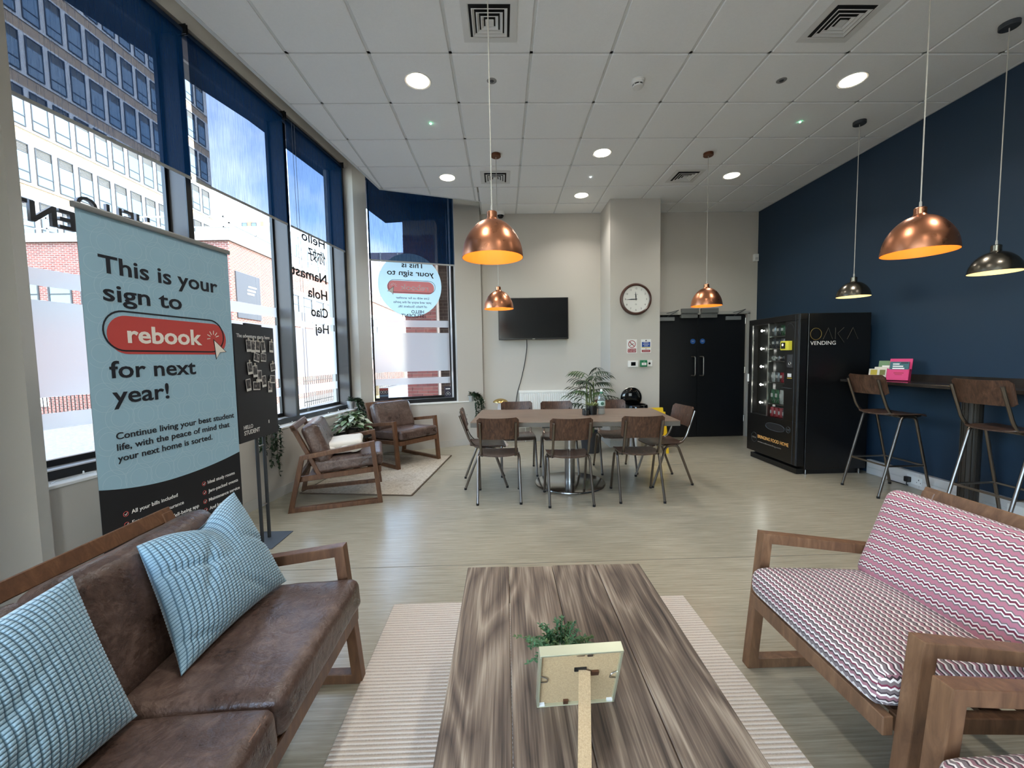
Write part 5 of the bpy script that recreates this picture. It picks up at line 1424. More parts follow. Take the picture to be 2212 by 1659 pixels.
MB().lathe([(0, 0.012), (0.032, 0.012), (0.032, 0.028), (0, 0.028)], 20).build('wax', mat('pale wax', S(190, 196, 186), 0.5), vs_)
m, n, l, b = new_mat('clear plastic bottle'); n.remove(b)
tr = n.new('ShaderNodeBsdfTransparent'); tr.inputs[0].default_value = (0.82, 0.88, 0.88, 1); gl = n.new('ShaderNodeBsdfGlossy'); gl.inputs['Roughness'].default_value = 0.06
df = n.new('ShaderNodeBsdfDiffuse'); df.inputs[0].default_value = (0.6, 0.65, 0.65, 1)
fr = n.new('ShaderNodeLayerWeight'); fr.inputs[0].default_value = 0.35; ms = n.new('ShaderNodeMixShader'); m0 = n.new('ShaderNodeMixShader'); m0.inputs[0].default_value = 0.14
l.new(fr.outputs['Facing'], ms.inputs[0]); l.new(tr.outputs[0], m0.inputs[1]); l.new(df.outputs[0], m0.inputs[2]); l.new(m0.outputs[0], ms.inputs[1]); l.new(gl.outputs[0], ms.inputs[2]); l.new(ms.outputs[0], n['Material Output'].inputs['Surface'])
PET = m
bo = thing('water_bottle', 'clear plastic water bottle with a green cap on the dining table', 'bottle', (1.056, 4.345, 0.75))
MB().lathe([(0, 0.005), (0.03, 0.0), (0.038, 0.008), (0.04, 0.03), (0.037, 0.045), (0.04, 0.06), (0.037, 0.075), (0.04, 0.09), (0.0415, 0.15), (0.04, 0.17), (0.034, 0.195), (0.02, 0.215), (0.014, 0.222), (0.014, 0.235)], 28).build('body', PET, bo)
MB().lathe([(0.0415, 0.09), (0.0422, 0.092), (0.0422, 0.142), (0.0415, 0.144)], 28).build('label_sleeve', mat('pale green label', S(178, 198, 190), 0.5), bo)
MB().lathe([(0.0, 0.0012), (0.018, 0.0012)], 20, (0, -0.0425, 0.117), 'y').build('label_badge', mat('bottle badge', S(58, 96, 80), 0.5), bo)
MB().lathe([(0.016, 0.222), (0.0165, 0.24), (0.013, 0.243)], 20).build('cap', mat('green cap', S(70, 128, 100), 0.4), bo)
MB().lathe([(0.012, 0.24), (0.013, 0.262), (0.009, 0.27), (0, 0.271)], 20).build('sports_cap', WHITE, bo)

# palm beside the column
pa = thing('potted_palm', 'bushy green indoor palm in front of the radiator and column', 'plant', (1.25, 5.78, 0))
MB().lathe([(0, 0), (0.12, 0), (0.155, 0.28), (0.155, 0.30), (0.14, 0.30), (0.135, 0.26), (0, 0.26)], 28).build('pot', mat('dark grey pot', S(52, 52, 54), 0.6), pa)
rnd = random.Random(7)
stems = MB()
for k in range(5):
    a = rnd.uniform(0, 2 * PI); stems.tube(spline([(0.05 * math.cos(a), 0.05 * math.sin(a), 0.25), (0.06 * math.cos(a), 0.06 * math.sin(a), 0.6), (0.08 * math.cos(a + .4), 0.08 * math.sin(a + .4), 0.85 + 0.05 * k)], 5), 0.012, 7)
stems.build('stem', mat('green-brown cane', S(110, 120, 78), 0.6), pa)
for k in range(40):
    a = k * 2.399 + rnd.uniform(-0.3, 0.3)
    z0 = 0.40 + 0.72 * (k / 40); ln = rnd.uniform(0.26, 0.42) * (1.1 - 0.4 * (k / 40)); el = rnd.uniform(0.1, 0.7) + 0.5 * (k / 40)
    hd = Vector((math.cos(a), math.sin(a) * 0.7, 0)); fm = MB()
    pth = []
    for q in range(8):
        t_ = q / 7
        pth.append(Vector((0.03 * math.cos(a), 0.03 * math.sin(a), z0)) + hd * ln * t_ * math.cos(el * (1 - 0.4 * t_)) + Vector((0, 0, 1)) * (ln * t_ * math.sin(el) - 0.30 * ln * t_ * t_ * 1.3))
    fm.tube(pth, [0.004 - 0.0004 * q for q in range(8)], 5)
    for q in range(2, 8):
        for s in (-1, 1):
            side = Vector((-hd.y, hd.x, 0)) * s
            dr = (hd * 0.75 + side * (1.0 - 0.06 * q) + Vector((0, 0, 0.15 - 0.1 * q / 7))).normalized()
            leaf(fm, pth[q], dr, 0.155 - 0.008 * abs(q - 4), 0.027, 0.5)
    leaf(fm, pth[-1], (hd + Vector((0, 0, -0.2))), 0.14, 0.02, 0.4)
    fm.build('frond', [DGRN, DGRN, MGRN][k % 3], pa)

# ------------------------------------------------------------------ trailing plants on the sills
TIN = mat('galvanised tin pot', S(176, 178, 178), 0.38, metal=0.6)
def trailing(loc, label, trails, outd, seed, potr=0.05, sparse=1.0):
    t = thing('trailing_plant', label, 'plant', loc, 0, 'trailing plants on the window sills')
    MB().lathe([(0, 0.002), (potr * 0.75, 0.0), (potr, potr * 2.0), (potr * 1.06, potr * 2.05), (potr * 1.0, potr * 2.12), (potr * 0.9, potr * 2.0), (potr * 0.85, potr * 1.8), (0, potr * 1.8)], 24).build('pot', TIN, t)
    rn = random.Random(seed); vm = MB(); fm = MB(); od = Vector(outd).normalized(); sd = Vector((-od.y, od.x, 0))
    for (ln, lat, reach) in trails:
        p0 = Vector((0, 0, potr * 2.0)) + sd * lat * 0.3
        pts = spline([p0, p0 + od * reach * 0.6 + sd * lat * 0.4 + Vector((0, 0, 0.035)), p0 + od * reach + sd * lat + Vector((0, 0, -0.06)), p0 + od * (reach + 0.01) + sd * (lat * 1.1) + Vector((0, 0, -ln * 0.55)), p0 + od * (reach + rn.uniform(-0.01, 0.02)) + sd * lat * 1.15 + Vector((0, 0, -ln))], 12)
        vm.tube(pts, 0.0016, 4)
        for i, p in enumerate(pts):
            for q in range(3):
                if rn.random() > 0.85 * sparse: continue
                a = rn.uniform(0, 2 * PI)
                leaf(fm, p, od * rn.uniform(0.1, 1.0) + sd * math.cos(a) + Vector((0, 0, math.sin(a) * 0.6 - 0.3)), rn.uniform(0.03, 0.05), rn.uniform(0.02, 0.03), 0.3)
    for k in range(60):
        a = rn.uniform(0, 2 * PI); e = rn.uniform(0.0, 1.2); r_ = potr * rn.random()
        leaf(fm, (r_ * math.cos(a), r_ * math.sin(a), potr * 2 + rn.uniform(0, 0.05)), (math.cos(a) * math.cos(e), math.sin(a) * math.cos(e), math.sin(e)), rn.uniform(0.025, 0.045), 0.022, 0.4)
    vm.build('stem', DGRN, t); fm.build('foliage', DGRN, t, kind='stuff')
    return t
p1 = WM @ Vector((2.02, 0.06, 0.70))
trailing((p1.x, p1.y, p1.z), 'trailing plant in a tin pot on the sill end nearest the corner', [(0.42, 0.06, 0.10), (0.5, 0.09, 0.11), (0.36, 0.03, 0.09), (0.46, 0.12, 0.11), (0.3, 0.0, 0.1)], (math.cos(AW), -math.sin(AW), 0), 4, 0.052)
p2 = VM @ Vector((0.375, -0.0 + 0.05, 0.70)); p2 = VM @ Vector((0.36, 0.055, 0.70))
p2 = Vector((-0.49, 6.37, 0.70))
trailing((p2.x, p2.y, 0.70), 'trailing plant in a tin pot beside the corner window, against the end wall', [(0.52, 0.05, 0.085), (0.58, 0.09, 0.09), (0.42, 0.10, 0.08), (0.6, 0.12, 0.09), (0.66, 0.07, 0.09), (0.35, 0.02, 0.08)], (0.6, -0.8, 0), 9, 0.043)
p3 = WM @ Vector((0.30, 0.06, 0.70))
trailing((p3.x, p3.y, p3.z), 'trailing plant hanging from the sill behind the photo board', [(0.42, 0.0, 0.10), (0.54, 0.05, 0.10), (0.3, -0.06, 0.10), (0.36, 0.09, 0.10), (0.24, -0.1, 0.1), (0.28, 0.03, 0.11)], (math.cos(AW), -math.sin(AW), 0), 14, 0.048, 0.8)
for (lo, po, nm, lab) in (((-0.49, 6.37, 0.70), None, None, None),): pass

# white string lights lying along the sill
pts = []; rn = random.Random(3)
for k in range(60):
    s = -1.36 + 3.25 * k / 59
    p = WM @ Vector((s, 0.065 + rn.uniform(-0.035, 0.035), 0.7035 + (0.02 if rn.random() > 0.8 else 0.0) * rn.random()))
    pts.append(p)
sl_ = thing('string_lights', 'loose white string light cable along the street window sill', 'string lights', pts[0])
MB(Matrix.Translation(-pts[0])).tube(spline(pts, 4), 0.0022, 5).build('cable', WHITE, sl_)
for k in range(3, 60, 4):
    q = pts[k] - pts[0]
    MB().lathe([(0, 0), (0.005, 0.004), (0.004, 0.018), (0, 0.022)], 8, (q.x, q.y, q.z - 0.002)).build('bulb', WHITE, sl_)

# side table with variegated plant
stb = thing('side_table', 'low round black side table between the leather armchairs', 'table', (-1.86, 5.03, 0))
MB().lathe([(0.0, 0.435), (0.24, 0.435), (0.245, 0.44), (0.245, 0.465), (0.24, 0.465), (0.238, 0.447), (0, 0.447)], 36).build('tray_top', BLACKM, stb)
for k in range(3):
    a = k * 2 * PI / 3 + 0.4
    MB().tube([(0.15 * math.cos(a), 0.15 * math.sin(a), 0.436), (0.2 * math.cos(a), 0.2 * math.sin(a), 0.009)], 0.009, 8).build('leg', BLACKM, stb)
vp = thing('variegated_plant', 'cream and green variegated pot plant on the side table', 'plant', (-1.86, 5.03, 0.447))
MB().lathe([(0, 0), (0.06, 0), (0.072, 0.085), (0.066, 0.085), (0.063, 0.075), (0, 0.075)], 24).build('pot', mat('dark stone pot', S(70, 68, 66), 0.5), vp)
rn = random.Random(12)
lfm = []
for mm in (VARI, VARI2, MGRN):
    q = MB(); leaf(q, (0, -0.02, 0), (0, 1, 0), 0.095, 0.066, 0.3); lfm.append((q, mm))
vst = MB()
protos = [None, None, None]
for k in range(190):
    a = rn.uniform(0, 2 * PI); e = rn.uniform(-0.35, 1.45); R_ = rn.uniform(0.08, 0.19)
    tip = Vector((R_ * math.cos(a) * math.cos(e) * 1.05, R_ * math.sin(a) * math.cos(e) * 0.9, 0.115 + R_ * 1.0 * math.sin(e)))
    if k % 4 == 0: vst.tube([(0.02 * math.cos(a), 0.02 * math.sin(a), 0.1), tip * 0.6 + Vector((0, 0, 0.06)), tip], 0.002, 4)
    i = rn.choice((0, 0, 1, 1, 2))
    if protos[i] is None:
        protos[i] = lfm[i][0].build('leaf', lfm[i][1], vp); o = protos[i]
    else:
        o = protos[i].copy(); COL.objects.link(o); o.parent = vp
    o.matrix_local = Matrix.Translation(tip) @ Matrix.Rotation(a - PI / 2 + rn.uniform(-0.6, 0.6), 4, 'Z') @ Matrix.Rotation(rn.uniform(-0.4, 0.6), 4, 'X') @ Matrix.Scale(rn.uniform(0.75, 1.2), 4)
vst.build('stem', MGRN, vp)

# cream blanket folded on the leather armchair
m, n, l, b = new_mat('cream fleece'); b.inputs['Base Color'].default_value = S(226, 219, 206); b.inputs['Roughness'].default_value = 0.95; b.inputs['Sheen Weight'].default_value = 0.5
tc = n.new('ShaderNodeTexCoord'); t1 = n.new('ShaderNodeTexNoise'); t1.inputs['Scale'].default_value = 130; bp = n.new('ShaderNodeBump'); bp.inputs['Strength'].default_value = 0.4; bp.inputs['Distance'].default_value = 0.004
l.new(tc.outputs['Object'], t1.inputs['Vector']); l.new(t1.outputs['Fac'], bp.inputs['Height']); l.new(bp.outputs[0], b.inputs['Normal'])
FLEECE = m
bl = thing('folded_blanket', 'cream fleece blanket folded on a leather armchair seat', 'blanket', (-1.60, 4.12, 0.474), ang1 - PI / 2)
cushion('folded_layers', FLEECE, bl, (0.40, 0.34, 0.075), 0.035, 0.012, Matrix.Translation((0.0, 0.0, 0.085)) @ Matrix.Rotation(math.radians(4), 4, 'X'), 'seat', 16, 0.006, 4)
cushion('folded_layers', FLEECE, bl, (0.37, 0.31, 0.05), 0.024, 0.004, Matrix.Translation((0.0, 0.005, 0.03)) @ Matrix.Rotation(math.radians(3), 4, 'X'), 'seat', 14, 0.006, 6)
rl = [Vector((0.19, -0.16 + 0.33 * k / 16, 0.045 + 0.012 * math.sin(k * 0.9))) for k in range(17)]
MB().tube(rl, [0.018] + [0.028 + 0.004 * math.sin(k) for k in range(15)] + [0.018], 12).build('rolled_edge', FLEECE, bl)
MB().tube(spline([(0.19, -0.16, 0.04), (0.215, -0.19, 0.03), (0.22, -0.205, 0.012)], 5), [0.024] * 6 + [0.016] * 4 + [0.012], 10).build('loose_corner', FLEECE, bl)
# ------------------------------------------------------------------ vending machine (front faces -x, left flank faces the lounge)
VX, VY0, VY1, VH = 3.27, 4.44, 5.37, 1.80
vm = thing('vending_machine', 'tall black vending machine with a lit snack window', 'vending machine', (VX, VY0, 0))
VBLK = mat('black vending cabinet', S(10, 10, 11), 0.32)
L_ = VY1 - VY0
MB().box(0.10, 0.80, 0.005, L_ - 0.005, 0.06, VH).build('cabinet', VBLK, vm, smooth=False, bevel=0.004)
# door built as a frame so that the window is a real opening
wy0, wy1, wz0, wz1 = 0.235, 0.865, 0.59, 1.73
dm = MB()
dm.box(0.0, 0.085, 0, L_, 0.10, wz0).box(0.0, 0.085, 0, L_, wz1, VH).box(0.0, 0.085, 0, wy0, wz0, wz1).box(0.0, 0.085, wy1, L_, wz0, wz1)
vd = dm.build('door', VBLK, vm, smooth=False, bevel=0.003)
MB().box(0.03, 0.75, 0.04, L_ - 0.04, 0.0, 0.06).build('plinth', BLACKM, vm, smooth=False)
for yy in (0.03, 0.03):
    for xx in (0.13, 0.74):
        MB().lathe([(0, 0), (0.014, 0), (0.014, 0.05), (0.006, 0.06)], 10, (xx, yy, 0)).build('levelling_foot', STEEL, vm)
MB().box(-0.004, 0.0, 0.012, 0.02, 0.10, VH - 0.01).box(-0.004, 0.0, 0.07, 0.074, 0.10, VH - 0.01).build('edge_trim', CHARC, vd, smooth=False)
# dark interior box behind the glass
MB().box(0.099, 0.1, wy0 - 0.02, wy1 + 0.02, wz0, wz1).build('interior_back', mat('dark interior', S(16, 17, 16), 0.5), vm, smooth=False)
GLV = GLASS
MB().quad((0.012, wy0, wz0), (0.012, wy1, wz0), (0.012, wy1, wz1), (0.012, wy0, wz1)).build('window_glass', GLV, vd, smooth=False)
MB().box(0.005, 0.08, 0.545, 0.553, wz0, wz1).build('window_divider', STEEL, vd, smooth=False)
MB().box(0.003, 0.012, wy1 - 0.012, wy1, wz0, wz1).build('window_trim', STEEL, vd, smooth=False)
VLED = mat('cold white led', S(255, 255, 250), 0.3, emit=(1, 0.98, 0.9, 1), estr=9)
for z in (1.655, 1.427, 1.20, 0.968, 0.738):
    MB().lathe([(0, 0.0), (0.013, 0.002), (0.016, 0.01)], 12, (0.05, 0.752, z), 'x').build('led', VLED, vm)
    MB().lathe([(0, 0.0), (0.006, 0.002), (0.008, 0.01)], 10, (0.055, 0.715, z), 'x').build('led', VLED, vm)
    ld = bpy.data.lights.new('led_light', 'POINT'); ld.energy = 0.35; ld.color = (1, 0.97, 0.9); ld.shadow_soft_size = 0.02
    lo = bpy.data.objects.new('led_light', ld); COL.objects.link(lo); lo.parent = vm; lo.location = (0.03, 0.62, z - 0.02)
shelves = [1.575, 1.425, 1.275, 1.015, 0.755, 0.595]
for z in shelves[:-1]:
    MB().box(0.03, 0.098, wy0, 0.545, z - 0.012, z).build('tray', STEEL, vm, smooth=False)
    for k in range(4):
        yc = wy0 + 0.04 + k * 0.078
        pts = [(0.022 + 0.07 * q / 26, yc + 0.026 * math.cos(q * 0.75), z + 0.034 + 0.026 * math.sin(q * 0.75)) for q in range(27)]
        MB().tube(pts, 0.0018, 5).build('spiral', STEEL, vm)
def bag(loc, w, h, m_, label, grp):
    o = thing('snack_bag', label, 'snack', loc, 0, grp)
    nx, nz = 6, 8; vs = []; fs = []
    for s in (-1, 1):
        for j in range(nz + 1):
            for i in range(nx + 1):
                u, v_ = -1 + 2 * i / nx, j / nz
                th = 0.016 * (1 - u * u) ** 0.5 * math.sin(PI * min(1, max(0, v_))) ** 0.5
                vs.append((s * th - 0.0, u * w / 2 * (1 - 0.08 * math.sin(PI * v_)), v_ * h))
    W = nx + 1; n_ = W * (nz + 1)
    for j in range(nz):
        for i in range(nx):
            a = j * W + i; fs.append((a, a + W, a + W + 1, a + 1)); fs.append((n_ + a, n_ + a + 1, n_ + a + W + 1, n_ + a + W))
    MB().add(vs, fs).build('packet', m_, o)
    MB().box(-0.0175, -0.0165, -w * 0.28, w * 0.28, h * 0.45, h * 0.72).build('print_panel', CREAMP, o, smooth=False)
    return o
PK = [mat('green packet', S(52, 104, 66), 0.35), mat('dark packet', S(40, 42, 46), 0.35), mat('plum packet', S(96, 56, 70), 0.35), mat('white packet', S(206, 202, 192), 0.35), mat('yellow packet', S(206, 172, 50), 0.35), mat('red packet', S(170, 40, 48), 0.35), mat('silver packet', S(150, 150, 152), 0.3, metal=0.6)]
lay = [(1.575, 0.12, [0, 0, 1, 6], 'green and silver crisp packet on the top vending tray'), (1.425, 0.115, [2, 6, 1, 1], 'plum or silver snack packet on the second vending tray'), (1.275, 0.06, [6, 1, 6, 3], 'small wrapped bar on the third vending tray'),
       (1.015, 0.12, [1, 5, 6, 3], 'dark or red snack packet on the fourth vending tray'), (0.755, 0.17, [4, 3, 0, 0], 'large green, white or yellow crisp packet on the fifth vending tray')]
for z, h, idx, lb in lay:
    for k, i in enumerate(idx):
        bag((VX + 0.06, VY0 + wy0 + 0.04 + k * 0.078, z + 0.002), 0.068, h, PK[i], lb, 'snacks on vending tray at %.2f m' % z)
for k in range(4):
    o = thing('drink_can', 'red or silver drink can at the bottom of the vending window', 'can', (VX + 0.062, VY0 + wy0 + 0.045 + k * 0.075, wz0 + 0.002), 0, 'drink cans in the vending machine')
    MB().lathe([(0, 0), (0.024, 0), (0.03, 0.008), (0.03, 0.105), (0.025, 0.118), (0.0, 0.118)], 20).build('body', PK[5] if k in (1, 2, 3) else PK[6], o)
    MB().lathe([(0, 0.1185), (0.024, 0.1185), (0.025, 0.121)], 20).build('lid', STEEL, o)
    MB().box(-0.0315, -0.0295, -0.012, 0.012, 0.04, 0.08).build('label_mark', CREAMP, o, smooth=False)
# control column on the door
MV = lambda y, z: frame_M((-0.0055, y, z), (0, -1, 0), (0, 0, 1))      # lettering on the door, read from the room
pay = MB().box(-0.03, 0.0, 0.10, 0.235, 0.965, 0.97).build('slot_bar', CHARC, vd, smooth=False)
rd = MB().box(-0.045, 0.0, 0.115, 0.25, 1.40, 1.505).build('card_reader', mat('reader yellow', S(222, 210, 70), 0.4), vd, smooth=False, bevel=0.008, seg=2)
MB().box(-0.048, -0.045, 0.165, 0.235, 1.418, 1.488).build('reader_screen', BLACKG, rd, smooth=False)
MB().lathe([(0, 0.0), (0.012, 0.001)], 16, (-0.0495, 0.205, 1.462), 'x').build('reader_light', mat('reader glow', S(235, 240, 200), 0.4, emit=(1, 1, 0.8, 1), estr=2), rd)
kp = MB().box(-0.006, 0.0, 0.10, 0.185, 1.205, 1.35).build('keypad', mat('keypad grey', S(58, 58, 60), 0.4), vd, smooth=False)
MB().lathe([(0.014, 0.0), (0.018, -0.003), (0.02, 0.0)], 20, (-0.006, 0.14, 1.25), 'x').build('coin_slot', STEEL, kp)
MB().box(-0.004, 0.0, 0.115, 0.175, 1.095, 1.135).build('code_sticker', INKW, vd, smooth=False)
MB().box(-0.004, 0.0, 0.11, 0.18, 1.078, 1.086).build('sticker_line', PK[4], vd, smooth=False)
MB().tube([(-0.002, 0.155 + 0.06 * math.cos(a), 1.64 + 0.06 * math.sin(a)) for a in [k * PI / 12 for k in range(13)]], 0.002, 5).build('logo_arc', CHARC, vd)
ft = [(-0.004, 0.37 + 0.17 * math.copysign(abs(math.cos(a)) ** 0.7, math.cos(a)), 0.478 + 0.045 * math.sin(a)) for a in [k * 2 * PI / 40 for k in range(40)]]
MB().tube(ft, 0.004, 6, closed=True).build('flap_surround', CHARC, vd)
MB().add([(-0.003, p[1], p[2]) for p in ft], [tuple(range(40))]).build('delivery_flap', mat('dark grey flap', S(34, 34, 36), 0.4), vd, smooth=False)
MB().tube([(-0.004, 0.14 + 0.035 * math.cos(a), 0.487 + 0.035 * math.sin(a)) for a in [k * 2 * PI / 24 for k in range(24)]], 0.003, 5, closed=True).box(-0.006, 0.0, 0.12, 0.16, 0.478, 0.496).build('coin_return', CHARC, vd)
GOLDT = mat('gold lettering', S(236, 176, 100), 0.5)
GREYT = mat('grey lettering', S(140, 132, 122), 0.5)
text('BRINGING FOOD HOME', 0.042, GOLDT, vd, MV(0.69, 0.29), 'LEFT', width=0.565, bold=0.01)
text('www.oakavending.com', 0.022, GREYT, vd, MV(0.69, 0.235), 'LEFT', width=0.44)
MB().tube([(-0.003, 0.768 + 0.058 * math.cos(a), 0.285 + 0.062 * math.sin(a)) for a in [k * 2 * PI / 36 for k in range(36)]], 0.002, 5, closed=True).build('logo_ring', CHARC, vd)
text('OAKA', 0.024, GREYT, vd, MV(0.815, 0.273), 'LEFT', width=0.09)
# flank lettering: O A K A drawn as thin strokes, then VENDING
def stroke(pts, mt, nm='flank_lettering'):
    MB().tube([(x - VX, -0.002, z) for x, z in pts], 0.0035, 5).build(nm, mt, vm)
ring_ = [(3.448 + 0.062 * math.cos(a), 1.572 + 0.063 * math.sin(a)) for a in [k * 2 * PI / 32 for k in range(33)]]
OAK1, OAK2 = mat('dull gold stroke', S(110, 92, 46), 0.5), mat('dull grey stroke', S(52, 48, 42), 0.5)
stroke(ring_, OAK1)
stroke([(3.53, 1.512), (3.585, 1.638), (3.635, 1.512)], OAK2)
stroke([(3.665, 1.638), (3.665, 1.512)], OAK2); stroke([(3.76, 1.638), (3.69, 1.575), (3.765, 1.475)], OAK2)
stroke([(3.80, 1.512), (3.86, 1.638), (3.92, 1.512)], OAK2)
text('VENDING', 0.044, INKW, vm, frame_M((3.388 - VX, -0.001, 1.452), (1, 0, 0), (0, 0, 1)), 'LEFT', width=0.285)
MB().box(-0.012, 0.0, L_ - 0.02, L_ - 0.004, 1.0, 1.1).build('lock_plate', WHITE, vd, smooth=False)
MB().lathe([(0, -0.006), (0.008, -0.004), (0.008, 0)], 12, (0, L_ - 0.012, 0.975), 'x').build('lock_barrel', STEEL, vd)

# ------------------------------------------------------------------ wall counter with post, trunking, leaflets
wc_ = thing('wall_counter', 'long dark bar counter fixed along the navy wall', 'counter', (XB, 2.6, 0))
CTM = grain_mat('dark stained counter', [(0.3, S(30, 26, 24)), (0.7, S(54, 47, 42))], (30, 3, 1), rough=0.22, bump=0.02)
MB().box(-0.43, 0.0, -2.3, 1.82, 1.045, 1.075).build('worktop', CTM, wc_, smooth=False, bevel=0.003)
MB().box(-0.02, 0.0, -2.3, 1.82, 1.075, 1.135).build('upstand', CTM, wc_, smooth=False)
MB().lathe([(0.03, 0.002), (0.035, 0.004), (0.035, 0.0)], 24, (-0.2, 0.55, 1.075)).build('cable_grommet', BLACKM, wc_)
PST = grain_mat('bronze brown post', [(0.3, S(38, 34, 30)), (0.7, S(56, 51, 45))], (40, 40, 1), rough=0.4, bump=0.02)
pm = MB()
for k in range(20):
    pass
pm.lathe([(0.062 + 0.004 * (i % 2), z) for z in (0.0, 1.045) for i in (0,)], 24, (-0.19, 0.735, 0))
pm.build('post', PST, wc_)
for k in range(6):
    a = PI + (k - 2.5) * 0.5
    MB().box(-0.004, 0.004, -0.004, 0.004, 0.0, 1.045).build('post_rib', PST, wc_, smooth=False).location = (-0.19 + 0.063 * math.cos(a), 0.735 + 0.063 * math.sin(a), 0)
MB().lathe([(0.0, 0.0), (0.11, 0.0), (0.11, 0.008), (0, 0.008)], 24, (-0.19, 0.735, 0)).build('post_base', BLACKM, wc_)
tk = thing('dado_trunking', 'white cable trunking with sockets along the foot of the navy wall', 'trunking', (XB, 2.6, 0))
TRW = mat('white pvc trunking', S(206, 204, 200), 0.45)
MB().box(-0.045, 0.0, -3.0, 1.87, 0.0, 0.155).build('casing', TRW, tk, smooth=False)
for k, (y0, y1) in enumerate(((1.28, 1.86), (0.3, 1.27), (-0.9, 0.29), (-2.0, -0.91))):
    MB().box(-0.05, -0.045, y0, y1, 0.008, 0.072).build('lid', TRW, tk, smooth=False, bevel=0.002)
    MB().box(-0.05, -0.045, y0, y1, 0.08, 0.15).build('lid', TRW, tk, smooth=False, bevel=0.002)
sk = MB().box(-0.056, -0.045, 1.25, 1.40, 0.035, 0.12).build('socket', WHITE, tk, smooth=False, bevel=0.003)
for dy in (0.0,):
    MB().box(-0.0565, -0.056, 1.275, 1.283, 0.085, 0.097).box(-0.0565, -0.056, 1.258, 1.263, 0.06, 0.07).box(-0.0565, -0.056, 1.295, 1.3, 0.06, 0.07).build('socket_slots', BLACKM, sk, smooth=False)
MB().box(-0.095, -0.056, 1.35, 1.395, 0.05, 0.105).build('plug', BLACKM, sk, smooth=False, bevel=0.01, seg=2)
MB().tube(spline([(-0.08, 1.372, 0.055), (-0.085, 1.372, 0.03), (-0.06, 1.39, 0.01), (-0.06, 1.6, 0.006)], 5), 0.004, 6).build('plug_cord', BLACKM, sk)
MB().box(-0.056, -0.045, 0.42, 0.57, 0.035, 0.12).build('socket', WHITE, tk, smooth=False, bevel=0.003)

lh = thing('leaflet_holder', 'magenta card leaflet holder on the counter', 'leaflet holder', (3.92, 3.965, 1.075), math.radians(-62))
Mt = Matrix.Rotation(math.radians(-14), 4, 'X')
MB(Mt).box(-0.085, 0.085, 0.02, 0.03, 0.0, 0.23).build('back_panel', PINK, lh, smooth=False)
MB(Mt).box(-0.085, 0.085, -0.03, -0.024, 0.0, 0.11).build('front_panel', PINK, lh, smooth=False)
MB(Mt).box(-0.085, -0.08, -0.03, 0.03, 0.0, 0.12).box(0.08, 0.085, -0.03, 0.03, 0.0, 0.12).build('side_panel', PINK, lh, smooth=False)
MB(Mt).box(-0.085, 0.085, -0.03, 0.03, 0.0, 0.005).build('bottom_panel', PINK, lh, smooth=False)
MB(Mt).box(-0.03, 0.045, -0.0315, -0.03, 0.07, 0.077).box(-0.02, 0.035, -0.0315, -0.03, 0.055, 0.06).build('printed_line', RD, lh, smooth=False)
TEAL = mat('teal leaflet', S(48, 92, 98), 0.5)
def leaflet(name, label, loc, rot, w, h, m_, lean=-14, tx=None):
    o = thing(name, label, 'leaflet', loc, rot)
    M_ = Matrix.Rotation(math.radians(lean), 4, 'X')
    MB(M_).box(-w / 2, w / 2, -0.006, 0.006, 0, h).build('cover', m_, o, smooth=False)
    return o, M_
lf_, M_ = leaflet('teal_leaflet', 'teal leaflet with three white lines in the magenta holder', (3.915, 3.962, 1.083), math.radians(-62), 0.145, 0.185, TEAL)
MB(M_).box(-0.05, 0.0, -0.0068, -0.006, 0.155, 0.167).box(-0.05, 0.03, -0.0068, -0.006, 0.133, 0.145).box(-0.05, 0.04, -0.0068, -0.006, 0.111, 0.123).build('title_lines', INKW, lf_, smooth=False)
MB(M_).box(0.01, 0.066, -0.0068, -0.006, 0.168, 0.178).build('dark_tab', INK, lf_, smooth=False)
lf_, M_ = leaflet('green_leaflet', 'sage green leaflet with a pale plant drawing on the counter', (3.97, 4.155, 1.075), math.radians(-62), 0.13, 0.2, mat('sage leaflet', S(110, 138, 98), 0.6))
MB(M_).box(-0.035, 0.03, -0.0068, -0.006, 0.125, 0.15).build('drawing', CREAMP, lf_, smooth=False)
leaflet('white_leaflet', 'cream white leaflet between the green and yellow ones', (3.945, 4.17, 1.075), math.radians(-62), 0.13, 0.135, mat('cream leaflet', S(216, 206, 188), 0.6))
lf_, M_ = leaflet('yellow_leaflet', 'cream leaflet with yellow and olive squares behind the bar stool', (3.915, 4.185, 1.075), math.radians(-62), 0.15, 0.115, mat('cream leaflet', S(216, 206, 188), 0.6))
MB(M_).box(-0.06, -0.005, -0.0068, -0.006, 0.05, 0.105).build('yellow_square', mat('mustard print', S(186, 162, 50), 0.6), lf_, smooth=False)
MB(M_).box(0.015, 0.06, -0.0068, -0.006, 0.05, 0.105).build('olive_square', mat('olive print', S(112, 110, 52), 0.6), lf_, smooth=False)

# ------------------------------------------------------------------ roll-up banner
b0, b1 = Vector((-1.89, 1.92, 0)), Vector((-1.78, 2.77, 0))
BT = (b1 - b0).normalized(); BN = Vector((BT.y, -BT.x, 0))
bn = thing('roll_up_banner', 'tall light blue roll-up banner about rebooking behind the leather sofa', 'banner', (b0 + b1) / 2)
BWID = (b1 - b0).length
BO = b0 - (b0 + b1) / 2
def BM(u, z, off=0.0): return frame_M(BO + BT * u + Vector((0, 0, z)) + BN * off, BT, (0, 0, 1))
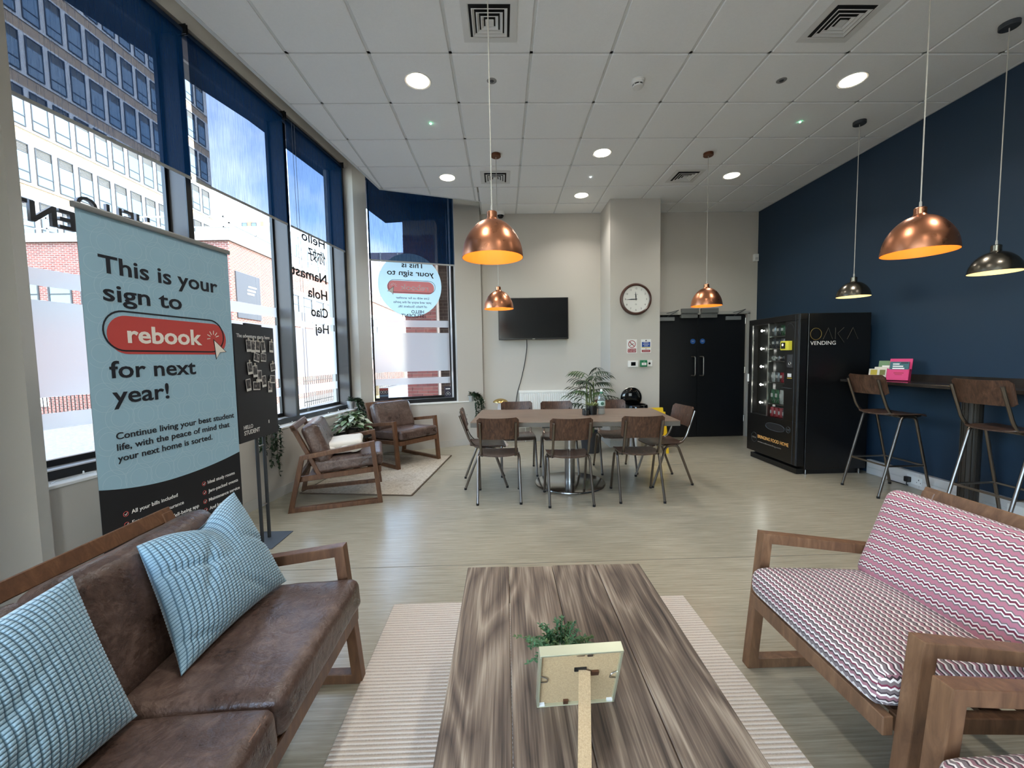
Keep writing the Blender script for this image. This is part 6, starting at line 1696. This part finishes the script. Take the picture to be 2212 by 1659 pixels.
# printed sheet: light blue above a curve, black below
m, n, l, b = new_mat('light blue banner print')
tc = n.new('ShaderNodeTexCoord'); mp = n.new('ShaderNodeMapping'); mp.inputs['Scale'].default_value = (1, 1, 1)
b.inputs['Base Color'].default_value = S(152, 188, 206); b.inputs['Roughness'].default_value = 0.55
BAN = m
arc = [(u, 0.735 + 0.35 * (u - 0.40) ** 2 * (1 if u < 0.4 else 0.55)) for u in [BWID * k / 24 for k in range(25)]]
Bi = BM(0, 0)
MB(Bi).add([(u, z, 0.0) for u, z in arc] + [(BWID, 2.085, 0), (0, 2.085, 0)], [tuple(range(27))]).build('printed_sheet', BAN, bn, smooth=False)
MB(Bi).add([(0, 0.06, 0), (BWID, 0.06, 0)] + [(u, z, 0) for u, z in reversed(arc)], [tuple(range(27))]).build('black_panel', mat('black banner print', S(12, 15, 22), 0.5), bn, smooth=False)
MB(Bi).add([(0, 0.06, -0.002), (BWID, 0.06, -0.002), (BWID, 2.085, -0.002), (0, 2.085, -0.002)], [(0, 1, 2, 3)]).build('sheet_back', mat('grey banner back', S(150, 152, 154), 0.7), bn, smooth=False)
MB(Bi).box(-0.012, BWID + 0.012, 2.078, 2.105, -0.01, 0.012).build('top_rail', mat('satin aluminium rail', S(164, 166, 166), 0.35, metal=0.8), bn, smooth=False, bevel=0.006, seg=2)
MB(Bi).box(-0.02, BWID + 0.02, 0.0, 0.075, -0.07, 0.05).build('base_cassette', mat('satin aluminium rail', S(164, 166, 166), 0.35, metal=0.8), bn, smooth=False, bevel=0.01, seg=2)
MB(Bi).tube([(BWID / 2, 0.07, -0.03), (BWID / 2, 2.08, -0.012)], 0.008, 8).build('support_pole', STEEL, bn)
RINGL = mat('pale ring print', S(176, 204, 216), 0.55)
def ring_pair(u, z, ru, rz):
    mb_ = MB(Bi)
    for k in (1.0, 0.62):
        pts = [(u + ru * k * math.cos(a), z + rz * k * math.sin(a), 0.0004) for a in [q * 2 * PI / 28 for q in range(28)]]
        ok = [p for p in pts if 0.003 < p[0] < BWID - 0.003 and p[1] < 2.07 and p[1] > 0.735 + 0.35 * (p[0] - 0.4) ** 2 + 0.004]
        n_ = len(pts)
        for q in range(n_):
            p, p2_ = pts[q], pts[(q + 1) % n_]
            if p in ok and p2_ in ok:
                dx, dz = p2_[0] - p[0], p2_[1] - p[1]; L2 = math.hypot(dx, dz); nx_, nz_ = -dz / L2 * 0.0009, dx / L2 * 0.0009
                mb_.quad((p[0] - nx_, p[1] - nz_, 0.0004), (p2_[0] - nx_, p2_[1] - nz_, 0.0004), (p2_[0] + nx_, p2_[1] + nz_, 0.0004), (p[0] + nx_, p[1] + nz_, 0.0004))
    if mb_.f: mb_.build('ring_print', RINGL, bn, smooth=False)
rn = random.Random(1)
for j in range(13):
    for i in range(7):
        ring_pair(0.06 + i * 0.128 + (0.06 if j % 2 else 0), 0.80 + j * 0.105, 0.068, 0.07)
T = lambda s, u, z, h, w, mt=INK, bd=0.02: text(s, h, mt, bn, BM(u, z, 0.0012), 'LEFT', bd, w)
T('This is your', 0.078, 1.814, 0.085, 0.681, INK, 0.02)
T('sign to', 0.087, 1.682, 0.085, 0.412, INK, 0.02)
T('for next', 0.088, 1.312, 0.085, 0.474, INK, 0.02)
T('year!', 0.092, 1.187, 0.085, 0.291, INK, 0.02)
T('Continue living your best student', 0.093, 1.012, 0.034, 0.735, INK, 0.015)
T('life, with the peace of mind that', 0.093, 0.957, 0.034, 0.693, INK, 0.015)
T('your next home is sorted.', 0.093, 0.902, 0.034, 0.554, INK, 0.015)
def pill(u0, u1, z0, z1, off, mt, nm, outline=None):
    r_ = (z1 - z0) / 2; pts = []
    for q in range(17): a = -PI / 2 + PI * q / 16; pts.append((u1 - r_ + r_ * math.cos(a), (z0 + z1) / 2 + r_ * math.sin(a), off))
    for q in range(17): a = PI / 2 + PI * q / 16; pts.append((u0 + r_ + r_ * math.cos(a), (z0 + z1) / 2 + r_ * math.sin(a), off))
    if outline:
        n_ = len(pts); cx, cz = (u0 + u1) / 2, (z0 + z1) / 2; mb_ = MB(Bi); inn = []
        for q in range(17): a = -PI / 2 + PI * q / 16; inn.append((u1 - r_ + (r_ - outline) * math.cos(a), cz + (r_ - outline) * math.sin(a), off))
        for q in range(17): a = PI / 2 + PI * q / 16; inn.append((u0 + r_ + (r_ - outline) * math.cos(a), cz + (r_ - outline) * math.sin(a), off))
        mb_.add(pts + inn, [(q, (q + 1) % n_, n_ + (q + 1) % n_, n_ + q) for q in range(n_)]).build(nm, mt, bn, smooth=False)
    else:
        MB(Bi).add(pts, [tuple(range(len(pts)))]).build(nm, mt, bn, smooth=False)
pill(0.089, 0.80, 1.427, 1.617, 0.0010, RED, 'button_fill')
pill(0.07, 0.785, 1.439, 1.642, 0.0016, INK, 'button_outline', 0.008)
text('rebook', 0.09, CREAMP, bn, BM(0.184, 1.485, 0.0018), 'LEFT', 0.03, 0.433)
def cursor(M_, parent, k=1.0, mirror=1):
    cu = [(0.0, 0.0), (0.012, -0.13), (0.045, -0.085), (0.098, -0.08)]
    MB(M_).add([(x * k * mirror, z * k, 0.0022) for x, z in cu], [(0, 1, 2, 3)]).build('cursor_outline', INK, parent, smooth=False)
    cc = (0.04, -0.07)
    MB(M_).add([((cc[0] + (x - cc[0]) * 0.86) * k * mirror, (cc[1] + (z - cc[1]) * 0.86) * k, 0.0026) for x, z in cu], [(0, 1, 2, 3)]).build('cursor', CREAMP, parent, smooth=False)
    for a in (0.35, 0.85, 1.45, 2.1, 2.7, 3.3):
        d = (math.cos(a) * mirror, math.sin(a))
        MB(M_).beam((d[0] * 0.022 * k, d[1] * 0.022 * k + 0.005, 0.002), (d[0] * 0.046 * k, d[1] * 0.046 * k + 0.005, 0.002), 0.005 * k, 0.0004, (0, 0, 1)).build('click_ray', CREAMP, parent, smooth=False)
cursor(BM(0.701, 1.524), bn)
def bullet(u, z):
    MB(Bi).tube([(u + 0.012 * math.cos(a), z + 0.012 * math.sin(a), 0.001) for a in [q * 2 * PI / 20 for q in range(20)]], 0.0012, 4, closed=True).build('bullet_ring', RED, bn)
    MB(Bi).beam((u - 0.006, z, 0.0012), (u - 0.001, z - 0.006, 0.0012), 0.0025, 0.0004).beam((u - 0.001, z - 0.006, 0.0012), (u + 0.008, z + 0.006, 0.0012), 0.0025, 0.0004).build('tick', INKW, bn, smooth=False)
for (s, u, z, w) in (('All your bills included', 0.136, 0.628, 0.253), ('Free contents insurance', 0.136, 0.574, 0.287), ('24/7 Well-being app', 0.27, 0.52, 0.25), ('Ideal study rooms', 0.592, 0.637, 0.211), ('Jam-packed events', 0.592, 0.582, 0.235), ('Maintenance service', 0.592, 0.527, 0.246), ('And loads more', 0.592, 0.474, 0.19)):
    text(s, 0.021, INKW, bn, BM(u, z, 0.0012), 'LEFT', 0.005, w)
    if u != 0.27: bullet(u - 0.027, z + 0.009)

# ------------------------------------------------------------------ photo board on a double-pole stand
XE = -1.82
eb = thing('photo_board', 'black photo board headed with white lettering on a two-pole stand', 'display board', (-1.845, 3.12, 0))
o0 = Vector((-1.845, 3.12, 0))
BRD = mat('black board print', S(26, 27, 31), 0.5)
MB().box(0.012, 0.024, 2.848 - 3.12, 3.335 - 3.12, 0.81, 1.64).build('board', BRD, eb, smooth=False)
MB().box(-0.004, 0.012, 3.0 - 3.12, 3.2 - 3.12, 1.62, 1.655).build('top_clip', BLACKM, eb, smooth=False)
for dy in (-0.047, 0.047):
    MB().tube([(0, dy, 0.006), (0, dy, 1.60)], 0.0125, 12).build('pole', CHARC, eb)
for z in (0.28, 0.74):
    MB().tube([(0, -0.047, z), (0, 0.047, z)], 0.006, 8).build('cross_bar', STEEL, eb)
MB().box(-0.13, 0.13, -0.155, 0.155, 0.0, 0.007).build('base_plate', mat('slate powder coat', S(70, 80, 90), 0.5), eb, smooth=False, bevel=0.002)
ME = lambda y, z, off=0.0005: frame_M((0.024 + off, y - 3.12, z), (0, 1, 0), (0, 0, 1))
text('The adventure starts here', 0.027, INKW, eb, ME(2.875, 1.549), 'LEFT', 0.01, 0.403)
text('HELLO', 0.027, INKW, eb, ME(2.896, 0.901), 'LEFT', 0.02, 0.106)
text('STUDENT', 0.032, INKW, eb, ME(2.898, 0.859), 'LEFT', 0.02, 0.186)
MB().box(0.0245, 0.025, 3.2 - 3.12, 3.212 - 3.12, 0.90, 0.925).build('small_mark', INKW, eb, smooth=False)
m, n, l, b = new_mat('dark snapshot print')
tc = n.new('ShaderNodeTexCoord'); oi = n.new('ShaderNodeObjectInfo'); av = n.new('ShaderNodeVectorMath'); av.operation = 'ADD'
t1 = n.new('ShaderNodeTexNoise'); t1.inputs['Scale'].default_value = 38; t1.inputs['Detail'].default_value = 4
l.new(tc.outputs['Object'], av.inputs[0]); l.new(oi.outputs['Location'], av.inputs[1]); l.new(av.outputs[0], t1.inputs['Vector'])
r = ramp(n, [(0.42, S(26, 24, 26)), (0.55, S(72, 66, 66)), (0.72, S(170, 160, 156))]); l.new(t1.outputs['Fac'], r.inputs[0]); l.new(r.outputs[0], b.inputs['Base Color']); b.inputs['Roughness'].default_value = 0.35
SNAP = m
PCARD = mat('instant photo card', S(214, 212, 206), 0.5)
PEG = mat('pale wood peg', S(196, 188, 176), 0.6)
pol = [(2.998, 1.492, 3, 0), (3.049, 1.488, -2, 0), (3.102, 1.489, -3, 0), (3.175, 1.488, 8, 0), (3.285, 1.49, -4, 0), (3.082, 1.408, -12, 1), (3.172, 1.408, -4, 1), (2.996, 1.33, 5, 0), (3.055, 1.307, 3, 0), (3.296, 1.332, 8, 1), (3.107, 1.271, -3, 0), (2.966, 1.212, 6, 0), (3.067, 1.199, -4, 2), (3.16, 1.227, 5, 0), (3.277, 1.237, -5, 1), (3.24, 1.18, -2, 0)]
pr = None
for k, (y, z, a, kind) in enumerate(pol):
    w, h = ((0.054, 0.086), (0.068, 0.062), (0.086, 0.062))[kind]
    t = thing('instant_photo', 'small white-bordered instant photo pegged to the black photo board', 'photo', (XE + 0.0045 + 0.0012 * (k % 3), y, z), 0, 'instant photos on the photo board')
    t.rotation_euler = (math.radians(a), 0, 0)
    MB().box(0, 0.0008, -w / 2, w / 2, -h / 2, h / 2).build('card', PCARD, t, smooth=False)
    MB().box(0.0008, 0.001, -w / 2 + 0.004, w / 2 - 0.004, -h / 2 + (0.018 if kind == 0 else 0.008), h / 2 - 0.005).build('picture', SNAP, t, smooth=False)
    if k in (0, 1, 2, 3, 4, 7, 8, 9, 12, 15): MB().box(0.0, 0.006, -0.004, 0.004, h / 2 - 0.008, h / 2 + 0.018).build('peg', PEG, t, smooth=False)

# ------------------------------------------------------------------ lettering and stickers on the glass
GL1 = mat('grey sign lettering', S(104, 102, 104), 0.5)
w1 = wins[0][0]
def on_wall(M_, s, o_, z): return M_ @ frame_M((s, o_, z), (1, 0, 0), (0, 0, 1))
lt = thing('shop_sign', 'grey raised lettering on the outside of the window behind the banner', 'sign', WM @ Vector((-0.8, 0.33, 2.25)))
li = Matrix.Translation(-(WM @ Vector((-0.8, 0.33, 2.25))))
text('HELLO', 0.112, GL1, lt, li @ on_wall(WM, -0.41, 0.335, 2.40), 'LEFT', 0.02, 0.49, 0.012, mirror=True)
text('STUDENT', 0.125, GL1, lt, li @ on_wall(WM, -0.41, 0.335, 2.258), 'LEFT', 0.03, 0.87, 0.012, mirror=True)
w3, M3i = wins[2]
c3_ = M3i @ Vector((0, 0, 0))
for (s, z, h, wd) in (('Hello', 2.86, 0.12, 0.50), ('Namaste', 2.40, 0.125, 0.84), ('Hola', 2.178, 0.13, 0.43), ('Ciao', 1.945, 0.125, 0.38), ('Hej', 1.735, 0.12, 0.30)):
    text(s, h, mat('grey vinyl lettering', S(44, 42, 40), 0.6), w3, M3i @ frame_M((1.945, 0.292, z), (1, 0, 0), (0, 0, 1)), 'LEFT', 0.03, wd, 0.0004, mirror=True, name='greeting_lettering')
text('\u4f60\u597d', 0.13, mat('grey vinyl lettering', S(44, 42, 40), 0.6), w3, M3i @ frame_M((1.945, 0.292, 2.655), (1, 0, 0), (0, 0, 1)), 'LEFT', 0.02, 0.38, 0.0004, mirror=True, name='greeting_lettering')
# round sticker on the corner window
def transl(name, col, k=0.6):
    m, n, l, b = new_mat(name); n.remove(b)
    a = n.new('ShaderNodeBsdfTranslucent'); a.inputs[0].default_value = col
    d = n.new('ShaderNodeBsdfDiffuse'); d.inputs[0].default_value = col
    x = n.new('ShaderNodeMixShader'); x.inputs[0].default_value = 1 - k
    l.new(a.outputs[0], x.inputs[1]); l.new(d.outputs[0], x.inputs[2]); l.new(x.outputs[0], n['Material Output'].inputs['Surface'])
    return m
STB, STR, STW = transl('translucent blue sticker', S(196, 226, 234), 0.7), transl('translucent coral sticker', S(240, 140, 132), 0.7), transl('translucent white sticker', S(250, 250, 250), 0.8)
stk = thing('round_sticker', 'round light blue rebook sticker on the corner window, lettered to the street', 'sticker', VM @ Vector((-0.515, 0.24, 2.04)))
si = Matrix.Translation(-(VM @ Vector((-0.515, 0.24, 2.04))))
def SM(s, z, off=0.0): return si @ on_wall(VM, s, 0.243 - off, z)
zc, sc_ = 2.50, -0.515
MB(SM(sc_, zc)).add([(0.475 * math.cos(a), 0.475 * math.sin(a), 0) for a in [q * 2 * PI / 64 for q in range(64)]], [tuple(range(64))]).build('sticker_disc', STB, stk, smooth=False)
ST = lambda s, x, z, h, w, mt=INK, bd=0.02: text(s, h, mt, stk, SM(x, z, 0.0016), 'LEFT', bd, w, 0.0003, mirror=True)
ST('This is', -0.30, 2.765, 0.085, 0.34); ST('your sign to', -0.155, 2.645, 0.085, 0.70)
def pill2(u0, u1, z0, z1, off, mt, nm, outline=None):
    r_ = (z1 - z0) / 2; cz = (z0 + z1) / 2
    def rp(rad): return [(u1 - r_ + rad * math.cos(-PI / 2 + PI * q / 14), cz + rad * math.sin(-PI / 2 + PI * q / 14), 0) for q in range(15)] + [(u0 + r_ + rad * math.cos(PI / 2 + PI * q / 14), cz + rad * math.sin(PI / 2 + PI * q / 14), 0) for q in range(15)]
    p = rp(r_)
    if outline: q_ = rp(r_ - outline); n_ = len(p); MB(SM(0, 0, off)).add(p + q_, [(a, (a + 1) % n_, n_ + (a + 1) % n_, n_ + a) for a in range(n_)]).build(nm, mt, stk, smooth=False)
    else: MB(SM(0, 0, off)).add(p, [tuple(range(len(p)))]).build(nm, mt, stk, smooth=False)
pill2(-0.86, -0.155, 2.37, 2.56, 0.0010, STR, 'button_fill'); pill2(-0.85, -0.135, 2.385, 2.575, 0.0014, INK, 'button_outline', 0.006)
ST('rebook', -0.245, 2.425, 0.085, 0.42, STW, 0.03)
cursor(SM(-0.765, 2.475), stk, 1.0, -1)
ST('Live with us for another', -0.24, 2.29, 0.036, 0.50, INK, 0.01); ST('year and enjoy all the perks', -0.205, 2.225, 0.036, 0.57, INK, 0.01); ST('of Hello Student life.', -0.275, 2.16, 0.036, 0.44, INK, 0.01)
ST('HELLO', -0.325, 2.075, 0.05, 0.19, INK, 0.02); ST('STUDENT', -0.325, 2.015, 0.05, 0.345, INK, 0.02)
for (s0, s1, z0, z1, lb, top) in ((-1.03, -0.90, 0.735, 0.94, 'dark flyer with a coral strip stuck to the corner window by the armchair', S(150, 70, 66)), (-0.04, 0.072, 0.735, 0.925, 'dark flyer with pale circles stuck to the corner window by the trailing plant', S(120, 50, 70))):
    fy = thing('window_flyer', lb, 'flyer', VM @ Vector(((s0 + s1) / 2, 0.236, z0)))
    fi = Matrix.Translation(-(VM @ Vector(((s0 + s1) / 2, 0.236, z0)))) @ VM
    MB(fi).box(s0, s1, 0.235, 0.238, z0 + 0.055 if False else z0, z1).build('sheet', mat('dark violet flyer', S(52, 48, 62), 0.6), fy, smooth=False)
    MB(fi).box(s0, s1, 0.2335, 0.235, z1 - 0.035 if top[0] > 0.25 else z0, z1 if top[0] > 0.25 else z0 + 0.012).build('strip', mat('flyer strip %d' % int(s1 * 100), top, 0.6), fy, smooth=False)
    for q in range(3):
        cx, cz = (s0 + 0.03 + q * 0.035, z1 - 0.06) if top[0] > 0.25 else (s0 + 0.035 + q * 0.022, z0 + 0.07 + (q % 2) * 0.02)
        MB(fi).tube([(cx + 0.017 * math.cos(a), 0.2345, cz + 0.017 * math.sin(a)) for a in [w_ * 2 * PI / 18 for w_ in range(18)]], 0.0016, 4, closed=True).build('ring_print', INKW, fy)
    if top[0] > 0.25: MB(fi).box(s0 + 0.004, s1, 0.2338, 0.235, z0 + 0.075, z0 + 0.105).build('blue_strip', mat('flyer blue', S(92, 120, 150), 0.6), fy, smooth=False)
    else: MB(fi).box(s0 + 0.02, s1 - 0.02, 0.2338, 0.235, z1 - 0.045, z1 - 0.03).build('title', INKW, fy, smooth=False)

# ------------------------------------------------------------------ coffee table: frame and plant
pf = thing('framed_photo', 'gilt-edged photo frame seen from behind, propped on its strut on the coffee table', 'photo frame', (0.185, 1.078, 0.42), math.radians(2.7))
lean = math.radians(21)
FM_ = Matrix.Rotation(lean, 4, 'X')                 # leans back towards the lounge seat (-y)
GILT = mat('pale gilt metal', S(206, 206, 178), 0.3, metal=0.7)
W2, H2_ = 0.108, 0.226
MB(FM_).box(-W2, W2, -0.012, 0.014, H2_ - 0.006, H2_).box(-W2, W2, -0.012, 0.014, 0.0, 0.006).box(-W2, -W2 + 0.006, -0.012, 0.014, 0.006, H2_ - 0.006).box(W2 - 0.006, W2, -0.012, 0.014, 0.006, H2_ - 0.006).build('frame_edge', GILT, pf, smooth=False, bevel=0.0008)
MDF = grain_mat('brown hardboard', [(0.35, S(164, 138, 104)), (0.65, S(188, 162, 124))], (300, 300, 300), rough=0.8, bump=0.03)
MB(FM_).box(-W2 + 0.006, W2 - 0.006, -0.004, 0.0, 0.006, H2_ - 0.006).build('backing_board', MDF, pf, smooth=False)
MB(FM_).quad((-W2 + 0.006, 0.010, 0.006), (W2 - 0.006, 0.010, 0.006), (W2 - 0.006, 0.010, H2_ - 0.006), (-W2 + 0.006, 0.010, H2_ - 0.006)).build('picture', CREAMP, pf, smooth=False)
hinge_z = 0.150
hp = FM_ @ Vector((0.012, -0.007, hinge_z))
foot = Vector((-0.035, -0.25, 0.003))
sd_ = (foot - hp); sdn = sd_.normalized(); sx_v = Vector((1, 0.12, 0)).normalized(); un = sx_v.cross(sdn).normalized()
stv = [hp + sx_v * a + un * c + sdn * t_ for (a, t_) in ((-0.015, -0.006), (0.017, 0.006), (0.0165, sd_.length - 0.004), (0.008, sd_.length), (-0.0165, sd_.length)) for c in (-0.0015, 0.0015)]
MB().add(stv, [(0, 2, 4, 6, 8), (9, 7, 5, 3, 1)] + [(i * 2, i * 2 + 1, ((i + 1) % 5) * 2 + 1, ((i + 1) % 5) * 2) for i in range(5)]).build('strut', MDF, pf, smooth=False)
MB(FM_).box(-0.014, 0.018, -0.008, -0.004, hinge_z - 0.004, hinge_z + 0.008).build('hinge', BLACKM, pf, smooth=False)
BRZ = mat('bronze clip', S(120, 88, 70), 0.4, metal=0.8)
MB(FM_).box(0.032, 0.052, -0.010, -0.004, 0.128, 0.142).box(-0.035, -0.022, -0.010, -0.004, 0.003, 0.02).build('turn_clip', BRZ, pf, smooth=False)
for s in (-1, 1):
    MB(FM_).tube(smooth_path([(s * 0.102, -0.006, 0.132), (s * 0.085, -0.009, 0.128), (s * 0.083, -0.009, 0.112), (s * 0.102, -0.006, 0.106)], 0.004), 0.0014, 5).build('spring_clip', STEEL, pf)
    MB(FM_).box(s * 0.095 - 0.008, s * 0.095 + 0.008, -0.011, -0.004, 0.004, 0.012).build('corner_key', INKW, pf, smooth=False)
MB(FM_).box(-0.012, 0.008, -0.008, -0.004, 0.208, 0.216).box(0.016, 0.03, -0.008, -0.004, 0.205, 0.213).build('hanger', STEEL, pf, smooth=False)

cpn = thing('coffee_table_plant', 'bushy small-leaved green plant in a white pot behind the photo frame', 'plant', (0.165, 1.205, 0.42))
MB().lathe([(0, 0), (0.036, 0), (0.046, 0.07), (0.042, 0.07), (0.039, 0.058), (0, 0.058)], 24).build('pot', mat('white ceramic pot', S(214, 214, 210), 0.35), cpn)
rn = random.Random(21); vm_ = MB(); fm = MB(); fm2 = MB()
for k in range(75):
    a = rn.uniform(0, 2 * PI); e = rn.uniform(0.12, 1.3); ln = rn.uniform(0.05, 0.105)
    if k in (3, 9): ln = 0.135; e = 0.35
    d = Vector((math.cos(a) * math.cos(e), math.sin(a) * math.cos(e) * 0.8, math.sin(e)))
    p0 = Vector((0.02 * math.cos(a), 0.02 * math.sin(a), 0.058))
    pts = [p0 + d * ln * t_ + Vector((0, 0, -0.25 * ln * t_ * t_)) for t_ in (0, 0.33, 0.66, 1.0)]
    vm_.tube(pts, 0.001, 4)
    for q in range(11):
        t_ = 0.25 + 0.75 * q / 10
        p = p0 + d * ln * t_ + Vector((0, 0, -0.25 * ln * t_ * t_))
        for s in (0, 1):
            b_ = rn.uniform(0, 2 * PI)
            leaf(fm if k % 3 else fm2, p, d * 0.5 + Vector((math.cos(b_), math.sin(b_), rn.uniform(-0.2, 0.6))), rn.uniform(0.009, 0.015), 0.0065, 0.2)
vm_.build('stem', TGRN, cpn); fm.build('foliage', TGRN, cpn, kind='stuff'); fm2.build('foliage', MGRN, cpn, kind='stuff')
